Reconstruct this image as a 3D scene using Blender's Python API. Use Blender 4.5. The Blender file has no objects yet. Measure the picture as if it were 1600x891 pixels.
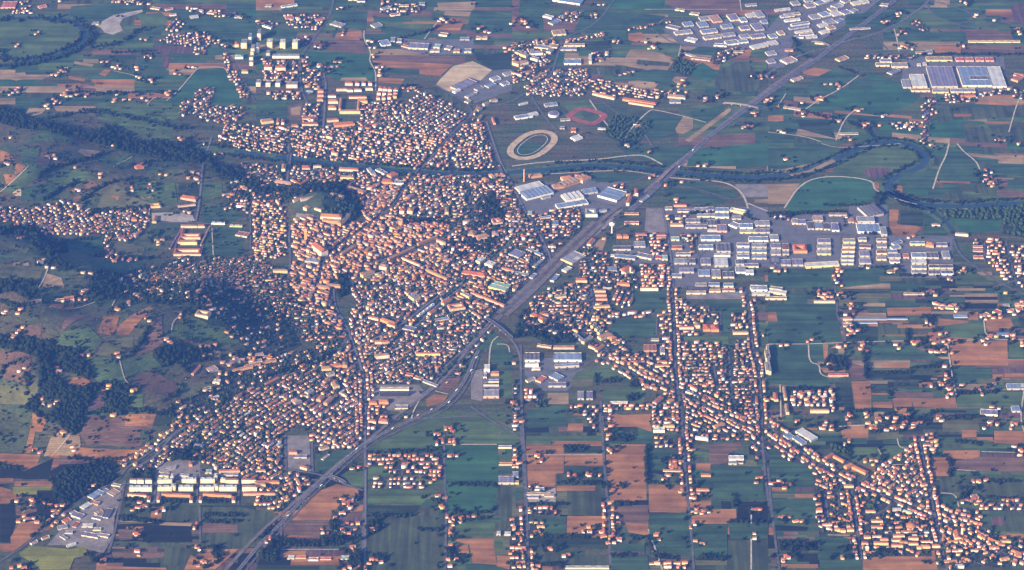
import bpy, math, random
import numpy as np
from mathutils import Vector, Matrix
random.seed(7); np.random.seed(7)
D = bpy.data
scene = bpy.context.scene
COL = scene.collection
R = math.radians

# ---------------------------------------------------------------- camera, sky, sun, exposure
FPX = 4300.0                       # focal length in pixels of a 1600 px wide frame
PITCH = R(30.0)
CAMH = 4410.0
CAMY = -CAMH / math.tan(PITCH)
cam = D.cameras.new('camera'); cam_o = D.objects.new('camera', cam); COL.objects.link(cam_o)
cam.sensor_width = 36.0; cam.lens = 36.0 * FPX / 1600.0
cam.clip_start = 10.0; cam.clip_end = 90000.0
cam_o.location = (0, CAMY, CAMH); cam_o.rotation_euler = (R(90) - PITCH, 0, 0)
scene.camera = cam_o

SUN_EL = R(22.0)
SUN_AZ = (-0.72, -0.69)            # horizontal direction towards the sun: behind the viewer, to the left
w = D.worlds.new('World'); scene.world = w; w.use_nodes = True
nt = w.node_tree; nt.nodes.clear()
sky = nt.nodes.new('ShaderNodeTexSky'); sky.sky_type = 'NISHITA'; sky.sun_disc = False
sky.sun_elevation = SUN_EL
sky.sun_rotation = math.atan2(SUN_AZ[0], SUN_AZ[1])
bg = nt.nodes.new('ShaderNodeBackground'); bg.inputs['Strength'].default_value = 0.09
out = nt.nodes.new('ShaderNodeOutputWorld')
nt.links.new(sky.outputs[0], bg.inputs['Color']); nt.links.new(bg.outputs[0], out.inputs['Surface'])
sl = D.lights.new('sun', 'SUN'); sl.energy = 5.0; sl.angle = R(0.53); sl.color = (1.0, 0.77, 0.44)
so = D.objects.new('sun', sl); COL.objects.link(so)
dirv = Vector((SUN_AZ[0] * math.cos(SUN_EL), SUN_AZ[1] * math.cos(SUN_EL), math.sin(SUN_EL)))
so.rotation_euler = dirv.to_track_quat('Z', 'Y').to_euler()
so.location = (-3000, -3000, 3000)
scene.render.engine = 'CYCLES'
scene.view_settings.view_transform = 'Standard'; scene.view_settings.look = 'None'
scene.view_settings.exposure = 1.43
scene.view_settings.gamma = 1.0; scene.view_settings.use_curve_mapping = False
scene.cycles.max_bounces = 4; scene.cycles.diffuse_bounces = 2; scene.cycles.volume_bounces = 0
scene.cycles.transparent_max_bounces = 4

# ---------------------------------------------------------------- ground function and pixel -> place
CX, CY = 800.0, 445.5
SP, CP = math.sin(PITCH), math.cos(PITCH)
def ray(px, py):
    x = (px - CX) / FPX; y = (CY - py) / FPX
    return (x, CP + y * SP, -SP + y * CP)
def flat(px, py, z=0.0):
    d = ray(px, py); t = (z - CAMH) / d[2]
    return (d[0] * t, CAMY + d[1] * t)
def scl(py):                        # metres per photo pixel, sideways, at image height py
    d = ray(CX, py); return (CAMH / -d[2]) / FPX
HILLS = [  # px, py, height, radius x, radius y (m)
 (60,250,28,190,260),(170,290,22,220,150),(20,300,26,150,160),(60,470,34,210,240),(150,450,26,170,170),
 (300,490,38,170,190),(150,560,46,210,260),(30,560,40,170,260),(260,560,30,190,230),(90,640,34,190,160),
 (230,640,16,160,130),(500,325,26,90,110),(300,275,12,130,100),(20,420,22,160,130),(350,540,14,110,130),(-120,450,40,250,500),(-300,500,60,400,700)]
_H = []
for a in HILLS:
    x, y = flat(a[0], a[1]); _H.append((x, y, a[2] * 1.8, a[3] * .95, a[4] * .95))
def hgt(x, y):
    s = 0.0
    for hx, hy, a, rx, ry in _H:
        q = ((x - hx) / rx) ** 2 + ((y - hy) / ry) ** 2
        if q < 6.0: s += a * max(0.0, math.exp(-q) - 0.0025)
    if s > 0: s += 0.10 * s * math.sin(x * 0.021 + 1.3) * math.sin(y * 0.017) 
    return s
def P(px, py):
    x, y = flat(px, py)
    for _ in range(7):
        z = hgt(x, y)
        if z == 0 and _ > 1: break
        x, y = flat(px, py, z)
    return (x, y, hgt(x, y))
def tile(t, x, y):
    if t == 'F': return (x, y)
    r, c = int(t[0]), int(t[1])
    return (400 * c + x / 3.96, (0, 225, 450, 666)[r] + y / 3.96)
def pts(t, s):
    o = []
    for a in s.split():
        x, y = a.split(','); o.append(tile(t, float(x), float(y)))
    return o

# ---------------------------------------------------------------- materials
MATS = {}
def mat(name, col, rough=0.9, var=0.25, scale=0.02, col2=None, rows=None, spec=0.2, fine=None):
    m = D.materials.new(name); m.use_nodes = True; n = m.node_tree; b = n.nodes['Principled BSDF']
    b.inputs['Roughness'].default_value = rough
    b.inputs['Specular IOR Level'].default_value = spec
    g = n.nodes.new('ShaderNodeNewGeometry')
    c2 = col2 or tuple(c * (1 - var) for c in col); c1 = col if col2 else tuple(min(.95, c * (1 + var)) for c in col)
    nz = n.nodes.new('ShaderNodeTexNoise'); nz.inputs['Scale'].default_value = scale; nz.inputs['Detail'].default_value = 5; nz.inputs['Roughness'].default_value = 0.65
    n.links.new(g.outputs['Position'], nz.inputs['Vector'])
    rp = n.nodes.new('ShaderNodeValToRGB'); rp.color_ramp.elements[0].position = .36; rp.color_ramp.elements[1].position = .64
    rp.color_ramp.elements[0].color = (*c2, 1); rp.color_ramp.elements[1].color = (*c1, 1)
    n.links.new(nz.outputs['Fac'], rp.inputs['Fac'])
    last = rp.outputs['Color']
    if fine:
        f = n.nodes.new('ShaderNodeTexNoise'); f.inputs['Scale'].default_value = fine[0]; f.inputs['Detail'].default_value = 3
        n.links.new(g.outputs['Position'], f.inputs['Vector'])
        r2 = n.nodes.new('ShaderNodeMapRange'); r2.inputs['From Min'].default_value = .3; r2.inputs['From Max'].default_value = .7
        r2.inputs['To Min'].default_value = 1 - fine[1]; r2.inputs['To Max'].default_value = 1 + fine[1]
        n.links.new(f.outputs['Fac'], r2.inputs['Value'])
        mx = n.nodes.new('ShaderNodeVectorMath'); mx.operation = 'SCALE'
        n.links.new(last, mx.inputs[0]); n.links.new(r2.outputs[0], mx.inputs['Scale']); last = mx.outputs[0]
    if rows:                         # crop rows / plough lines: (spacing m, angle deg, strength)
        mp = n.nodes.new('ShaderNodeMapping'); mp.inputs['Rotation'].default_value = (0, 0, R(rows[1]))
        n.links.new(g.outputs['Position'], mp.inputs['Vector'])
        sc = n.nodes.new('ShaderNodeVectorMath'); sc.operation = 'MULTIPLY'; sc.inputs[1].default_value = (0.003, 1.0 / rows[0], 1)
        n.links.new(mp.outputs[0], sc.inputs[0])
        nn = n.nodes.new('ShaderNodeTexNoise'); nn.inputs['Scale'].default_value = 1.0; nn.inputs['Detail'].default_value = 4
        n.links.new(sc.outputs[0], nn.inputs['Vector'])
        r3 = n.nodes.new('ShaderNodeMapRange'); r3.inputs['From Min'].default_value = .35; r3.inputs['From Max'].default_value = .65
        r3.inputs['To Min'].default_value = 1 - rows[2] * 1.6; r3.inputs['To Max'].default_value = 1 + rows[2] * 1.6
        n.links.new(nn.outputs['Fac'], r3.inputs['Value'])
        m3 = n.nodes.new('ShaderNodeVectorMath'); m3.operation = 'SCALE'
        n.links.new(last, m3.inputs[0]); n.links.new(r3.outputs[0], m3.inputs['Scale']); last = m3.outputs[0]
    n.links.new(last, b.inputs['Base Color'])
    MATS[name] = m
    return m
# fields
mat('g1', (.062,.096,.032), rows=(24,0,.20), scale=.012, fine=(.2,.12))
mat('g2', (.034,.068,.032), rows=(18,0,.22), scale=.012, fine=(.2,.14))
mat('g3', (.050,.062,.028), rows=(15,90,.22), scale=.012, fine=(.2,.14))
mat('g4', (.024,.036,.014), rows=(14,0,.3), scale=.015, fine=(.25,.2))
mat('teal', (.030,.086,.036), rows=(30,0,.14), scale=.008, fine=(.2,.08))
mat('ol', (.100,.100,.040), rows=(9,0,.14), scale=.012, fine=(.2,.12))
mat('ye', (.165,.165,.020), rows=(9,0,.10), scale=.012, fine=(.2,.1))
mat('or', (.265,.118,.040), rows=(20,0,.18), scale=.010, fine=(.15,.10))
mat('tn', (.250,.170,.090), rows=(20,0,.16), scale=.010, fine=(.15,.10))
mat('lt', (.420,.320,.200), rows=(12,0,.10), scale=.010, fine=(.15,.10))
mat('br', (.130,.075,.048), rows=(8,0,.2), scale=.012, fine=(.2,.15))
mat('pl', (.100,.055,.055), rows=(6,90,.22), scale=.012, fine=(.2,.15))
mat('bk', (.011,.012,.006), rows=(7,0,.2), scale=.015, fine=(.2,.2))
mat('yd', (.135,.125,.150), col2=(.095,.100,.105), scale=.03, fine=(.25,.35))
mat('bank', (.060,.095,.040), scale=.02, fine=(.15,.35))
mat('street', (.120,.110,.125), scale=.05, fine=(.5,.15))
mat('gy', (.180,.155,.150), scale=.03, fine=(.3,.2))
mat('lot', (.300,.260,.230), scale=.02, fine=(.25,.3))
mat('grass', (.045,.062,.030), scale=.02, fine=(.15,.25))
mat('base', (.044,.070,.030), col2=(.085,.066,.034), scale=.007, rows=(25,0,.2), fine=(.1,.35))
mat('town', (.060,.052,.050), col2=(.018,.026,.016), scale=.06, fine=(.3,.35))  # asphalt and garden tones, kept dark to include the shade between houses
mat('water', (.022,.042,.055), rough=.35, spec=.3, scale=.05)
mat('asph', (.100,.094,.108), scale=.05, fine=(.5,.12))
mat('moto', (.095,.088,.108), scale=.05, fine=(.5,.10))
mat('pale', (.40,.34,.27), scale=.05, fine=(.5,.12))
mat('rail', (.185,.142,.122), scale=.05, fine=(.6,.18))
mat('track', (.40,.30,.19), scale=.05, fine=(.6,.1))
mat('redtrack', (.27,.075,.062), scale=.05, fine=(.6,.1))
mat('paint', (.70,.70,.68), var=.1)
# foliage
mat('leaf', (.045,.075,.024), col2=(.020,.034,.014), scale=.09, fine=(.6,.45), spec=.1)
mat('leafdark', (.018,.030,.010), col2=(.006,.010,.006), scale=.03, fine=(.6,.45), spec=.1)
mat('bark', (.09,.065,.045))
# roofs, walls
RO = {'t1':(.44,.145,.060),'t2':(.34,.110,.055),'t3':(.52,.215,.085),'t4':(.25,.105,.070),'t5':(.37,.215,.130),'t6':(.20,.100,.080),'t7':(.50,.135,.060),
      'gr':(.205,.200,.235),'wh':(.44,.44,.45),'bl':(.140,.190,.310),'mv':(.150,.130,.210),'dk':(.085,.075,.100),'gn':(.24,.36,.30),'pk':(.42,.25,.22),'rd':(.42,.05,.045),'tl':(.03,.10,.14)}
for k, c in RO.items(): mat('roof_' + k, tuple(q * (.78 if k[0] in 'tp' else 1) for q in c), scale=.04, var=.18, fine=(.8,.18), rough=.6 if k in ('wh','bl','mv','gr','gn','tl') else .9)
WA = {'w':(.86,.83,.77),'c':(.74,.62,.44),'y':(.76,.60,.28),'p':(.70,.42,.30),'g':(.48,.45,.42),'o':(.66,.34,.15),'b':(.45,.28,.18),'d':(.035,.035,.04)}
for k, c in WA.items(): mat('wall_' + k, c, scale=.05, var=.10, fine=(.7,.12))
def patterned(new, base, kind):
    """the base paint with rows of dark windows, or roof lights, worked into the surface"""
    m = MATS[base].copy(); m.name = new; n = m.node_tree; b = n.nodes['Principled BSDF']
    src = b.inputs['Base Color'].links[0].from_socket
    tc = n.nodes.new('ShaderNodeTexCoord'); sp = n.nodes.new('ShaderNodeSeparateXYZ'); n.links.new(tc.outputs['Object'], sp.inputs[0])
    cb = n.nodes.new('ShaderNodeCombineXYZ')
    br = n.nodes.new('ShaderNodeTexBrick'); br.offset = 0; br.squash = 1; br.inputs['Scale'].default_value = 1.0
    br.inputs['Color1'].default_value = br.inputs['Color2'].default_value = (1, 1, 1, 1); br.inputs['Mortar'].default_value = (0, 0, 0, 1)
    br.inputs['Mortar Smooth'].default_value = 0.0
    if kind == 'win':
        ad = n.nodes.new('ShaderNodeMath'); ad.operation = 'ADD'; n.links.new(sp.outputs['X'], ad.inputs[0]); n.links.new(sp.outputs['Y'], ad.inputs[1])
        n.links.new(ad.outputs[0], cb.inputs['X']); n.links.new(sp.outputs['Z'], cb.inputs['Y'])
        br.inputs['Brick Width'].default_value = 3.4; br.inputs['Row Height'].default_value = 3.1; br.inputs['Mortar Size'].default_value = .95; col = (.05, .055, .07, 1)
    else:
        n.links.new(sp.outputs['X'], cb.inputs['X']); n.links.new(sp.outputs['Y'], cb.inputs['Y'])
        br.inputs['Brick Width'].default_value = 13; br.inputs['Row Height'].default_value = 9; br.inputs['Mortar Size'].default_value = 3.2; col = (.30, .32, .36, 1) if base not in ('roof_wh',) else (.34, .35, .37, 1)
    n.links.new(cb.outputs[0], br.inputs['Vector'])
    mx = n.nodes.new('ShaderNodeMix'); mx.data_type = 'RGBA'; mx.inputs[7].default_value = col
    fac = n.nodes.new('ShaderNodeMath'); fac.operation = 'MULTIPLY'; fac.inputs[1].default_value = .8; n.links.new(br.outputs['Color'], fac.inputs[0])
    n.links.new(fac.outputs[0], mx.inputs[0]); n.links.new(src, mx.inputs[6]); n.links.new(mx.outputs[2], b.inputs['Base Color'])
    MATS[new] = m
for k in WA: patterned('facade_' + k, 'wall_' + k, 'win')
for k in RO: patterned('shedroof_' + k, 'roof_' + k, 'sky')
mat('glass', (.03,.04,.06), rough=.15, spec=.5, var=.2)
mat('metal', (.35,.35,.36), rough=.4)

# ---------------------------------------------------------------- helpers
def mesh(name, verts, faces, mats=None, midx=None, smooth=False):
    me = D.meshes.new(name); me.from_pydata([tuple(v) for v in verts], [], faces)
    for m in (mats or []): me.materials.append(m)
    if midx is not None: me.polygons.foreach_set('material_index', midx)
    if smooth: me.polygons.foreach_set('use_smooth', [True] * len(faces))
    me.update(); return me
def link(name, me, parent=None, loc=None, rz=0):
    o = D.objects.new(name, me); COL.objects.link(o)
    if parent: o.parent = parent
    if loc: o.location = loc
    if rz: o.rotation_euler = (0, 0, rz)
    return o
def struct(name, me):
    o = link(name, me); o['kind'] = 'structure'; return o
def tag(o, label, cat, group=None, kind=None):
    o['label'] = label; o['category'] = cat
    if group: o['group'] = group
    if kind: o['kind'] = kind
    return o
def fast_mesh(name, V, F, mats, midx):   # numpy arrays; F is (n,k)
    me = D.meshes.new(name); n, k = F.shape
    me.vertices.add(len(V)); me.vertices.foreach_set('co', V.astype(np.float32).ravel())
    me.loops.add(n * k); me.loops.foreach_set('vertex_index', F.astype(np.int32).ravel())
    me.polygons.add(n); me.polygons.foreach_set('loop_start', np.arange(0, n * k, k, dtype=np.int32))
    for m in mats: me.materials.append(m)
    me.polygons.foreach_set('material_index', midx.astype(np.int32))
    me.update(calc_edges=True); me.validate(); return me

# occupancy map, 3 m cells
OX, OY, OC = -2500.0, -2000.0, 3.0
OCC = np.zeros((1700, 1500), dtype=bool)       # [y,x]
def occ_disc(x, y, r):
    i = int((x - OX) / OC); j = int((y - OY) / OC); k = max(0, int(r / OC))
    if 0 <= j < 1700 and 0 <= i < 1500:
        OCC[max(0, j - k):j + k + 1, max(0, i - k):i + k + 1] = True
def occ(x, y):
    i = int((x - OX) / OC); j = int((y - OY) / OC)
    return OCC[j, i] if (0 <= j < 1700 and 0 <= i < 1500) else False
def occ_rect(x, y, w_, d_, a, pad=0):
    ca, sa = math.cos(a), math.sin(a)
    nx = max(1, int((w_ + pad) / 2.5)); ny = max(1, int((d_ + pad) / 2.5))
    for i in range(nx + 1):
        for j in range(ny + 1):
            u = (i / nx - .5) * (w_ + pad); v = (j / ny - .5) * (d_ + pad)
            occ_disc(x + u * ca - v * sa, y + u * sa + v * ca, 0)
def occ_rect_hit(x, y, w_, d_, a):
    ca, sa = math.cos(a), math.sin(a)
    for u in (-.45, 0, .45):
        for v in (-.45, 0, .45):
            if occ(x + u * w_ * ca - v * d_ * sa, y + u * w_ * sa + v * d_ * ca): return True
    return False
def inside(poly, x, y):
    c = False; n = len(poly); j = n - 1
    for i in range(n):
        xi, yi = poly[i]; xj, yj = poly[j]
        if (yi > y) != (yj > y) and x < (xj - xi) * (y - yi) / (yj - yi) + xi: c = not c
        j = i
    return c

# ---------------------------------------------------------------- terrain: one sheet to the horizon
gx = [-16000, -8000, -4500, -3400] + list(range(-3000, -420, 20)) + [-200, 400, 1200, 2400, 5000, 9000, 16000]
gy = [-10500, -7000, -4000] + list(range(-2400, 1400, 20)) + [1700, 2300, 3200, 5000, 9000, 16000]
def build_terrain():
    V = [(x, y, hgt(x, y)) for y in gy for x in gx]; n = len(gx); F = []
    for j in range(len(gy) - 1):
        for i in range(n - 1): F.append((j * n + i, j * n + i + 1, (j + 1) * n + i + 1, (j + 1) * n + i))
    struct('ground', mesh('ground', V, F, [MATS['base']], smooth=False))
build_terrain()
import bmesh
def drape(name, poly3, z, m, kind='structure'):
    """poly3: ring of (x, y) in the world; cut along the terrain grid so that it follows the ground."""
    bm = bmesh.new()
    vs = [bm.verts.new((p[0], p[1], 0)) for p in poly3]
    try: f = bm.faces.new(vs)
    except ValueError: bm.free(); return None
    f.normal_update()
    if f.normal.z < 0: f.normal_flip()
    bmesh.ops.triangulate(bm, faces=bm.faces[:])
    x0 = min(p[0] for p in poly3); x1 = max(p[0] for p in poly3); y0 = min(p[1] for p in poly3); y1 = max(p[1] for p in poly3)
    hilly = any(hgt(p[0], p[1]) > 0 for p in poly3) or (x0 < -500 and any(hgt(x0 + (x1 - x0) * i / 4, y0 + (y1 - y0) * j / 4) > 0 for i in range(5) for j in range(5)))
    if hilly:
        for g in range(int(x0 // 20) * 20 + 20, int(x1) + 1, 20):
            bmesh.ops.bisect_plane(bm, geom=bm.verts[:] + bm.edges[:] + bm.faces[:], plane_co=(g, 0, 0), plane_no=(1, 0, 0))
        for g in range(int(y0 // 20) * 20 + 20, int(y1) + 1, 20):
            bmesh.ops.bisect_plane(bm, geom=bm.verts[:] + bm.edges[:] + bm.faces[:], plane_co=(0, g, 0), plane_no=(0, 1, 0))
    for v in bm.verts:
        h = hgt(v.co.x, v.co.y); v.co.z = h + z + (0.7 if h > 0 else 0)
    me = D.meshes.new(name); bm.to_mesh(me); bm.free(); me.materials.append(MATS[m])
    o = link(name, me); o['kind'] = kind
    return o
def resample(pl, step):
    o = [pl[0]]
    for a, b in zip(pl[:-1], pl[1:]):
        L = math.dist(a, b); n = max(1, int(L / step))
        for i in range(1, n + 1): o.append((a[0] + (b[0] - a[0]) * i / n, a[1] + (b[1] - a[1]) * i / n))
    return o
def smooth_line(pl, k=2):
    for _ in range(k):
        q = [pl[0]]
        for a, b in zip(pl[:-1], pl[1:]):
            q.append((a[0] * .75 + b[0] * .25, a[1] * .75 + b[1] * .25)); q.append((a[0] * .25 + b[0] * .75, a[1] * .25 + b[1] * .75))
        q.append(pl[-1]); pl = q
    return pl
def sides(pl, off):
    o = []
    for i, p in enumerate(pl):
        a = pl[max(0, i - 1)]; b = pl[min(len(pl) - 1, i + 1)]
        dx, dy = b[0] - a[0], b[1] - a[1]; L = math.hypot(dx, dy) or 1
        o.append((p[0] - dy / L * off, p[1] + dx / L * off))
    return o
def ribbon_mesh(name, pl, width, z, mats, offs=0.0):
    pl = resample(pl, 18); A = sides(pl, offs - width / 2); B = sides(pl, offs + width / 2); V = []; F = []
    for i, (a, b) in enumerate(zip(A, B)):
        for p in (a, b):
            h = hgt(*p); V.append((p[0], p[1], h + z + (0.8 if h > 0 else 0)))
        if i: F.append((2 * i - 2, 2 * i, 2 * i + 1, 2 * i - 1))
    return mesh(name, V, F, mats)
# ---------------------------------------------------------------- house and building shapes
def shape_house(kind):
    rh, ov = (.36, .56)
    rx = .5 if kind == 'gable' else .22
    V = [(-.5,-.5,-.3),(.5,-.5,-.3),(.5,.5,-.3),(-.5,.5,-.3),(-.5,-.5,1),(.5,-.5,1),(.5,.5,1),(-.5,.5,1),
         (-.5,0,1+rh-.02),(.5,0,1+rh-.02),
         (-ov,-ov,.97),(ov,-ov,.97),(ov,ov,.97),(-ov,ov,.97),(-(ov if rx == .5 else rx),0,1+rh),((ov if rx == .5 else rx),0,1+rh)]
    W = [(0,1,5),(0,5,4),(1,2,6),(1,6,5),(2,3,7),(2,7,6),(3,0,4),(3,4,7)]
    if kind == 'gable': W += [(5,6,9),(7,4,8)]
    Rf = [(10,11,15),(10,15,14),(12,13,14),(12,14,15)]
    if kind != 'gable': Rf += [(11,12,15),(13,10,14)]
    return np.array(V, float), W, Rf
SH = {k: shape_house(k) for k in ('gable', 'hip')}
HOUSES = []         # every dwelling of the built-up zones and farms
WN = list(WA); RN = list(RO)
PAL = {  # roofs, walls
 'town': (['t1','t1','t2','t2','t3','t4','t5','t6'], ['w','w','w','c','c','p','g','b']),
 'old':  (['t1','t3','t3','t5','t2','t5','pk','t1'], ['c','p','o','c','o','y','p','b']),
 'new':  (['t1','t1','t3','t7','t2','t6'], ['w','w','w','w','c','p']),
 'far':  (['t1','t5','t2','t1','t3','t6'], ['w','c','p','c','w','b']),
 'hill': (['t5','t2','t3','t1','t4','pk'], ['c','c','p','w','o','y']),
 'red':  (['t7','t1','t7','t3','t1'], ['c','w','p','w','y']),
 'mix':  (['t1','t4','t6','gr','t2','mv'], ['w','w','g','c','g']),
}
def add_house(x, y, a, w_, d_, h_, pal, zone, row, kind=None, roof=None, wall=None):
    rs, ws = PAL[pal]
    HOUSES.append(dict(x=x, y=y, z=hgt(x, y) + .4, a=a, w=w_, d=d_, h=h_, k=kind or ('hip' if random.random() < .4 else 'gable'),
        roof=roof or random.choice(rs), wall=wall or random.choice(ws), zone=zone, row=row))
    occ_rect(x, y, w_, d_, a)
def world_angle(deg):
    a = R(deg); return math.atan2(math.sin(a) / SP, math.cos(a))
TREES = []          # x, y, radius, height, zone, dark
def add_tree(x, y, r, zone, dark=0, hh=None):
    if occ(x, y): return
    TREES.append((x, y, r, hh or r * random.uniform(1.7, 2.6), zone, dark))
ZN = [0]
def zone_fill(name, poly_px, a, dx, dy, w_, d_, h_, dens, pal, tree=.6, jit=.15, ground='town', stray=True):
    poly = [P(*p)[:2] for p in poly_px]; POLYN[0] += 1
    if ground != '-':
        GROUND_Q.append((ground, poly, poly_px))
    k_ = 1.0 if pal in ('red', 'new') else .93
    dx *= .79 * k_; dy *= .76 * k_; w_ *= .82 * k_; d_ *= .72 * k_; h_ *= .80 * k_
    if pal == 'old': d_ *= .85; dy *= .86; h_ *= .85
    ang = world_angle(a); ca, sa = math.cos(ang), math.sin(ang)
    us = [p[0] * ca + p[1] * sa for p in poly]; vs = [-p[0] * sa + p[1] * ca for p in poly]
    v = min(vs) + dy * .5; row = 0; streets = []
    cross = dx * random.choice((6, 7, 8, 9)); u00 = min(us)
    org = pal != 'hill'
    if pal not in ('old',): jit *= .5
    while v < max(vs):
        u = min(us) + dx * random.uniform(.3, .7)
        while u < max(us):
            uu = u + random.uniform(-jit, jit) * dx; vv = v + random.uniform(-jit, jit) * dy
            x, y = uu * ca - vv * sa, uu * sa + vv * ca
            if org and ((uu - u00) % cross) < dx * .42: u += dx * .5; continue
            f = random.uniform(.78, 1.25); step = dx
            if inside(poly, x, y):
                if random.random() < dens:
                    ww = w_ * f
                    if random.random() < (.5 if pal == 'old' else .26): k = random.uniform(1.5, 2.6 if pal == 'old' else 2.3); ww *= k; step = dx * k * .95
                    dd = d_ * random.uniform(.85, 1.2); aa = ang + random.gauss(0, .02 if org else .12)
                    if not occ_rect_hit(x, y, ww, dd, aa):
                        if random.random() < .10: ww, dd = dd, ww
                        hk = 1.7 if random.random() < .05 else 1; ww *= 1 + (hk - 1) * .5
                        add_house(x, y, aa, ww, dd, h_ * hk * random.uniform(.8, 1.3), pal, name, (POLYN[0], row), roof=random.choice(('gr', 'mv', 'wh', 't5', 'dk')) if random.random() < .10 else None)
                for _ in range(2):
                    if random.random() < tree:
                        TREEQ.append((x + random.uniform(-.7, .7) * dx, y + random.uniform(.35, .65) * dy * random.choice((-1, 1)), random.uniform(2.6, 5.0), name, 0))
            u += step
        if org and row % 2 == 1:                       # the street between two pairs of rows
            vs_ = v + dy * .62; run = None; u = min(us)
            while u < max(us) + 12:
                x, y = u * ca - vs_ * sa, u * sa + vs_ * ca; ok = inside(poly, x, y) and u < max(us)
                if ok and run is None: run = u
                if not ok and run is not None:
                    if u - run > 40: streets.append(((run * ca - vs_ * sa, run * sa + vs_ * ca), ((u - 12) * ca - vs_ * sa, (u - 12) * sa + vs_ * ca)))
                    run = None
                u += 12
            v += dy * .28
        v += dy; row += 1
    if org:
        u = u00 + dx * .2
        while u < max(us):
            v = min(vs); run = None
            while v < max(vs) + 14:
                x, y = u * ca - v * sa, u * sa + v * ca; ok = inside(poly, x, y) and v < max(vs)
                if ok and run is None: run = v
                if not ok and run is not None:
                    if v - run > 50: streets.append(((u * ca - run * sa, u * sa + run * ca), (u * ca - (v - 14) * sa, u * sa + (v - 14) * ca)))
                    run = None
                v += 14
            u += cross
    if streets:
        V = []; F = []
        for A, B in streets:
            pl = resample([A, B], 20); a1 = sides(pl, -2.1); b1 = sides(pl, 2.1); b0 = len(V)
            for i, (p, q) in enumerate(zip(a1, b1)):
                for r_ in (p, q):
                    h = hgt(*r_); V.append((r_[0], r_[1], h + 1.25 + (0.8 if h > 0 else 0)))
                if i: F.append((b0 + 2 * i - 2, b0 + 2 * i, b0 + 2 * i + 1, b0 + 2 * i - 1))
        struct('street', mesh('street', V, F, [MATS['street']]))
TREEQ = []; GROUND_Q = []; POLYN = [0]

def bands(w_, d_, n):               # long roof split into n parallel pitched bays across the width
    return [(-w_ / 2 + w_ * i / n, -w_ / 2 + w_ * (i + 1) / n) for i in range(n)]
COUNT = {}
BIGS = []
def box_faces(V, F, x0, x1, y0, y1, z0, z1, top=True):
    b = len(V)
    V += [(x0,y0,z0),(x1,y0,z0),(x1,y1,z0),(x0,y1,z0),(x0,y0,z1),(x1,y0,z1),(x1,y1,z1),(x0,y1,z1)]
    F += [(b,b+1,b+5,b+4),(b+1,b+2,b+6,b+5),(b+2,b+3,b+7,b+6),(b+3,b,b+4,b+7)]
    if top: F.append((b+4,b+5,b+6,b+7))
ROOFWORD = {'t1':'terracotta','t2':'dull terracotta','t3':'orange tiled','t4':'brown tiled','t5':'pale tiled','t6':'dark red','t7':'bright red','gr':'grey','wh':'white','bl':'blue-grey','mv':'mauve-grey','dk':'dark grey','gn':'green','pk':'pink','rd':'crimson','tl':'teal'}
WALLWORD = {'w':'white','c':'cream','y':'yellow','p':'pink','g':'grey','o':'ochre','b':'brown','d':'dark'}
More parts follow.
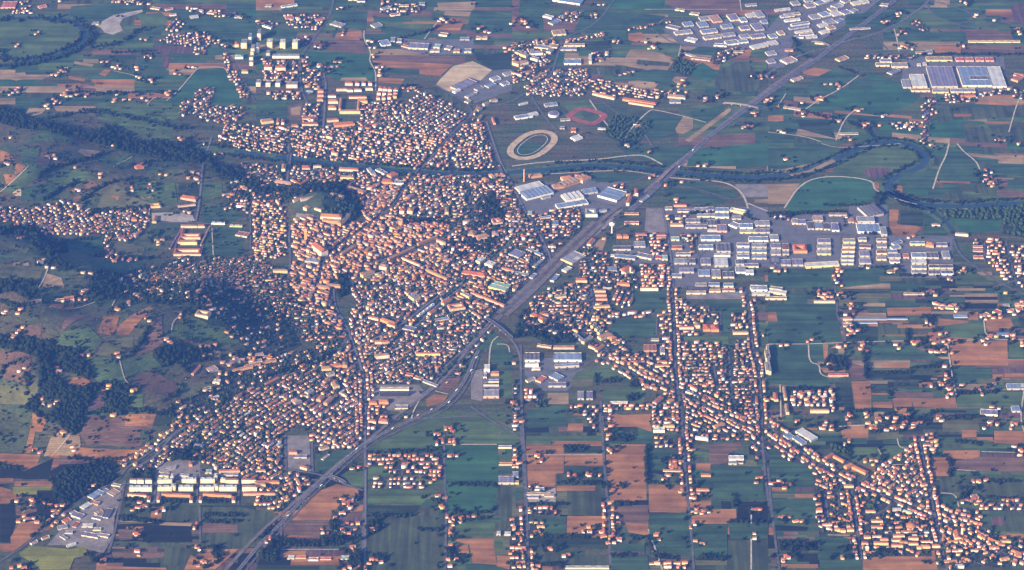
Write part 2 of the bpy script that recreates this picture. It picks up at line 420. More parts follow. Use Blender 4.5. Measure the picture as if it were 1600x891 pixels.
def big(kind, x, y, w_, d_, h_, a, wall, roof, cluster, label=None, force=False):
    """one large building: an empty with its walls, roof, roof lights, window strips, doors"""
    name, cat = {'apt':('apartment_block','apartment block'),'tow':('apartment_tower','tower block'),'ind':('warehouse','warehouse'),'saw':('factory_hall','factory'),
                 'hal':('market_hall','hall'),'cou':('courtyard_building','public building'),'gls':('greenhouse','greenhouse')}[kind]
    if kind == 'ind' and w_ * d_ < 1100: name, cat = 'workshop', 'workshop'
    z = hgt(x, y)
    e = D.objects.new(name, None); COL.objects.link(e); e.location = (x, y, z); e.rotation_euler = (0, 0, a)
    e['category'] = cat; e['label'] = label or ''
    if kind in ('ind', 'saw'):
        h_ *= .78
        if wall == 'w' and not label: wall = random.choice('wggc')
    BIGS.append((e, kind, x, y, w_, d_, h_, wall, roof, cluster, label))
    V = []; F = []
    X, Y = w_ / 2, d_ / 2; RV = []; RF = []
    if kind == 'cou':
        t = min(X, Y) * .55
        for q in ((-X, X, -Y, -Y + t), (-X, X, Y - t, Y), (-X, -X + t, -Y + t, Y - t), (X - t, X, -Y + t, Y - t)):
            box_faces(V, F, *q, -3, h_, False)
        b = 0; r = h_ + t * .22
        o = [(-X-.5,-Y-.5,h_-.2),(X+.5,-Y-.5,h_-.2),(X+.5,Y+.5,h_-.2),(-X-.5,Y+.5,h_-.2)]
        m = [(-X+t/2,-Y+t/2,r),(X-t/2,-Y+t/2,r),(X-t/2,Y-t/2,r),(-X+t/2,Y-t/2,r)]
        i_ = [(-X+t+.3,-Y+t+.3,h_-.2),(X-t-.3,-Y+t+.3,h_-.2),(X-t-.3,Y-t-.3,h_-.2),(-X+t+.3,Y-t-.3,h_-.2)]
        RV = o + m + i_
        for k in range(4):
            n = (k + 1) % 4; RF += [(k, n, 4 + n, 4 + k), (4 + k, 4 + n, 8 + n, 8 + k)]
    else:
        box_faces(V, F, -X, X, -Y, Y, -3, h_, False)
        if kind in ('apt', 'tow') and roof in ('wh', 'gr', 'mv', 'dk', 'bl'):
            V2 = RV; box_faces(RV, RF, -X + .4, X - .4, -Y + .4, Y - .4, h_ - .9, h_ - .5)
            for k in range(max(1, int(w_ / 18))):                # stair heads and lift rooms
                cx_ = -X + w_ * (k + .5) / max(1, int(w_ / 18)); box_faces(RV, RF, cx_ - 1.8, cx_ + 1.8, -2, 2, h_ - .5, h_ + 2.2)
        elif kind in ('apt', 'tow', 'hal'):
            rh = min(d_, w_) * .20; s = .6
            if w_ >= d_: rdg = [(-X + Y * .8, 0), (X - Y * .8, 0)] if w_ > d_ * 1.1 else [(-.5, 0), (.5, 0)]
            else: rdg = [(0, -Y + X * .8), (0, Y - X * .8)]
            RV = [(-X-s,-Y-s,h_-.1),(X+s,-Y-s,h_-.1),(X+s,Y+s,h_-.1),(-X-s,Y+s,h_-.1),(rdg[0][0],rdg[0][1],h_+rh),(rdg[1][0],rdg[1][1],h_+rh)]
            RF = [(0,1,5,4),(2,3,4,5),(1,2,5),(3,0,4)] if w_ >= d_ else [(0,1,4),(1,2,5,4),(2,3,5),(3,0,4,5)]
        elif kind == 'gls':
            n = max(1, int(d_ / 9))
            for k in range(n):
                y0 = -Y + d_ * k / n; y1 = -Y + d_ * (k + 1) / n; b = len(RV)
                RV += [(-X,y0,h_),(X,y0,h_),(X,(y0+y1)/2,h_+1.6),(-X,(y0+y1)/2,h_+1.6),(X,y1,h_),(-X,y1,h_)]; RF += [(b,b+1,b+2,b+3),(b+3,b+2,b+4,b+5)]
        elif kind == 'saw':
            n = max(3, int(w_ / 14)) if w_ > d_ else max(3, int(w_ / 12))
            for x0, x1 in bands(w_, d_, n):
                b = len(RV); RV += [(x0,-Y,h_),(x1,-Y,h_+3.2),(x1,Y,h_+3.2),(x0,Y,h_),(x1,-Y,h_),(x1,Y,h_)]
                RF += [(b,b+1,b+2,b+3),(b+1,b+4,b+5,b+2),(b,b+4,b+1),(b+3,b+2,b+5)]
        else:                                               # warehouse: low parallel pitches behind a parapet
            n = max(1, round(w_ / 28)); rise = .9
            for x0, x1 in bands(w_, d_, n):
                b = len(RV); xm = (x0 + x1) / 2
                RV += [(x0,-Y+.5,h_-1.2),(xm,-Y+.5,h_-1.2+rise),(xm,Y-.5,h_-1.2+rise),(x0,Y-.5,h_-1.2),(x1,-Y+.5,h_-1.2),(x1,Y-.5,h_-1.2)]
                RF += [(b,b+1,b+2,b+3),(b+1,b+4,b+5,b+2)]
    link('wall', mesh('wall', V, F, [MATS[('facade_' if kind in ('apt', 'tow', 'cou', 'hal') else 'wall_') + wall]]), e)
    rm = 'roof_bl' if kind == 'gls' else 'roof_' + roof
    if kind in ('ind', 'saw') and w_ > 24 and d_ > 22: rm = 'shed' + rm
    link('roof', mesh('roof', RV, RF, [MATS[rm]]), e)
    if kind == 'ind' and d_ > 12:
        n = min(3, max(1, int(w_ / 22)))
        for k in range(n):
            xx = -X + w_ * (k + .5) / n; dw = min(2.4, w_ / n * .3); V2 = []; F2 = []
            box_faces(V2, F2, xx - dw, xx + dw, -Y - .06, -Y - .02, 0, min(4.6, h_ * .6), True)
            link('loading_door', mesh('loading_door', V2, F2, [MATS['roof_dk' if wall != 'd' else 'roof_gr']]), e)
    if kind in ('apt', 'tow') and h_ > 11:
        fl = max(2, int(h_ / 3.1))
        for k in range(1, fl):
            V2 = []; F2 = []; z0 = .9 + k * (h_ - 1.4) / fl
            box_faces(V2, F2, -X * .8, X * .8, -Y - 1.3, -Y - .06, z0 - .5, z0 + .3)
            link('balcony', mesh('balcony', V2, F2, [MATS['wall_' + ('w' if wall != 'w' else 'c')]]), e)
    occ_rect(x, y, w_, d_, a, 6)
    return e
ORD = 'zeroth first second third fourth fifth sixth seventh eighth ninth tenth eleventh twelfth thirteenth fourteenth fifteenth sixteenth seventeenth eighteenth nineteenth twentieth'.split()
def ordinal(n):
    if n < 21: return ORD[n]
    n = min(n, 99)
    t = {20:'twenty',30:'thirty',40:'forty',50:'fifty',60:'sixty',70:'seventy',80:'eighty',90:'ninety'}; a, b = n // 10 * 10, n % 10
    return t[a] + '-' + ORD[b] if b else t[a].replace('ty', 'tieth')
def to_px(x, y, z=0.0):
    dy, dz = y - CAMY, z - CAMH
    dep = dy * CP - dz * SP; up = dy * SP + dz * CP
    return CX + x / dep * FPX, CY - up / dep * FPX
# ---------------------------------------------------------------- foliage shapes
def ico(sub):
    bm = bmesh.new(); bmesh.ops.create_icosphere(bm, subdivisions=sub, radius=1.0)
    V = np.array([v.co[:] for v in bm.verts]); F = np.array([[v.index for v in f.verts] for f in bm.faces]); bm.free(); return V, F
I1, I2 = ico(1), ico(2)
def crown_variant(base, seed, rough=.28):
    rng = np.random.RandomState(seed); V = base[0].copy()
    V *= (1 + rng.uniform(-rough, rough, (len(V), 1))); V[:, 2] *= .95
    return V, base[1]
CV1 = [crown_variant(I1, s) for s in range(6)]
def crown_detailed(seed):           # several leafy clumps round a centre, with notches between them
    rng = np.random.RandomState(seed); Vs = []; Fs = []; n = 0
    for k in range(9):
        c = rng.normal(0, .42, 3); c[2] = c[2] * .8; s = rng.uniform(.38, .62)
        V, F = crown_variant(I2, seed * 20 + k, .22); V = V * s + c; Vs.append(V); Fs.append(F + n); n += len(V)
    return np.vstack(Vs), np.vstack(Fs)
CV2 = [crown_detailed(s + 3) for s in range(5)]
def merged_trees(name, items, label, cat):
    Vs = []; Fs = []; Ms = []; n = 0
    for i, (x, y, r, h, zn, dk) in enumerate(items):
        V, F = CV1[i % 6]; t = random.random() * 6.28; c, s = math.cos(t), math.sin(t); sx = r * random.uniform(.85, 1.2); sy = r * random.uniform(.85, 1.2)
        q = np.empty_like(V); q[:, 0] = (V[:, 0] * c - V[:, 1] * s) * sx + x; q[:, 1] = (V[:, 0] * s + V[:, 1] * c) * sy + y
        q[:, 2] = V[:, 2] * h * .5 + h * .5 + hgt(x, y)
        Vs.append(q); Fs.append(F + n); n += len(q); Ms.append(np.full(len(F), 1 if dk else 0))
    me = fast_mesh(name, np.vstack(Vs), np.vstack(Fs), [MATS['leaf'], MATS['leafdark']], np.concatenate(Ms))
    return tag(link(name, me), label, cat, kind='stuff')
# ---------------------------------------------------------------- the map, traced in photo pixels and dropped onto the ground
# tile "rc" = enlarged quarter, row r, column c of the photo; tile F = whole photo.
FILLER = """
F far 9 0,0 400,0 400,175 0,175
F far 9 400,0 800,0 800,110 400,110
F far 11 800,0 1240,0 1180,150 800,130
F far 10 1380,0 1600,0 1600,90 1380,90
F far 9 1200,130 1600,150 1600,330 1200,270
F far 12 1060,170 1240,140 1240,270 1060,260
F rt 8 1195,430 1315,430 1325,690 1200,690
F rt 7 1315,430 1445,430 1465,690 1325,690
F rt 7 1445,425 1600,425 1600,690 1460,690
F rb 10 1200,690 1330,690 1330,891 1215,891
F rb 9 1330,660 1600,660 1600,780 1330,780
F rb 9 1475,780 1600,780 1600,891 1475,891
F mid 14 575,690 695,665 697,891 573,891
F mid 12 697,660 815,645 820,891 699,891
F rb 11 820,640 945,640 950,891 822,891
F rb 10 945,640 1066,680 1078,891 952,891
F rb 11 1066,680 1192,690 1215,891 1078,891
F low 8 160,790 400,790 400,891 150,891
F low 11 440,740 570,720 570,891 400,891
F low 12 0,700 190,700 150,800 0,860
"""
FIELDS = """
12 yd 940,390 1584,390 1584,760 1400,740 1170,891 1000,891 960,560
12 yd 600,640 960,600 960,740 600,740
12 yd 0,250 720,220 700,380 560,430 0,470
13 yd 0,440 500,430 560,560 0,560
13 yd 0,560 1140,570 1150,830 800,830 800,750 0,775
13 yd 500,370 740,380 740,560 500,560
02 yd 930,180 1584,80 1584,300 1300,320 1040,280
03 yd 0,180 100,60 500,0 700,0 560,110 330,250 160,250 100,420 0,420
03 yd 830,350 1460,350 1475,560 1300,600 830,570
01 yd 900,250 1350,240 1340,340 1100,340 900,310
01 yd 1290,480 1584,420 1584,560 1360,640 1200,580
22 yd 70,430 440,440 440,520 340,640 200,640 80,540
21 yd 1330,520 1520,520 1510,690 1380,690
00 g1 20,145 200,135 400,140 460,170 490,220 440,270 330,330 180,360 40,360 0,330 0,150
00 g2 440,40 880,0 900,70 700,95 620,150 520,140 430,90
00 g2 1000,60 1584,100 1584,220 1400,260 1350,240 1200,200 1140,150 1060,80
00 g1 840,90 1000,80 1040,120 1010,175 880,180 870,130
00 g1 600,220 830,200 790,250 700,290 600,300 560,270
00 lot 560,150 620,140 700,95 880,60 885,75 760,115 740,150 760,190 700,215 650,205 620,170
00 tn 0,460 155,448 170,490 100,500 0,480
00 tn 460,380 580,400 570,415 460,395
00 or 420,470 530,490 520,505 430,490
00 or 610,460 650,430 690,435 650,472
00 br 470,540 590,550 600,572 540,570 450,600
00 tn 160,705 180,670 290,670 260,705 200,722
00 tn 330,660 590,660 600,690 480,700 350,690
00 pl 960,280 1060,285 1200,290 1200,335 1040,325 950,320
00 pl 1010,350 1055,350 1040,425 1005,420
00 teal 1060,610 1220,430 1380,420 1410,460 1460,520 1500,650 1310,650 1330,540 1220,550 1180,620 1100,640
00 g1 600,640 840,620 860,700 1080,740 1060,860 900,850 700,760 600,740
00 g1 840,700 940,640 1060,640 1120,720 1080,745 880,720
00 g1 170,870 300,800 450,870 460,891 170,891
01 g2 60,180 260,190 240,260 60,230
01 g2 470,60 690,70 680,200 560,150 470,130
01 br 340,250 660,250 690,330 500,320 330,300
01 or 500,205 650,190 660,240 480,245
01 teal 310,320 690,340 730,420 730,500 500,500 330,400
01 tn 530,480 680,480 690,500 520,500
01 g2 760,160 1100,200 1060,250 900,240 780,200
01 tn 1120,20 1360,10 1350,65 1130,60
01 tn 1170,70 1330,75 1320,105 1160,95
01 or 1200,110 1300,115 1260,190 1100,185 1100,150 1190,155
01 g2 1340,60 1584,100 1584,200 1300,190
01 g4 1350,320 1420,340 1584,320 1584,430 1460,430 1370,380
01 br 730,340 1300,350 1290,400 760,380
01 or 720,375 1220,400 1140,470 760,440
01 g2 740,415 1010,430 1010,460 790,450
01 or 760,480 920,490 900,520 750,510
01 lt 1140,490 1220,410 1340,380 1460,435 1390,500 1320,480 1200,570 1110,530
01 g3 1060,540 1110,540 1300,640 1270,680 1150,600
01 br 200,660 290,635 280,725 205,730
01 tn 215,670 280,655 270,710 215,715
01 g2 0,620 190,620 190,770 0,740
02 br 0,0 50,0 40,110 0,110
02 g2 60,0 240,0 190,90 200,200 60,150
02 g2 450,60 950,100 900,150 700,180 580,200 380,200
02 br 940,0 1410,0 1420,70 1280,100 1000,60
02 g2 600,200 700,190 720,250 640,260
02 or 720,210 800,200 830,240 770,260 720,250
02 tn 600,395 610,355 700,360 730,310 800,310 930,330 1000,385 960,440 860,440 760,420
02 g3 775,370 980,390 970,412 770,400
02 g2 620,470 880,430 1000,440 980,540 900,510 720,500 640,510
02 tn 720,505 780,500 910,515 870,560 790,550 720,530
02 tn 990,500 1010,475 1085,480 1060,520 1010,515
02 g4 480,260 600,250 620,300 460,310
02 g1 880,280 1040,285 1020,380 960,340 900,310
02 g2 1160,290 1300,300 1270,350 1060,330
02 teal 1100,420 1180,390 1280,450 1220,510 1110,470
02 g3 1300,430 1400,380 1500,420 1584,500 1500,570 1290,570 1250,520
02 g2 720,790 850,690 1050,720 1010,820 900,870 700,870
02 tn 1010,800 1060,720 1120,740 1120,800 1060,830 1020,825
02 tn 1070,870 1340,670 1365,675 1330,710 1100,880
02 g2 1100,690 1330,650 1250,730 1190,760 1110,720
02 grass 490,640 860,690 830,720 700,850 600,800
02 g1 300,640 470,620 560,700 530,780 400,760 340,680
02 grass 430,700 470,680 510,710 490,735 450,730
03 pl 1500,30 1584,20 1584,150 1520,140
03 g2 480,90 800,70 830,130 700,190 480,180
03 g2 1010,60 1200,40 1260,100 1200,150 1040,100
03 br 1220,200 1500,190 1520,250 1230,250
03 or 1030,285 1200,275 1190,330 1030,330
03 br 1200,285 1584,280 1584,335 1200,330
03 or 210,440 290,420 400,435 360,480 220,460
03 g2 420,420 560,470 440,560 330,600 220,560 300,480
03 teal 460,560 640,460 830,520 930,600 900,640 700,720 560,700 420,600
03 g2 820,180 1000,180 1000,250 820,250
03 br 100,620 190,630 180,670 90,660
03 g3 1000,680 1584,650 1584,720 1000,760
03 teal 1000,760 1200,740 1220,860 1000,850
03 g3 1220,790 1584,790 1584,891 1220,880
03 or 1340,755 1510,755 1510,770 1340,770
03 or 1150,705 1260,705 1260,722 1150,722
03 g4 180,740 380,760 420,860 200,800
03 g2 20,760 190,780 160,870 0,840
10 tn 500,30 620,45 560,100 520,70 480,50
10 br 220,100 270,30 330,60 300,130 220,150
10 or 0,40 60,60 90,100 0,110
10 or 100,120 160,140 130,180 90,190
10 g1 120,40 250,20 220,140 170,190 130,110
10 or 20,190 100,200 90,240 40,250
10 lt 75,295 125,260 185,255 135,310 95,313
10 g1 0,300 180,150 330,130 240,210 130,260 60,300
10 g2 130,260 330,240 400,290 300,340 130,350
10 g1 260,200 400,140 520,160 600,210 480,260 330,240
10 g1 600,90 820,60 830,140 700,150 640,130
10 br 500,230 580,225 610,260 540,275
10 br 450,330 510,310 500,350 450,370
10 ol 600,400 640,310 720,250 830,330 940,370 900,400 700,420
10 or 690,320 740,325 730,350 690,340
10 tn 860,320 940,315 950,350 880,345
10 g1 830,210 1080,240 1100,370 950,370 830,300
10 g4 1105,240 1240,250 1230,330 1110,330
10 g1 1250,240 1370,240 1380,330 1250,370
10 g2 1250,380 1400,390 1510,450 1400,500 1250,490
10 lot 940,430 1180,420 1210,480 1120,490 940,470
10 grass 930,490 1110,500 1100,560 930,570
10 g2 1260,520 1500,520 1500,690 1250,710
10 ol 0,570 130,580 200,640 160,680 0,620
10 g2 340,600 640,570 640,690 560,690 400,640
10 ol 700,600 900,640 880,690 720,680
10 g2 560,720 900,740 800,850 600,840
10 ol 90,780 260,790 230,891 60,850
10 tn 80,735 180,735 180,755 80,755
10 tn 280,800 380,830 400,891 260,891
10 br 1150,80 1200,60 1240,100 1170,130
11 grass 200,380 430,320 640,340 650,420 560,470 280,440
11 gy 250,430 360,440 340,480 240,480
11 grass 0,230 170,230 150,280 0,280
12 g2 0,0 190,0 170,80 40,80
12 g2 640,0 1100,30 1040,130 930,140 830,90 700,60
12 teal 1110,30 1584,0 1584,140 1080,140
12 g2 500,180 840,190 760,230 520,240
12 g2 960,230 1180,240 1380,300 1380,340 1160,290 960,250
12 g2 940,270 1100,280 1340,350 1300,370 1100,360 950,310
12 gy 1380,250 1584,250 1584,330 1420,330
12 tn 1500,345 1584,340 1584,365 1500,365
12 gy 830,400 940,400 950,550 820,550
12 grass 690,410 790,405 640,520 640,720 500,740 540,640 600,560
12 gy 640,420 690,400 560,540 500,580
12 tn 0,590 130,590 190,640 60,660 0,620
12 tn 490,600 590,580 560,660 470,700 450,660
12 grass 450,740 560,700 600,720 580,800 440,830
13 g2 0,0 420,60 400,90 180,140 0,180
13 tn 20,155 140,165 130,180 20,175
13 tn 130,190 250,165 400,95 420,110 300,165 150,205
13 br 450,0 540,0 520,40 440,30
13 g1 390,190 440,110 640,20 860,20 930,90 860,140 750,190 700,260 660,225
13 pl 620,150 760,150 740,190 660,220 580,180
13 tn 0,250 200,245 110,370 0,370
13 teal 110,390 205,240 380,195 650,225 660,290 690,340 540,380 140,430
13 g2 820,180 1050,170 1010,280 870,290 810,250
13 g2 1060,100 1180,20 1300,110 1310,250 1040,230
13 or 1040,230 1250,235 1250,248 1040,243
13 tn 1425,70 1584,70 1584,128 1425,122
13 tn 1400,210 1520,212 1520,222 1400,220
13 g3 1340,20 1584,40 1584,60 1330,60
13 or 750,405 810,410 800,500 910,505 950,520 880,580 790,575 750,520
13 g4 820,410 1000,420 1080,500 960,510 820,500
13 g2 960,420 1100,430 1140,500 1100,570 960,560
13 teal 1060,400 1460,405 1440,540 1240,555 1150,540 1150,490
13 g2 1560,420 1584,420 1584,580 1540,560
13 g2 0,780 380,770 400,891 0,891
13 g2 450,770 820,750 830,850 450,891
13 g1 1160,760 1240,760 1400,870 1160,870
13 ol 690,820 830,820 830,850 690,850
20 or 325,100 400,105 385,140 460,60 460,130 385,135 300,120
20 br 400,200 470,160 560,170 380,280
20 or 640,180 740,175 720,250 690,295 600,280 620,240
20 or 720,250 800,180 940,110 960,120 800,290 730,290
20 g1 380,280 560,250 640,330 580,400 350,350
20 ol 590,420 660,320 830,300 820,370 700,420
20 br 840,390 910,260 1000,160 1010,340 960,380 860,410
20 g1 1060,250 1190,190 1400,230 1400,330 1180,340 1060,290
20 g1 1400,300 1584,290 1584,350 1400,340
20 br 140,230 260,230 250,300 150,310
20 or 410,620 440,560 560,540 550,630 480,635
20 g1 500,440 740,440 780,590 620,600 560,540
20 br 820,600 850,540 940,490 1040,570 1120,600 1060,660 920,640
20 g1 750,450 940,420 1000,480 850,530 780,560
20 ol 1140,580 1300,590 1400,650 1250,760 1110,740
20 br 0,400 180,400 200,480 160,600 20,560 0,500
20 ol 0,600 180,620 240,560 260,640 160,720 0,720
20 pl 550,660 650,660 640,740 545,740
20 bk 640,660 780,650 800,770 660,760
20 g1 790,650 890,660 880,760 820,760
20 br 510,860 560,780 700,800 780,790 970,780 930,891 505,891
20 or 780,785 970,785 920,870 770,870
20 g4 970,790 1060,780 1050,891 940,891
20 or 200,775 300,775 260,891 200,891
20 g3 0,780 190,790 170,891 0,891
20 or 1130,320 1215,320 1210,340 1140,340
20 tn 1320,380 1370,380 1360,430 1325,430
21 g1 0,260 200,270 260,330 240,370 0,370
21 g2 40,530 440,430 470,440 400,480 100,570 40,560
21 gy 700,600 1010,600 1050,650 900,770 700,740
21 br 1140,590 1170,500 1290,500 1250,590 1190,645 1130,630
21 or 1050,690 1100,660 1190,665 1160,710 1060,735
21 g2 1250,440 1380,310 1460,330 1370,440 1300,560
21 g2 1400,300 1470,270 1584,400 1584,520 1450,440
21 g1 1000,810 1150,760 1320,790 1400,800 1584,891 900,891
21 gy 1330,520 1400,500 1400,700 1330,690
21 g1 1500,520 1584,520 1584,680 1510,680
22 g2 760,20 980,30 980,140 900,160 740,110
22 g2 610,200 900,185 890,310 760,310 620,290
22 gy 1080,40 1450,20 1450,70 1080,70
22 g2 1200,80 1460,80 1450,150 1360,160 1340,350 1290,300 1300,150 1230,120
22 g1 1060,300 1340,300 1340,350 1060,345
22 gy 370,290 460,270 460,330 400,350
22 g1 590,480 640,460 770,530 700,580 360,590 400,520
22 ol 370,560 500,560 500,610 370,610
22 g1 560,620 820,620 820,710 560,710
22 g2 90,760 340,720 340,850 100,870
22 tn 220,650 350,650 350,720 220,720
22 or 350,840 440,840 440,880 340,885
22 or 600,790 860,780 850,860 620,860
22 or 380,775 500,775 500,790 380,790
22 br 1480,150 1584,150 1584,200 1480,205
22 g1 1490,210 1584,220 1584,340 1500,340
23 g2 0,100 420,100 460,330 240,350 0,350
23 or 0,150 50,150 60,210 0,210
23 g2 0,350 250,350 310,470 380,580 380,620 0,590
23 g2 260,350 400,350 340,440 260,460
23 or 340,350 370,350 370,440 345,440
23 g4 480,230 680,240 680,330 490,330
23 tn 590,95 725,95 725,118 590,115
23 or 735,125 1010,120 1010,170 740,175
23 tn 530,155 730,155 735,190 530,185
23 or 800,228 1030,228 1030,252 800,250
23 or 1060,190 1240,205 1240,232 1050,235
23 tn 1215,35 1420,35 1420,55 1220,55
23 bk 1220,55 1420,55 1420,75 1220,75
23 tn 1220,75 1425,75 1425,92 1220,95
23 bk 1225,98 1420,98 1415,130 1225,130
23 or 1235,150 1300,150 1300,200 1240,200
23 or 1340,190 1500,185 1520,240 1440,270 1360,270
23 g1 1100,230 1350,210 1350,320 1060,300
23 or 1120,335 1480,325 1485,480 1140,480
23 tn 490,450 880,450 875,495 600,495 490,480
23 or 700,475 870,472 870,495 700,495
23 g2 610,360 860,350 1100,450 880,440 610,440
23 g4 620,520 880,520 885,560 620,560
23 br 490,460 600,490 610,570 520,570
23 or 515,580 635,575 640,755 540,755
23 tn 630,575 740,575 740,595 630,595
23 g4 640,600 740,600 745,640 640,640
23 or 640,650 750,650 750,665 640,665
23 or 650,705 770,705 770,745 650,740
23 or 770,685 890,680 890,735 780,735
23 or 890,690 1160,680 1165,745 900,735
23 ol 905,740 1030,740 1030,775 905,775
23 br 780,640 1020,650 1020,690 780,680
23 or 780,740 860,745 850,780 790,780
23 g4 415,580 515,590 530,740 425,740
23 g2 1150,500 1380,500 1380,590 1160,590
23 or 1390,535 1455,535 1455,560 1390,560
23 or 1460,530 1584,530 1584,555 1460,555
23 pl 1380,500 1584,495 1584,525 1390,525
23 g1 1490,330 1584,330 1584,430 1490,430
23 ol 1290,560 1460,565 1460,600 1300,595
23 ol 1080,820 1300,820 1310,891 1080,891
23 g1 1170,660 1584,660 1584,740 1170,740
03 g2 500,480 700,500 620,560 500,540
30 g3 0,0 190,0 150,170 0,165
30 or 190,0 225,0 190,165 150,170
30 or 0,170 250,180 220,280 140,280 150,245 0,240
30 tn 270,190 310,80 370,20 490,30 500,120 460,190 330,180
30 or 310,150 370,180 370,205 300,190
30 or 440,190 460,130 560,140 890,150 780,220 650,210
30 br 490,40 610,10 830,0 1040,10 960,80 860,130 540,120
30 g3 860,20 1050,0 1000,80 880,130
30 bk 0,245 140,285 330,200 300,330 90,330 0,310
30 bk 380,240 640,230 740,320 560,400 330,490 330,360 300,290
30 or 0,325 85,325 80,345 0,345
30 or 90,345 325,340 325,375 90,375
30 ye 80,380 320,375 310,425 85,425
30 or 0,375 80,400 60,480 0,480
30 bk 0,485 90,490 100,600 60,725 0,720
30 bk 230,400 540,400 400,510 280,610 240,590 220,480
30 or 65,690 130,590 230,590 290,625 190,700 70,790
30 or 0,730 120,730 60,780 0,780
30 gy 540,480 650,400 770,350 760,430 710,560 700,690 640,790 440,740 290,740 410,610
30 ye 120,790 190,740 440,765 530,740 540,800 460,820 430,891 250,891 210,850 130,810
30 g3 740,440 920,450 930,540 740,560
30 or 940,500 1000,500 1000,580 930,570
30 g3 1000,500 1240,490 1240,590 1000,590
30 tn 985,595 1190,600 1180,620 990,625
30 ol 730,600 910,595 910,605 730,610
30 bk 890,610 1180,620 1190,720 1040,720 880,720
30 br 730,640 880,640 870,700 740,710
30 g3 1240,500 1480,500 1584,520 1584,700 1500,760 1240,750
30 br 1245,600 1470,610 1470,660 1245,660
30 br 690,780 1020,780 1010,820 700,810
30 g3 1020,750 1240,760 1160,880 1010,860
30 or 1250,765 1475,765 1330,891 1140,891 1180,800 1240,830
30 or 660,870 1030,880 1030,891 660,891
30 gy 970,230 1240,190 1240,330 960,330
30 gy 960,330 990,330 990,470 950,470
31 gy 180,60 330,60 340,280 190,260
31 g2 370,110 600,100 620,150 480,290 380,290
31 g3 0,520 130,540 150,560 0,690
31 or 210,585 400,400 500,360 630,390 640,430 560,440 540,520 470,530 460,585
31 br 170,590 460,590 440,680 380,690 170,670
31 pl 170,690 380,690 400,760 160,750
31 g1 520,310 660,220 680,380 600,370
31 g1 690,130 960,10 1160,30 1150,170 1000,150 690,170
31 g1 690,400 1050,400 1110,380 1080,430 1020,490 690,480
31 g4 690,490 1020,490 980,545 690,540
31 g3 690,550 1170,560 1170,891 690,891
31 teal 1175,125 1495,125 1500,400 1470,540 1185,540 1170,350
31 g1 1210,610 1480,590 1470,690 1190,680
31 or 1200,700 1470,695 1475,735 1310,735
31 or 1320,735 1470,735 1490,860 1340,850 1330,790
31 or 1180,735 1310,735 1320,790 1190,780
31 or 1490,800 1584,810 1584,891 1490,870
31 g3 1490,370 1584,370 1584,570 1480,560
31 g1 1170,20 1500,30 1490,100 1170,100
32 g1 90,60 560,60 560,90 80,110
32 or 80,125 320,120 320,290 270,295 265,375 70,375
32 or 250,92 560,95 565,125 320,120 250,115
32 or 325,170 565,170 565,245 325,245
32 g4 325,125 560,125 560,165 325,165
32 g4 320,250 570,250 575,290 320,290
32 g3 275,295 575,295 580,370 275,365
32 or 275,372 520,372 500,402 275,402
32 g3 340,400 580,400 585,550 345,555
32 or 340,558 585,558 590,630 450,640 410,670 340,670
32 or 470,650 590,680 590,710 470,700
32 g2 100,560 335,560 335,670 120,690
32 g4 110,690 590,690 590,760 110,740
32 g3 120,800 600,800 600,870 330,870 110,850
32 or 582,180 630,150 630,115 828,115 832,465 610,465 590,330
32 br 610,500 840,500 845,620 700,630 690,560
32 or 700,600 840,610 850,680 720,660
32 g2 835,130 1050,150 1060,290 840,270
32 or 845,365 1070,365 1080,535 850,535
32 bk 765,460 845,460 845,490 765,490
32 g2 845,540 1100,540 1130,800 910,780 850,680
32 or 1110,560 1380,515 1390,580 1330,608 1110,608
32 or 1240,520 1385,515 1390,575 1240,575
32 g2 1115,620 1330,610 1330,820 1130,800
32 g2 1240,250 1540,250 1560,460 1250,460
32 g2 1340,610 1584,600 1584,700 1350,700
32 g3 1330,710 1584,700 1584,891 1330,891
32 br 1220,120 1420,100 1420,130 1340,170 1330,230 1220,240
32 or 1140,230 1230,230 1225,280 1140,270
32 bk 1395,470 1584,470 1584,600 1395,600
32 g2 830,60 870,60 870,100 620,110 620,60
32 lot 75,380 270,380 270,470 80,470
32 ol 1120,830 1330,830 1330,860 1120,860
32 g2 620,790 840,800 850,891 610,891
33 g2 0,130 20,120 320,290 330,380 20,380
33 g2 20,460 300,450 300,600 30,620
33 bk 40,615 245,625 240,650 50,650
33 g2 320,690 480,690 560,720 580,891 320,891
33 bk 70,720 310,720 310,770 80,770
33 bk 180,790 310,790 310,840 180,840
33 or 80,855 310,855 310,878 80,878
33 or 585,830 660,810 840,770 1030,770 1050,891 590,891
33 or 450,20 620,20 620,75 460,75
33 ol 670,40 800,40 800,80 670,80
33 g1 500,130 690,130 720,230 520,220
33 g1 700,120 860,120 880,200 740,230
33 or 1000,195 1125,195 1125,310 1005,310
33 or 1085,150 1310,150 1310,215 1140,200 1085,180
33 br 1320,190 1584,200 1584,290 1140,270 1140,220
33 or 1200,25 1290,25 1290,70 1200,70
33 g3 1060,340 1584,330 1584,440 1300,440 1180,390 1060,390
33 g2 1070,420 1160,425 1170,500 1080,510
33 g3 1470,530 1584,530 1584,660 1470,650
33 or 1470,665 1584,670 1584,720 1520,720
33 pl 1380,560 1460,560 1460,620 1380,620
33 or 1400,30 1584,30 1584,115 1400,105
33 gy 660,490 760,490 750,580 690,590
33 g3 630,410 700,480 620,530 600,440
"""
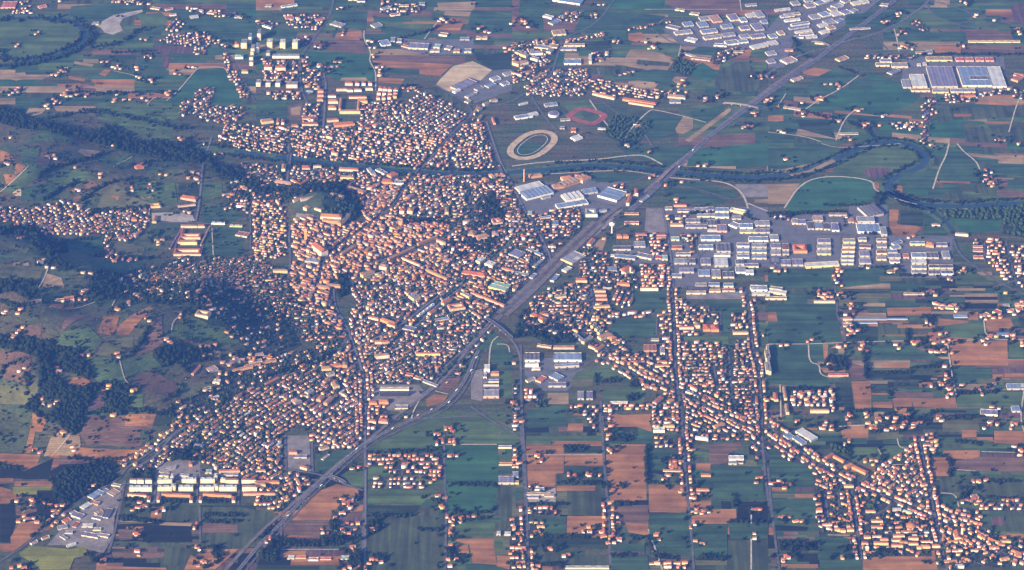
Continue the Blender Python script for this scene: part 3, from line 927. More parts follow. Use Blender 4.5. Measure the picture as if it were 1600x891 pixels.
ROADS = """
# type width tile points
moto 11 F 366,900 405,852 442,816 480,772 520,737 562,700 600,677 650,654 690,637 716,612 732,584 742,558 748,548
moto 5 F 374,905 413,856 450,818 488,775 527,741 566,706 604,683 652,661 693,645 722,618 738,588 748,560
rail 10 F 345,900 400,838 450,795 500,750 540,715 575,690 620,650 660,622 700,588 735,540 770,505 790,487
rail 46 F 784,492 815,465 850,430 880,400 905,376 935,348
rail 15 F 770,505 790,487 850,430 900,380 950,335 985,312 1010,300 1040,268 1075,243 1100,222 1150,178 1190,148 1230,118 1270,92
moto 20 F 985,330 1010,308 1040,280 1065,255 1085,235 1110,212 1160,175 1200,147 1250,112 1275,95 1300,75 1340,45 1400,0 1420,-20
moto 9 03 -60,500 60,420 200,340 370,300 500,250 640,225 760,170 850,120 900,85 980,30 1000,-20
asph 8 03 960,0 1080,20 1220,70 1300,95 1400,125 1540,160 1584,170
asph 8 03 990,30 1000,80 1060,120 1150,150 1250,175 1350,165 1420,150
asph 6 03 1220,70 1270,100 1260,130 1180,150
asph 6 03 690,250 680,230 720,195 780,170
asph 6 03 690,250 720,290 760,330
asph 7 03 440,290 500,305 600,330 760,335 920,320
asph 7 02 1280,640 1400,650 1500,650 1584,670
asph 7 13 -300,-270 -180,-180 0,-225
pale 6 03 780,180 800,250 810,320
pale 6 03 230,680 330,610 440,560 560,470
pale 6 03 420,870 470,740 540,680
pale 5 03 1490,820 1540,640 1584,560
pale 5 03 0,820 100,830 240,850 330,880
pale 4 03 60,660 100,600 110,580
asph 8 01 480,0 470,60 440,130 400,180 340,270 280,340 270,440 280,560 320,640
pale 6 01 670,190 665,240 705,310 710,340 700,380 740,440 742,500 740,560
asph 9 01 415,450 435,520 425,600 425,700 415,790
pale 5 01 1040,245 1110,150 1150,120
asph 8 01 1110,530 1200,580 1300,640 1340,690 1320,720
pale 5 00 1030,625 1100,570 1210,435 1240,418 1390,415 1408,455
asph 5 00 1380,290 1430,360 1480,450 1540,560 1584,640
pale 4 00 700,440 820,465 900,500
pale 4 00 910,650 950,605 990,605
asph 8 F 775,152 750,172 725,190 700,215 660,262 640,285 620,312 600,338
asph 7 F 735,180 742,172 760,168 800,160 830,140 862,118 870,90 880,60 930,40 960,0
asph 9 F 760,190 768,215 780,250 800,290 820,330 840,360 860,400 862,420
asph 8 02 120,600 170,680 230,760 290,820
asph 7 F 862,118 890,130 930,150 960,175 1000,200 1020,230
pale 6 02 480,620 520,680 560,740 610,800
pale 6 02 700,860 710,830 780,750 850,685 880,680 1060,720 1200,760
asph 6 02 860,180 920,220 990,270 1200,290 1290,300
asph 9 02 530,420 540,470
pale 5 02 1030,350 1045,285
pale 5 02 1420,70 1410,0
asph 6 02 1040,90 1150,240 1180,270
asph 6 02 1490,80 1584,200
asph 6 03 150,20 220,110 330,240
asph 5 03 290,20 345,100
asph 6 02 230,170 320,200 300,270 290,330
pale 5 02 820,60 1330,60 
asph 5 03 130,250 200,330
pale 8 12 0,140 100,125 250,110 400,105 560,95 700,75 800,70 850,85 930,130
pale 6 12 150,190 300,185 520,170 700,165 860,190 950,210
pale 8 12 860,200 960,210 1100,220 1250,230 1350,250 1420,300 1450,360 1460,400
asph 6 12 640,250 760,235 850,190
asph 6 12 940,250 1100,270 1250,310 1350,345
asph 9 12 930,400 950,480 960,560 975,640 985,720 990,800 1000,891
asph 7 12 30,380 110,460 160,540 200,640 220,720 260,790
asph 7 12 420,330 600,385 760,395 930,400
pale 8 12 1460,370 1584,420
asph 6 12 990,730 1150,720 1180,670 1290,600 1380,570
asph 6 12 1140,580 1150,720 1170,780
asph 9 13 0,470 100,510 240,550 440,550 560,565 660,570 850,575 1000,580 1140,580
pale 7 13 100,400 205,240 380,195 650,225 655,280 690,300
asph 7 13 0,772 420,765 640,750 800,735 1000,735 1140,745 1220,740 1300,770 1400,840 1470,880 1584,930
asph 8 13 1140,570 1160,640 1210,710 1300,770
pale 6 13 1120,0 1100,80 1060,150 1020,280
pale 6 13 1170,0 1210,50 1290,110 1310,160
pale 4 13 820,0 430,30 330,0
pale 4 13 1060,405 1360,405 1584,380
pale 5 13 730,320 800,345 920,375 
asph 6 13 1470,600 1500,720 1540,880
asph 6 13 1340,600 1340,740
asph 6 13 450,560 450,750
asph 6 13 550,560 550,750
asph 6 13 660,570 650,750
asph 6 13 290,580 300,720
asph 6 13 740,580 740,740
asph 9 10 1310,-40 1260,100 1245,250 1225,420 1210,480
asph 6 10 920,490 1210,490 1400,500 1500,515
pale 4 10 920,440 930,380 990,370 1000,400
pale 5 10 1100,390 1210,375
pale 4 10 0,300 120,200 180,140
pale 4 10 720,130 820,80
pale 4 10 240,891 280,820 300,760
asph 6 10 1070,690 1120,510
asph 6 10 1240,700 1280,510
pale 4 10 1310,500 1320,690
asph 6 10 1550,400 1550,650
asph 10 11 200,0 205,110 190,250
asph 8 11 205,500 205,620 215,720 200,830
asph 8 11 1440,-20 1500,90 1560,200 1600,280
asph 6 11 1300,250 1330,340 1310,400
asph 8 11 900,710 1000,770 1100,830 1200,850
asph 5 11 380,870 420,700 560,600 700,500 780,440 790,400
asph 7 11 700,740 900,690 1150,590 1220,540 1220,490
asph 8 F 690,520 640,505 600,495 560,495
asph 9 F 640,520 680,480 720,450 755,420 780,395 800,375
asph 8 21 510,170 580,270 570,300 500,400
asph 9 F 545,520 560,560 571,600 570,700 571,760 570,900
asph 9 21 580,400 700,330 860,260 960,180 1130,50
asph 6 21 480,0 490,130 560,220
asph 9 F 768,498 780,503 795,525 812,550 814,580
asph 9 21 1450,205 1300,380 1180,470 1120,580 1000,700
pale 5 21 1500,300 1450,340 1440,500
pale 5 21 1490,350 1560,350 1570,400
pale 5 21 960,820 975,760 1010,700
pale 4 21 1110,640 1190,660
asph 7 F 735,635 770,660 800,675 815,688
asph 6 F 645,655 700,653 745,650
asph 8 F 814,540 814,600 816,660 819,700 822,770 825,900
asph 7 22 60,500 200,520 380,520 480,460 550,430
asph 8 22 550,430 600,450 700,500 800,560 900,600 1000,630 1120,690 1300,780 1420,840 1500,870
asph 8 22 590,450 590,370 480,300
asph 7 22 985,0 1005,200 1005,430 1020,620 1050,750 1050,891
asph 8 22 1440,0 1470,150 1490,400 1525,500 1540,700 1550,891
asph 6 22 1340,400 1350,560 1370,720
asph 6 22 1250,480 1270,640
asph 8 22 550,700 545,891
asph 7 22 490,0 495,170
asph 6 22 745,0 745,60
asph 5 22 895,190 895,300
asph 6 22 1290,150 1290,280
asph 7 23 415,0 430,120 425,180 470,240 480,340
pale 5 23 0,350 250,350 600,335 850,330
pale 5 23 250,350 255,465 320,475 320,540 400,560 500,545
pale 5 23 1110,340 1140,560 1165,670
pale 5 23 1335,200 1350,325 1584,320
pale 5 23 75,600 80,800
pale 6 23 440,860 600,850 730,850
asph 8 23 1390,0 1584,-60
pale 5 23 1584,640 1560,800 1584,891
asph 7 32 50,-40 70,200 80,450 95,640 100,891
asph 8 32 555,-10 575,300 595,500 600,690 610,891
asph 7 32 1050,-20 1065,200 1080,400 1095,520 1110,680 1125,891
asph 7 32 1540,-20 1560,250 1590,500
pale 6 32 845,640 910,830 930,891
pale 5 32 1480,500 1480,891
pale 4 32 70,180 320,180 560,180
asph 7 33 0,260 10,400 35,640 70,891
asph 7 33 0,0 150,110 300,240 520,360 760,450 960,540 1030,570 1180,650 1400,760 1584,840
asph 7 33 515,400 550,640 580,830
asph 7 33 930,60 1000,400 1040,600 1080,780 1110,891
asph 5 33 345,410 365,500 380,620
asph 5 33 430,410 450,560
asph 6 33 390,160 520,240 640,300 560,350
pale 4 33 680,140 730,240 830,240
pale 4 33 800,80 810,130 850,140
pale 5 33 1070,415 1160,420 1180,500
pale 4 33 1320,160 1530,165
pale 4 33 1140,270 1300,280
asph 6 33 660,550 730,520 760,480
asph 6 33 720,560 740,620
pale 4 33 370,675 545,680
asph 8 31 672,-10 680,400 660,600 665,891
asph 7 31 1165,-10 1165,350 1180,500 1170,891
pale 5 31 1165,115 1490,115
asph 7 31 155,600 155,820
asph 8 31 195,270 400,300 520,350 660,400
asph 8 31 180,60 185,270
asph 7 31 345,100 350,280
pale 4 31 160,765 520,765
asph 7 30 0,840 130,760 300,620 450,480 600,400 740,330 780,260 880,200 1000,110 1100,30
asph 7 30 775,340 740,500 715,640 670,790
asph 8 30 790,280 960,200 1060,60 1200,-20
asph 6 30 970,330 950,490
asph 7 30 1220,300 1220,480
asph 6 30 1480,300 1475,490
asph 6 30 770,360 960,340 1220,345 1584,340
asph 6 30 1235,500 1240,720
pale 4 30 320,190 430,60
pale 3 30 140,540 210,460
pale 3 30 730,590 960,600
pale 4 20 740,450 770,570 800,600
pale 4 20 690,120 710,80
pale 4 20 460,130 590,90
pale 4 20 1060,280 1070,210 1120,170
"""
WATER = """
# width tile points
26 F 300,232 345,236 400,241 450,248 540,259 640,269 720,273 770,272 850,266 920,258 980,261 1040,268 1100,274 1170,278 1240,274 1290,258 1330,238 1362,225 1400,221 1436,231 1449,248 1440,262 1410,272 1388,285 1386,298 1403,310 1440,321 1500,324 1560,320 1620,317
20 00 -60,410 150,392 300,360 420,320 520,260 535,210 470,140 400,118 240,108 0,120 -80,130
14 F 1386,300 1420,315 1445,325 1475,343 1490,362
"""
WOODS = """
# spacing radius dark tile polygon ; zone name
N riverside wood under the northern hill
11 7 1 F -10,168 25,172 45,188 90,198 140,215 165,198 185,205 215,222 300,226 318,245 320,256 280,254 240,246 205,240 160,226 100,213 40,202 -10,190
11 7 1 F 318,240 345,262 372,262 400,285 440,298 500,290 540,288 560,310 567,330 548,348 545,338 556,322 545,305 510,300 450,311 400,300 370,284 340,272 315,256
N wooded park above the old town
12 5 0 F 505,310 540,305 555,325 548,342 520,345 500,338
N shady belt north of the old town
10 5 1 F 592,340 640,345 700,340 700,352 640,352 600,348
12 6 1 F 748,320 770,300 790,340 775,380 760,400 740,390 725,405 700,400 705,375 730,370
12 6 1 F 530,430 545,428 548,450 530,470 525,455
N ridge woods on the left hills
10 7 1 F -10,358 60,355 75,372 100,378 105,395 85,400 115,420 100,425 70,405 45,392 55,370 20,366 -10,368
16 5.5 1 F 160,420 200,432 240,440 290,445 330,450 380,455 360,475 330,470 320,490 290,478 230,475 190,468 160,470 130,455
10 6 1 F -10,440 50,440 60,455 45,470 20,455 -10,462
N black wood on the lower left hills
9 6 1 F 130,610 148,598 205,603 205,612 150,618 132,640 128,675 108,678 90,660 60,650 35,638 50,620
10 7 1 F -10,528 40,530 80,540 90,555 125,548 125,570 105,572 90,560 65,600 60,560 -10,540
9 6 1 F 60,585 85,580 90,600 140,612 140,625 60,620
9 6 1 F 88,560 100,545 125,560 150,590 140,595 105,580
9 6 1 F 163,617 205,620 198,650 165,645
9 6 1 F 240,550 255,540 285,535 285,555 270,570 255,575 245,565
N woods below the hillside quarry
18 5.5 1 F 255,475 330,490 345,500 380,505 385,520 330,510 300,495
19 5 1 F 340,470 410,460 430,485 450,500 470,540 440,555 430,540 400,530 385,500
10 5 1 F 275,560 300,545 330,545 330,565 290,570
N dark grove at the left edge of the lower fields
10 6 1 F 100,735 150,722 175,735 180,750 160,765 130,780 100,790 85,780 90,745
N dark band behind the long apartment blocks
9 6 1 F 205,738 235,735 240,748 205,748
N clump above the long apartment blocks
9 6 1 F 265,702 300,706 325,715 320,722 270,718
9 6 1 F 290,690 320,695 340,700 330,708 295,705
N trees east of the railway fork
11 6 1 F 815,490 830,485 850,505 890,515 905,535 860,540 830,525 800,530
12 6 1 F 775,455 800,470 785,480 765,478
N dark grove beside the fast road
8 6 1 F 570,820 590,815 593,830 575,840
N orchard near the lone farm
8 5 1 F 1290,560 1320,560 1325,578 1295,580
N river bend trees
10 6 1 F 1365,310 1375,300 1380,308 1372,325
N willows by the eastern river
10 6 0 F 1440,330 1500,332 1580,325 1600,330 1560,345 1470,340
N riverside copse at the right edge
11 6 0 F 1575,325 1600,320 1600,372 1565,365
N woodland beside the athletics track
12 5 0 F 930,185 1000,180 1020,195 990,230 950,215
12 5 0 F 1048,112 1060,90 1088,100 1075,120
N grove above the lower left junction
8 5 1 F 330,860 345,850 365,860 340,880
N woods by the small railway bridge
9 6 1 F 430,880 405,875 420,835 442,840
N dark trees near the village with the round hall
7 5 1 33 640,780 660,770 820,765 820,800 640,805
7 5 1 33 380,590 520,590 520,620 390,620
8 5 1 33 730,580 840,590 850,620 760,640
8 5 1 33 945,590 1020,585 1030,640 950,650
8 5 1 33 1060,700 1120,690 1100,740 1060,730
8 5 0 33 610,440 680,440 660,520 620,510
8 5 0 33 370,130 420,120 500,170 420,180
N trees beside the villages church lane
8 5 1 22 1350,740 1450,720 1400,780 1340,780
8 5 1 23 360,430 470,430 490,500 420,520 350,480
N park trees south of the station roundabout
8 5 1 21 1250,455 1290,450 1290,475 1250,475
10 5 0 22 170,700 220,690 210,740 130,740
N riding ground grove beside the crossroads
8 5 1 22 550,570 680,570 680,585 550,590
8 5 1 22 760,570 830,570 770,620 720,610
8 5 1 22 710,660 790,670 780,700 720,700
N trees along the orchards at the bottom
7 4 1 31 170,700 380,700 390,750 165,750
7 5 1 31 390,690 530,690 540,740 420,750
7 5 1 31 590,800 650,790 650,870 570,870
7 5 1 31 1170,760 1230,760 1240,830 1180,830
7 5 1 31 450,600 510,590 520,640 460,640
7 5 1 32 1140,815 1310,815 1310,830 1140,830
7 5 1 32 640,480 760,480 760,492 640,492
7 5 1 32 325,130 450,130 450,160 325,160
8 5 1 32 620,60 760,60 740,100 600,90
7 4 1 32 170,720 220,720 220,750 170,750
"""
HEDGES = """
# spacing radius dark tile line ; tree belts
N trees lining the river
9 4.5 1 F 300,226 345,230 400,235 450,242 540,253 640,263 720,267 770,267
9 4.5 1 F 300,240 345,242 400,248 450,254 540,266 640,276 720,280 780,279
9 4.5 1 F 850,258 920,251 980,256 1040,264 1100,270 1170,273 1240,270 1285,254 1325,234 1362,220 1400,216 1440,227 1455,248
9 4.5 1 F 850,272 920,264 980,268 1040,274 1100,280 1170,284 1245,279 1295,264 1335,243 1365,231 1398,227 1428,236 1440,248 1432,256 1405,266 1380,282
9 4.5 1 F 1380,290 1395,315 1440,329 1500,331 1560,326 1600,324
9 4.5 1 F 1395,290 1396,300 1440,315 1500,318 1560,314 1600,311
9 4.5 1 F 1395,305 1425,320 1450,328 1480,345 1491,362 1488,366
N trees round the river loop
9 7 1 00 -20,420 150,405 300,377 420,340 520,290 570,250 560,200 520,160 420,120 240,112 0,128
9 6 1 00 -20,375 60,385 200,370 330,340 430,290 500,245 510,200 470,150 400,135 240,122
10 6 1 00 570,300 700,285 800,240 850,190 960,180
11 6 1 00 270,740 400,715 500,700 590,690 700,710 850,740 1000,780 1200,800
9 6 1 00 -10,310 20,330 30,380
N hedge trees of the northern fields
11 5 1 00 560,590 700,575 860,580
11 5 1 00 700,330 930,320
12 5 1 00 1160,170 1300,240 1450,270
12 5 1 01 900,240 1100,190 1160,140
12 5 1 03 930,340 1584,340
12 5 1 03 240,700 560,770 700,891
12 5 1 03 440,420 600,480
12 5 1 02 990,420 1060,330 
12 6 1 F 1240,62 1245,80 1262,90
10 5 1 F 1000,318 1015,300 1040,285
10 5 1 F 1080,335 1140,330 1180,345
10 5 1 F 1290,322 1350,322
9 5 1 F 1215,335 1320,333
N hillside tree lines
10 6 1 10 230,210 330,140 500,110 640,60
10 6 1 10 270,350 400,270 480,240
10 6 1 10 500,360 600,280 700,240 860,220
10 6 1 10 570,425 720,415 920,395
10 6 1 10 480,590 560,600
10 6 1 10 560,690 800,720 950,710
9 5 1 10 800,140 900,115 1050,105 1150,100
10 6 1 20 0,80 100,130 250,110 
10 6 1 20 300,390 500,390
10 6 1 20 830,400 900,290 920,260
9 6 1 20 160,550 180,560 160,670
9 6 1 20 0,560 30,490 90,480
9 6 1 20 540,770 780,760 960,770 1100,790
10 6 1 20 1000,700 1060,680 1110,650
9 6 1 20 0,310 60,330 200,340 320,350 330,400
9 6 1 20 1110,470 1160,530
9 6 1 21 40,560 200,510 400,450 480,400
9 6 1 21 200,90 380,120 440,180
N tree lines between the lower left fields
8 5 1 30 440,200 640,220 800,200
8 5 1 30 300,340 420,370 540,400
8 5 1 30 0,245 140,270 
8 5 1 30 640,260 760,250
8 5 1 30 720,320 450,470 200,690
8 5 1 30 740,460 920,450
8 5 1 30 740,570 960,600
8 5 1 30 740,590 930,590 990,600
8 5 1 30 1240,590 1470,600
8 5 1 30 1240,550 1500,560
8 5 1 30 1000,470 1190,470
8 5 1 30 1250,470 1440,470
8 5 1 30 540,800 580,830
N tree lines between the bottom fields
8 5 1 31 690,560 960,560
8 5 1 31 1010,640 1110,650
8 5 1 31 1180,545 1460,545 1480,500
8 5 1 31 1290,580 1440,570
8 5 1 31 700,170 1150,150
8 5 1 31 1050,440 1160,480
8 5 1 31 1170,370 1250,360 1480,375
8 5 1 31 30,690 130,600
8 5 1 31 700,600 760,600
8 5 1 31 0,780 140,790
8 5 1 32 75,110 80,370
8 5 1 32 90,485 330,490
8 5 1 32 275,355 570,360
8 5 1 32 560,100 590,300 600,480
8 5 1 32 835,355 1080,352
8 5 1 32 832,120 834,350
8 5 1 32 1115,355 1160,360
8 5 1 32 1330,595 1584,600
8 5 1 32 920,815 1010,820
8 5 1 32 150,690 470,690
8 5 1 32 120,860 330,870
8 5 1 32 620,805 740,800
8 5 1 32 750,700 850,700 840,740
8 5 1 32 1380,440 1380,500
8 5 1 33 70,760 300,765
8 5 1 33 60,730 310,735
8 5 1 33 430,755 540,760
8 5 1 33 1000,190 1125,190 1128,315
8 5 1 33 995,190 1005,315
8 5 1 33 1160,100 1310,110
8 5 1 33 1310,340 1560,345
8 5 1 33 1180,390 1290,395
8 5 1 33 490,130 510,200
8 5 1 33 690,140 720,240
8 5 1 33 320,420 310,620
8 5 1 33 1330,450 1584,460
8 5 1 33 1400,700 1584,720
N tree lines between the right fields
8 5 1 23 100,630 400,630
8 5 1 23 1130,805 1330,800
8 5 1 23 1170,660 1420,650
8 5 1 23 590,380 600,480 610,560
8 5 1 23 640,530 880,530
8 5 1 23 880,500 1100,490
8 5 1 23 1290,640 1420,640
8 5 1 23 860,260 870,350
8 5 1 23 740,645 755,665
8 5 1 23 500,770 640,765
8 5 1 23 490,190 560,150
8 5 1 23 960,180 1040,185
8 5 1 13 0,440 380,430 
8 5 1 13 560,555 720,560
8 5 1 13 830,820 980,820
8 5 1 22 180,730 120,700
8 5 1 22 520,540 520,600
8 5 1 22 350,770 480,770
"""
RIBBONS = """
# palette spacing offsets tile road line
N diagonal village road
red 13 13/26 33 -10,0 150,110 300,240 520,360 760,450 960,540 1030,570 1180,650 1400,760 1584,840
N edge of the fan shaped village
red 14 12 33 930,60 1000,400 1040,600 1080,780 1110,891
red 14 12 33 515,400 550,640 580,830
red 13 12/25 33 640,340 780,260 930,150
red 13 12/24 33 1040,520 1180,560 1320,600
N main avenue frontage
town 13 13/26 22 550,430 600,450 700,500 800,560 900,600 1000,630 1120,690 1300,780 1420,840 1500,870
town 14 13 22 985,0 1005,200 1005,430 1020,620 1050,750 1050,891
town 14 12 22 1440,0 1470,150 1490,400 1525,500 1540,700 1550,891
N frontage of the lower lanes
red 17 12 32 1060,30 1080,400
red 22 12 32 595,480 600,690
red 20 12 32 75,500 100,891
N approach road at the lower left
hill 13 12/25 30 780,260 880,200 1000,110 1100,30 1200,-20
hill 14 12 30 300,620 450,480
N central town streets
old 11 10/20 21 580,400 700,330 860,260 960,180
town 13 12/24 F 545,520 560,560 571,600 570,700
old 11 9/18 F 700,215 660,262 640,285 620,312 600,338
old 11 9/18 11 380,870 420,700 560,600 700,500
old 11 9/18 11 900,710 1000,770 1100,830 1200,850
"""
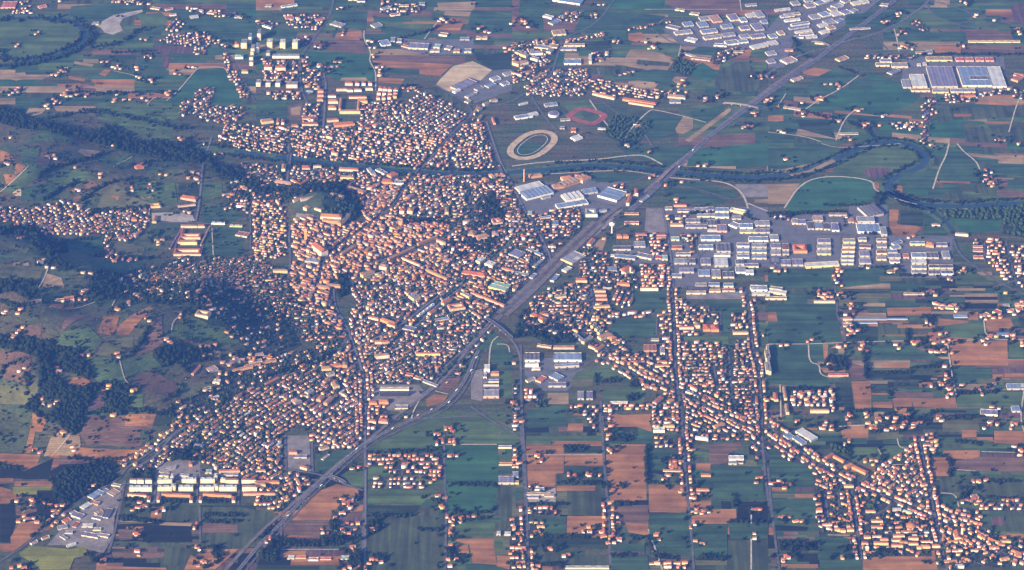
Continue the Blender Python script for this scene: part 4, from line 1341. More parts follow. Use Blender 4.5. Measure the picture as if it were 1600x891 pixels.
ZONES = """
# slant dx dy w d h density palette trees tile polygon
N hamlet above the river loop
5 17 26 11 9 7 .9 far .4 00 1060,205 1270,205 1345,245 1385,290 1300,270 1270,340 1200,335 1210,290 1090,280 965,265 1010,240 1050,215
60 17 26 11 9 7 .85 far .5 00 1030,190 1060,130 1100,105 1145,155 1110,195 1060,205
0 17 26 11 9 7 .8 far .4 00 690,0 900,0 930,30 880,35 750,25 700,25
0 18 26 11 9 7 .8 far .5 00 60,60 100,20 190,10 200,90 70,90
0 22 30 13 10 7 .7 far .4 00 1150,50 1500,80 1500,110 1220,100
N suburb by the curved farm track
30 16 24 12 9 7 .9 far .5 00 1120,640 1200,620 1210,570 1270,540 1330,545 1310,650 1500,665 1500,740 1400,770 1280,745 1200,710 1120,720
0 16 26 12 9 7 .9 far .5 00 1380,330 1410,335 1440,430 1490,470 1545,580 1530,610 1490,610 1470,540 1420,485 1395,400
N northern suburb beyond the river
-15 15 23 11 9 7 .95 far .35 00 1400,772 1584,775 1584,891 1350,875
-15 15 23 11 9 7 .95 far .35 F 340,215 356,198 400,202 440,206 450,248 400,240 372,233
-12 14 22 11 9 7 .95 far .35 F 400,202 500,200 505,195 600,200 640,205 690,215 650,262 560,256 500,249 448,246
35 14 22 11 9 7 .95 far .35 F 640,160 655,142 700,162 732,182 700,215 688,230 640,200 625,180
5 14 22 11 9 7 .95 far .35 F 700,215 735,185 755,196 765,200 768,240 782,262 720,266 655,262 680,232
10 15 24 11 9 7 .9 far .4 F 600,160 625,158 640,200 600,200 560,196 565,180
0 15 24 11 9 7 .9 far .5 01 40,440 270,455 270,520 60,510
0 15 24 11 9 7 .9 far .5 01 30,560 270,560 280,620 120,620
0 15 24 11 9 7 .9 far .5 01 30,360 260,370 260,430 60,420
0 15 24 12 9 7 .9 far .5 01 270,340 320,350 310,420 400,440 410,560 300,540 285,450
0 15 24 12 9 7 .9 far .5 01 300,640 390,640 385,790 290,790
0 15 24 12 9 7 .9 far .5 01 0,790 400,795 620,790 640,740 780,720 790,800 700,860 0,860
0 15 24 12 9 7 .9 far .5 01 650,650 830,620 850,680 650,720
30 17 24 11 9 7 .9 far .5 01 240,240 350,230 350,280 260,280
0 17 26 11 9 7 .9 far .5 01 170,95 420,100 440,140 380,190 200,165
0 20 30 13 9 7 .5 far .5 01 0,120 150,140 100,190 0,160
0 18 28 12 9 7 .55 far .6 01 770,10 1050,20 1050,60 880,110 770,80
N town beyond the railway
20 16 24 11 9 7 .92 far .4 02 80,540 160,480 250,420 320,430 460,430 500,500 450,590 300,600 100,590
-12 16 24 12 9 7 .9 far .4 02 500,500 560,495 700,540 850,560 940,565 900,620 690,600 500,590
30 20 28 13 10 7 .7 far .4 02 880,570 1050,560 1090,580 1060,620 950,620
20 16 24 11 9 7 .8 far .5 02 0,270 260,240 280,320 200,400 0,400
15 17 24 11 9 7 .85 far .5 02 0,440 110,410 240,370 240,400 100,500 0,520
12 16 20 12 9 7 .9 far .3 02 330,240 570,210 580,225 340,265
10 18 20 12 9 7 .8 far .3 02 700,180 980,130 985,145 720,195
20 17 26 11 9 7 .8 far .5 02 290,90 390,60 440,90 380,140 300,130
5 20 30 14 10 7 .5 far .5 02 500,310 590,320 590,350 500,350
20 20 28 13 10 7 .6 far .4 02 1260,310 1400,290 1420,330 1290,400 1240,400
N hamlet strung along the road by the great factory
35 18 26 11 9 7 .85 town .5 03 950,660 1010,620 1040,640 1000,720 985,891 940,891 960,790
5 18 24 12 9 7 .85 town .4 03 770,760 930,755 930,810 770,800
5 18 26 12 9 7 .85 town .5 03 1080,590 1300,575 1300,630 1130,640
10 22 26 14 9 7 .8 town .4 03 1310,570 1550,545 1550,570 1320,600
0 20 26 13 9 7 .7 town .5 03 600,350 920,345 920,365 600,370
-30 19 26 11 9 7 .75 town .5 03 870,120 960,150 990,190 960,200 880,150
0 24 30 12 9 7 .6 town .5 03 1520,560 1584,570 1584,620 1520,610
N hillside quarter on the upper left slope
35 14 21 12 9 8 .97 hill .25 10 -40,410 60,385 180,410 230,450 220,540 140,510 80,480 0,480 -40,490
35 14 21 12 9 8 .97 hill .25 10 230,400 380,350 500,370 520,400 560,420 560,500 600,540 560,560 330,560 220,560 170,520 180,430
25 15 22 11 9 7 .95 hill .35 10 570,440 640,420 720,420 900,400 920,470 910,520 880,560 800,600 650,595 650,560 580,550
60 15 22 13 9 7 .95 red .3 10 640,600 680,610 700,670 760,700 850,715 850,730 740,720 660,700
N quarter above the castle park
10 15 23 11 9 7 .9 far .5 F 375,256 400,256 440,262 440,290 420,290 400,275 385,272
0 15 23 11 9 7 .9 far .5 10 1250,0 1380,45 1370,70 1300,60 1250,30
0 15 23 11 9 7 .9 far .5 10 1500,160 1584,160 1584,190 1530,185
-10 15 23 12 9 7 .9 far .4 10 1400,0 1560,0 1550,25 1440,20
N new quarter beside the gardens of the villa
0 16 24 12 9 7 .95 new .4 F 357,318 384,314 395,316 394,345 386,345 380,325 358,322
-8 15 21 11 9 7 .97 hill .3 F 395,316 412,312 435,325 448,330 447,400 425,405 400,405 390,372 393,345
N old quarter on the shady slope
30 15 22 12 9 7 .92 hill .7 10 900,800 1100,770 1300,740 1500,710 1584,700 1584,891 1400,860 1280,891 1100,880 1060,860 880,880 820,870
0 14 22 11 9 7 .92 town .8 F 305,430 335,412 400,400 420,418 445,430 452,450 470,480 450,500 430,480 400,470 370,455 340,450 310,445
0 16 24 12 9 7 .75 town .9 F 440,490 470,478 500,490 530,515 545,530 540,545 500,545 470,530 455,505
30 18 26 12 9 7 .6 town 1 F 375,430 420,420 440,445 470,480 450,495 420,480 380,460
N historic centre
-20 13 18 13 12 10 1 old .03 F 460,345 500,338 540,352 580,345 600,342 700,352 705,372 690,392 640,405 590,420 540,430 515,440 490,425 462,400 452,370
20 13 17 14 12 10 1 old .03 F 565,330 600,290 640,285 650,300 620,330 595,345 575,345
-15 13 18 14 12 10 1 old .05 F 455,405 480,425 520,440 525,455 520,480 545,515 548,540 530,520 490,490 470,470 455,445
15 14 19 14 11 9 .98 old .12 F 600,420 640,405 700,395 705,410 650,440 600,440 540,435
N inner quarter south of the old centre
15 15 22 12 10 8 .9 town .5 F 548,440 600,440 650,440 700,415 720,440 700,470 690,500 620,500 560,480 550,460
-20 14 20 14 11 9 .95 old .2 F 620,405 700,400 730,420 760,430 790,440 795,460 770,490 730,480 700,460 660,440
0 15 22 12 10 8 .85 town .6 F 700,352 780,340 850,395 855,420 800,440 760,430 730,415 705,400 710,375
10 15 22 12 10 8 .92 town .4 F 600,300 640,275 700,275 750,280 770,300 740,315 700,340 640,340 615,340 595,345
0 15 22 12 10 8 .85 town .5 F 755,280 790,285 800,310 830,350 850,385 800,390 775,370 790,340 772,300
10 14 21 12 10 8 .92 town .35 F 440,262 540,265 620,272 630,282 590,300 570,295 545,285 500,285 450,285
30 14 20 13 10 9 .95 old .2 F 540,290 590,298 600,305 585,325 568,325 555,300
N quarter west of the avenue
15 15 22 12 9 7 .92 red .4 F 545,490 560,480 620,500 640,515 600,540 590,570 560,540 548,520
25 14 21 12 9 7 .95 town .35 F 580,545 640,520 690,525 700,540 760,505 765,520 735,560 700,590 640,600 580,598
0 17 25 14 9 7 .96 new .2 F 698,507 757,507 700,562 696,545
25 16 22 12 9 7 .75 town .7 F 620,500 680,490 750,485 762,498 755,507 690,512 640,520
N long suburb below the hillside quarry
30 14 22 12 9 7 .96 red .35 F 430,600 480,580 540,545 566,560 568,700 500,700 495,675 470,665 440,680 400,660 390,640
35 15 22 13 10 7 .95 hill .35 F 330,645 400,605 430,600 400,640 392,662 340,680 270,700 275,670
35 17 24 14 10 8 .85 hill .7 F 340,680 395,660 440,680 440,720 400,740 350,740 325,715 300,700
30 15 22 12 9 7 .95 hill .3 F 210,728 240,710 270,690 330,650 335,665 290,700 250,730 215,745
30 14 22 12 9 7 .95 red .4 F 320,700 350,690 400,690 440,690 443,790 430,790 400,760 330,730 300,712
10 15 22 12 9 7 .95 red .35 F 447,738 480,745 505,755 470,785 440,800 430,790 445,760
0 15 23 12 9 7 .9 red .4 F 575,632 600,630 610,655 640,650 600,672 575,690
0 15 23 12 9 7 .95 red .35 F 480,675 500,690 566,690 566,702 490,708
N pocket of houses by the lower fast road
0 16 22 12 9 7 .95 red .3 31 0,410 150,400 160,470 240,330 400,330 440,340 380,400 260,490 150,520 0,500
N neat housing rows beside the avenue
0 16 24 12 10 7 .93 red .35 31 690,180 810,170 1160,175 1160,320 1050,305 840,305 800,250 690,250
0 19 24 10 10 7 .97 new .1 31 720,320 790,320 790,390 730,390
0 14 24 10 10 7 .97 new .1 31 815,320 890,320 890,392 815,392
0 14 24 10 10 7 .97 new .1 31 915,320 985,320 985,392 910,392
0 17 24 10 10 7 .97 new .1 31 1000,340 1045,340 1045,392 1000,392
N houses strung along the avenue at the bottom
0 18 26 12 9 7 .85 red .6 31 390,640 500,650 560,600 640,590 660,620 650,680 400,675
0 22 26 14 10 7 .7 red .5 31 540,450 660,440 655,480 560,540 480,580 470,560
N ribbon of houses beside the central lane
0 20 28 12 9 7 .6 mix .7 22 0,570 30,560 30,891 0,891
0 18 24 12 9 7 .85 red .4 22 70,620 200,640 200,700 90,710 60,680
0 17 24 12 9 7 .9 red .5 22 350,730 540,720 540,891 470,850 450,790 350,760
0 17 22 12 9 7 .9 red .5 22 560,725 860,730 860,755 560,760
0 17 24 12 9 7 .85 red .6 22 560,760 610,760 620,891 560,891
0 18 26 12 9 7 .8 red .5 32 -15,570 80,590 90,891 -15,891
0 18 26 12 9 7 .75 red .7 32 100,590 190,590 200,700 110,690
0 18 26 12 9 7 .8 red .4 32 0,120 60,120 60,260 0,270
0 18 26 12 9 7 .8 red .6 32 605,530 650,530 680,640 610,640
0 20 26 13 9 7 .8 red .5 32 1010,80 1120,80 1130,360 1090,380 1050,320 960,300 960,220 1010,190
0 20 26 13 9 7 .8 red .6 32 1085,380 1230,390 1230,420 1100,460
0 20 26 13 9 7 .7 red .6 32 1100,510 1230,520 1220,550 1110,550
-45 18 26 12 9 7 .85 red .4 32 1390,0 1560,0 1570,130 1520,230 1480,100
0 18 26 12 9 7 .7 red .5 32 880,70 990,80 990,140 880,140
0 18 26 12 9 7 .8 red .4 32 850,740 900,780 910,860 850,870
0 18 26 12 9 7 .8 red .4 32 940,840 1130,840 1120,891 970,891
0 18 26 12 9 7 .9 red .5 32 90,500 270,500 270,550 100,550
0 16 24 12 9 7 .6 mix .7 32 70,375 270,380 200,410 80,400
N eastern suburb along the main avenue
0 15 24 12 9 7 .94 town .4 22 70,180 180,70 340,0 500,0 490,170 420,180 240,170 200,230 100,240
0 17 28 15 9 8 .95 red .3 22 500,0 610,0 610,130 500,140
0 15 23 12 9 7 .9 red .4 22 490,140 640,140 680,180 620,220 580,230 500,210
5 22 26 12 9 7 .92 new .4 22 640,150 860,150 860,185 640,185
60 15 22 13 9 7 .95 red .4 22 640,20 740,0 740,110 690,125 630,90
0 15 23 12 9 7 .94 red .4 22 900,170 985,140 1000,440 740,470 740,430 880,340 930,330 900,220
-30 15 23 12 9 7 .92 red .4 22 740,470 1000,440 1010,640 900,590 800,540
0 15 23 12 9 7 .94 town .4 22 1010,60 1060,80 1080,110 1220,110 1220,180 1150,180 1130,260 1180,300 1020,300
0 15 23 12 9 7 .94 town .4 22 1250,150 1290,150 1290,230 1245,230
0 15 23 12 9 7 .9 red .4 22 1360,170 1450,150 1470,300 1360,290
0 14 23 12 9 7 .96 town .35 22 1020,340 1290,345 1290,400 1280,480 1270,640 1200,650 1060,600 1025,560
0 14 23 12 9 7 .96 town .35 22 1380,335 1480,330 1500,420 1515,660 1380,680 1370,560
0 14 23 12 9 7 .96 town .3 22 1290,370 1340,380 1345,640 1280,640
-25 14 23 12 9 7 .94 red .35 22 1060,680 1180,720 1300,790 1380,860 1380,891 1060,891
-28 14 23 12 9 7 .94 red .35 22 1060,620 1280,650 1370,700 1360,760 1310,770 1180,705
0 16 25 12 9 7 .9 red .5 22 1380,760 1540,730 1540,891 1420,870 1350,790
0 15 23 12 9 7 .9 red .4 22 870,700 960,640 1035,640 1040,891 870,870
0 17 25 12 9 7 .8 town .6 22 690,360 740,390 730,440 630,450 640,390
40 15 22 12 9 7 .9 red .4 22 330,290 440,230 500,200 520,210 400,270 350,300
20 18 24 13 10 8 .8 town .6 22 80,190 300,240 330,290 200,270 80,280
N quarter between the tracks and the workshops
0 15 23 12 9 7 .92 town .4 12 0,470 100,470 140,540 180,590 420,570 440,470 420,400 300,390 170,450 0,400
30 15 23 12 9 7 .9 town .4 12 460,570 520,575 500,640 450,650
0 15 22 11 9 7 .94 red .4 12 800,750 970,740 985,891 800,891
0 15 23 12 9 7 .9 red .4 12 760,550 960,560 960,650 920,690 860,690 840,600 760,590
0 15 23 12 9 7 .9 red .4 12 950,440 1070,430 1070,510 980,510
0 15 23 12 9 7 .9 town .4 12 1060,560 1150,560 1150,680 1110,680 1100,620 1050,600
0 16 24 12 9 7 .75 town .7 12 500,780 560,790 600,860 560,891 480,891
20 18 24 13 9 7 .6 town .8 12 560,800 760,760 790,891 600,891
N garden suburb at the right edge
-3 15 23 12 9 7 .96 red .3 13 1270,590 1330,590 1330,715 1275,715
-5 15 23 12 9 7 .93 red .35 13 1335,590 1460,600 1510,720 1540,891 1470,850 1400,760 1350,740
-5 15 23 12 9 7 .9 red .4 13 1500,630 1584,630 1600,891 1540,880
0 20 26 12 9 7 .8 red .4 13 400,780 460,770 470,891 400,870
N ribbon of houses along the diagonal village road
-32 15 23 12 10 7 .95 red .3 33 -10,60 40,70 150,160 330,240 500,320 480,350 300,250 240,240 120,220 60,150
-32 16 23 12 10 7 .95 red .3 32 1560,80 1600,120 1584,250 1540,200
0 15 23 12 10 7 .92 red .35 33 320,260 380,260 430,300 540,360 530,390 430,400 350,380
N fan shaped village
25 15 23 12 10 7 .93 red .35 33 700,290 830,220 930,150 950,120 975,150 985,320 1000,480 900,470 800,420 600,350 620,330
-32 15 22 12 10 7 .97 red .2 33 560,375 640,390 760,440 950,525 1040,565 1020,580 900,545 760,490 640,440
0 15 23 12 10 7 .9 red .4 33 980,45 1050,40 1050,180 990,180
0 17 22 12 10 7 .96 red .2 33 1015,335 1062,335 1065,505 1030,510
-10 15 23 12 10 7 .94 red .35 33 1040,515 1280,510 1330,590 1290,640 1170,650 1050,580
-30 15 23 12 10 7 .94 red .4 33 1050,590 1180,650 1300,680 1400,750 1300,760 1080,700
0 20 25 15 10 7 .88 red .5 33 1080,700 1360,700 1490,690 1500,740 1380,780 1100,790
0 16 23 13 10 7 .96 red .3 33 1310,470 1584,460 1584,525 1310,525
N village grid west of the long street
2 15 23 12 10 7 .96 red .25 33 320,410 345,410 370,580 370,650 345,630 290,580
2 15 23 12 10 7 .96 red .25 33 362,415 425,410 445,575 380,580
2 15 23 12 10 7 .96 red .25 33 436,410 510,400 540,580 455,580
0 17 23 14 10 9 .9 red .4 33 380,600 540,585 545,665 370,665
2 14 23 12 10 7 .96 red .2 33 530,430 590,430 605,520 600,560 560,560
N village quarter below the long street
0 20 26 16 10 7 .75 red .8 33 590,660 620,750 830,720 1020,760 1040,700 960,620 850,560 760,600 600,620
0 18 26 13 10 7 .85 red .6 33 580,760 640,760 640,830 590,820
0 18 26 13 10 7 .8 red .6 33 500,700 570,700 580,800 520,790
0 18 26 13 10 7 .85 red .5 33 1030,740 1080,740 1110,891 1040,860
0 18 26 13 10 7 .85 red .5 33 1110,820 1200,840 1210,891 1110,891
N isolated estate of short columns on the eastern plain
0 12.5 17 11 11 8 1 new .05 23 150,640 182,640 182,735 150,735
0 12.5 17 11 11 8 1 new .05 23 184,640 216,640 216,735 184,735
0 12.5 17 11 11 8 1 new .05 23 228,640 258,640 258,735 228,735
0 12.5 17 11 11 8 1 new .05 23 260,640 290,640 290,735 260,735
0 12.5 17 11 11 8 1 new .05 23 300,640 330,640 330,735 300,735
0 12.5 17 11 11 8 1 new .05 23 334,640 366,640 366,735 334,735
0 12.5 17 11 11 8 1 new .1 23 384,635 415,635 415,770 390,770
N infill quarter right of the railway
5 17 24 12 9 7 .8 town .5 F 828,470 860,450 900,440 945,437 945,500 950,535 985,540 985,565 940,560 900,525 850,520 828,500
0 17 24 12 9 7 .7 town .6 F 905,380 960,400 985,400 985,440 905,440
0 16 24 12 9 7 .7 red .5 F 1060,540 1185,540 1190,600 1190,690 1060,690 1040,620
20 16 24 12 9 7 .8 town .5 F 690,410 850,395 860,430 780,490 690,505
0 17 26 12 9 7 .55 town .7 F 640,275 790,270 850,390 700,420
0 17 26 12 9 7 .6 town .7 F 640,500 760,500 720,590 600,600
N thinning edge of the left slope
20 22 34 12 9 7 .35 hill .7 F 170,430 300,395 420,415 450,560 400,560 300,470 220,470
10 22 34 12 9 7 .4 hill .8 F 360,270 560,270 560,300 440,320 350,330
20 20 30 12 9 7 .45 hill .8 F 260,640 420,560 540,530 560,600 430,640 300,690
N fringe of the fan shaped village
-20 17 25 12 9 7 .6 red .6 F 1270,740 1330,745 1385,790 1450,800 1455,870 1350,870 1340,810 1280,840
-25 17 25 12 9 7 .6 red .6 F 1460,800 1600,850 1600,880 1480,891
"""
SCATTER = """
# palette tile points
N farm in the northern fields
far 00 350,470 400,450 410,430 715,425 730,410 745,430 700,418 850,435 865,485 930,500 940,510 1085,460 1195,420 915,350 900,355 665,385 400,580 430,575 415,600 440,600 380,590 420,560 530,600 540,590 285,660 300,650 80,580 60,590 100,560 710,620 725,590 805,620 910,625 880,610 1030,580 1040,590 345,630 375,640 220,215 100,290 65,855 1120,870 1140,865 370,10 1480,110 1510,280 1450,290 1400,290 900,250
far 01 530,50 500,155 540,205 390,300 400,295 720,260 735,300 730,355 750,420 770,435 765,450 765,470 400,410 390,415 490,390 520,390 1160,130 1180,140 1150,120 1380,180 1400,170 1420,200 1580,150 1540,300 1570,310 960,550 975,548 945,552 1390,235 450,430 470,420 450,450
far 02 540,35 490,100 520,95 490,110 70,135 85,150 100,170 80,140 60,130 630,260 650,270 870,290 880,300 830,265 545,380 560,375 700,460 720,455 1030,540 1045,520 1060,515 1190,630 1200,625 1270,600 1290,595 1490,705 1500,705 1520,480 1540,475 1575,480 775,790 1580,620 1570,635 1440,790 1480,790 1460,785
N farm among the eastern meadows
far 03 740,135 720,145 800,90 820,85 1220,20 1230,30 805,220 830,200 1290,95 1400,130 1210,290 390,525 440,540 430,535 310,615 330,620 545,685 560,690 710,725 600,780 590,775 690,780 440,755 420,750 220,705 80,820 100,825 490,855 830,290 850,295 860,300 1550,200 1560,215 1550,180 1030,630 1040,700 1430,870 1460,875 1440,880 210,640 20,630 60,670
far 12 710,10 720,20 850,55 1190,140 1200,135 880,200 1050,240 950,260 1015,345
far 13 110,100 1010,10 1025,20 1550,5 1345,170 1345,200 1380,215 1350,225 1340,235 1380,240 1370,250 1385,265 1040,505 900,575 515,470 510,480 80,450 100,460 1200,790 1180,800 1210,800 780,790 760,790 760,800 1120,840 1130,850 70,790 50,790 620,770
N farm in the hill meadows
hill 10 290,85 330,85 345,95 35,125 50,130 465,150 620,210 475,285 490,290 820,290 915,275 930,270 845,150 860,140 875,130 870,150 1030,195 1190,180 1210,215 1500,270 1430,315 1440,320 240,735 255,740 290,765 515,800 120,590 970,600 980,610 710,735 1220,220 640,450 600,450 1170,430 700,15 
hill 20 25,160 40,150 130,135 225,90 240,85 500,40 520,25 535,20 490,75 720,135 730,140 790,100 800,110 905,190 1120,165 980,10 1160,35 70,325 85,315 110,280 120,270 120,520 350,500 370,520 345,710 355,700 270,720 650,640 670,625 700,790 710,785 820,640 840,635 1030,320 1045,335 1055,350 1435,305 1240,370 1290,365 725,410 550,420 1320,690 1340,690 1350,710 1100,770 1120,780 1300,420 1270,640
red 30 385,40 400,45 450,130 215,150 105,470 195,460 190,490 200,485 310,495 380,495 350,500 150,560 160,585 230,600 580,375 850,780 640,835 1235,770 1250,840 1265,850 1220,610 840,670 850,680 1015,520 860,510 880,505 900,500 150,880 120,870 850,510
N farm by the straight lanes of the lower fields
red 31 1130,60 1115,55 1120,115 1200,15 1210,30 1200,95 1225,95 1200,190 1215,185 640,260 655,265 590,470 570,475 490,570 1125,440 1145,500 1155,510 1200,590 1220,580 1270,575 1310,570 1350,565 1200,660 1210,680 1205,740 1190,830 1240,830 720,650 715,640 1200,870 600,750 590,760 640,880 580,880 90,700 110,705 720,830 740,840 770,850 1105,335
red 32 155,185 165,195 600,60 590,80 595,145 605,155 465,300 480,310 500,305 390,315 615,410 625,400 610,480 1045,410 1000,240 1010,250 995,250 1005,225 1175,545 1140,540 1190,530 1130,610 1135,715 1500,700 890,680 900,670 480,660 555,660 570,690 560,655 610,690 610,700 440,660 665,710 235,765 320,810 350,800 1520,325 1540,325 1500,520 1530,520 1130,450 965,310 385,315 20,780 50,790 60,850 160,870
red 33 20,360 50,360 80,360 75,365 80,570 100,565 130,570 170,595 110,810 120,820 1270,440 1290,445 1230,465 1250,470 1210,475 640,10 650,25 770,15 830,10 900,10 1560,150 1570,160 330,15 345,20 1270,345 1300,345 1180,800 1300,770 1390,820 1400,780 1460,830 1500,790 1540,800 1550,810 1400,760 1440,740 670,220 600,220 640,215 500,100 460,820 540,790
N farmhouse on the eastern plain
red 23 80,360 270,325 430,365 440,370 580,355 575,380 590,350 790,355 810,380 375,475 480,170 495,195 515,100 520,120 510,130 470,60 440,45 450,40 510,290 500,260 520,270 560,265 530,285 480,240 980,215 1065,290 1030,345 1050,340 1085,335 1130,345 900,345 930,340 910,350 1090,405 1060,405 1040,400 1010,395 1080,390 1095,490 1100,545 1105,570 1080,600 1060,600 1125,630 1135,660 1110,655 1070,600 1200,605 1310,640 1355,640 1380,300 1370,310 1480,300 1500,295 1520,295 1430,165 1320,180 1370,175 1330,330 1500,150 1550,145 1570,340 1575,360 1430,750 1420,850 1370,855 1530,845 1510,850 1050,105 1080,110 1130,115 1170,130 1150,110 1030,100 1400,600 960,40 990,35 1000,40 1470,35 1570,90 1550,105 320,55 340,60 370,60 310,40 350,45 395,60 30,690 50,690 20,830 35,860 180,830 360,835 395,860 390,880 610,800 680,810 670,830 690,825 790,810 850,790 870,790 910,845 900,850 640,870 770,870 840,850 660,880 740,810 1060,800 1050,805 510,800 500,790 1010,610
red 22 10,720 20,790 25,830 10,470 660,330 650,350 740,440 630,440 810,600 830,610 800,590 835,620 1510,290 1500,80 1200,800 20,730
red 12 250,640 265,645 300,620 720,320 400,200 350,260 640,260 680,270 570,590
N quarry buildings on the hillside
hill 20 1420,480 1440,470 1500,450 1540,440 1560,460 1350,560 1340,580 1450,440 1360,530 1570,440
"""
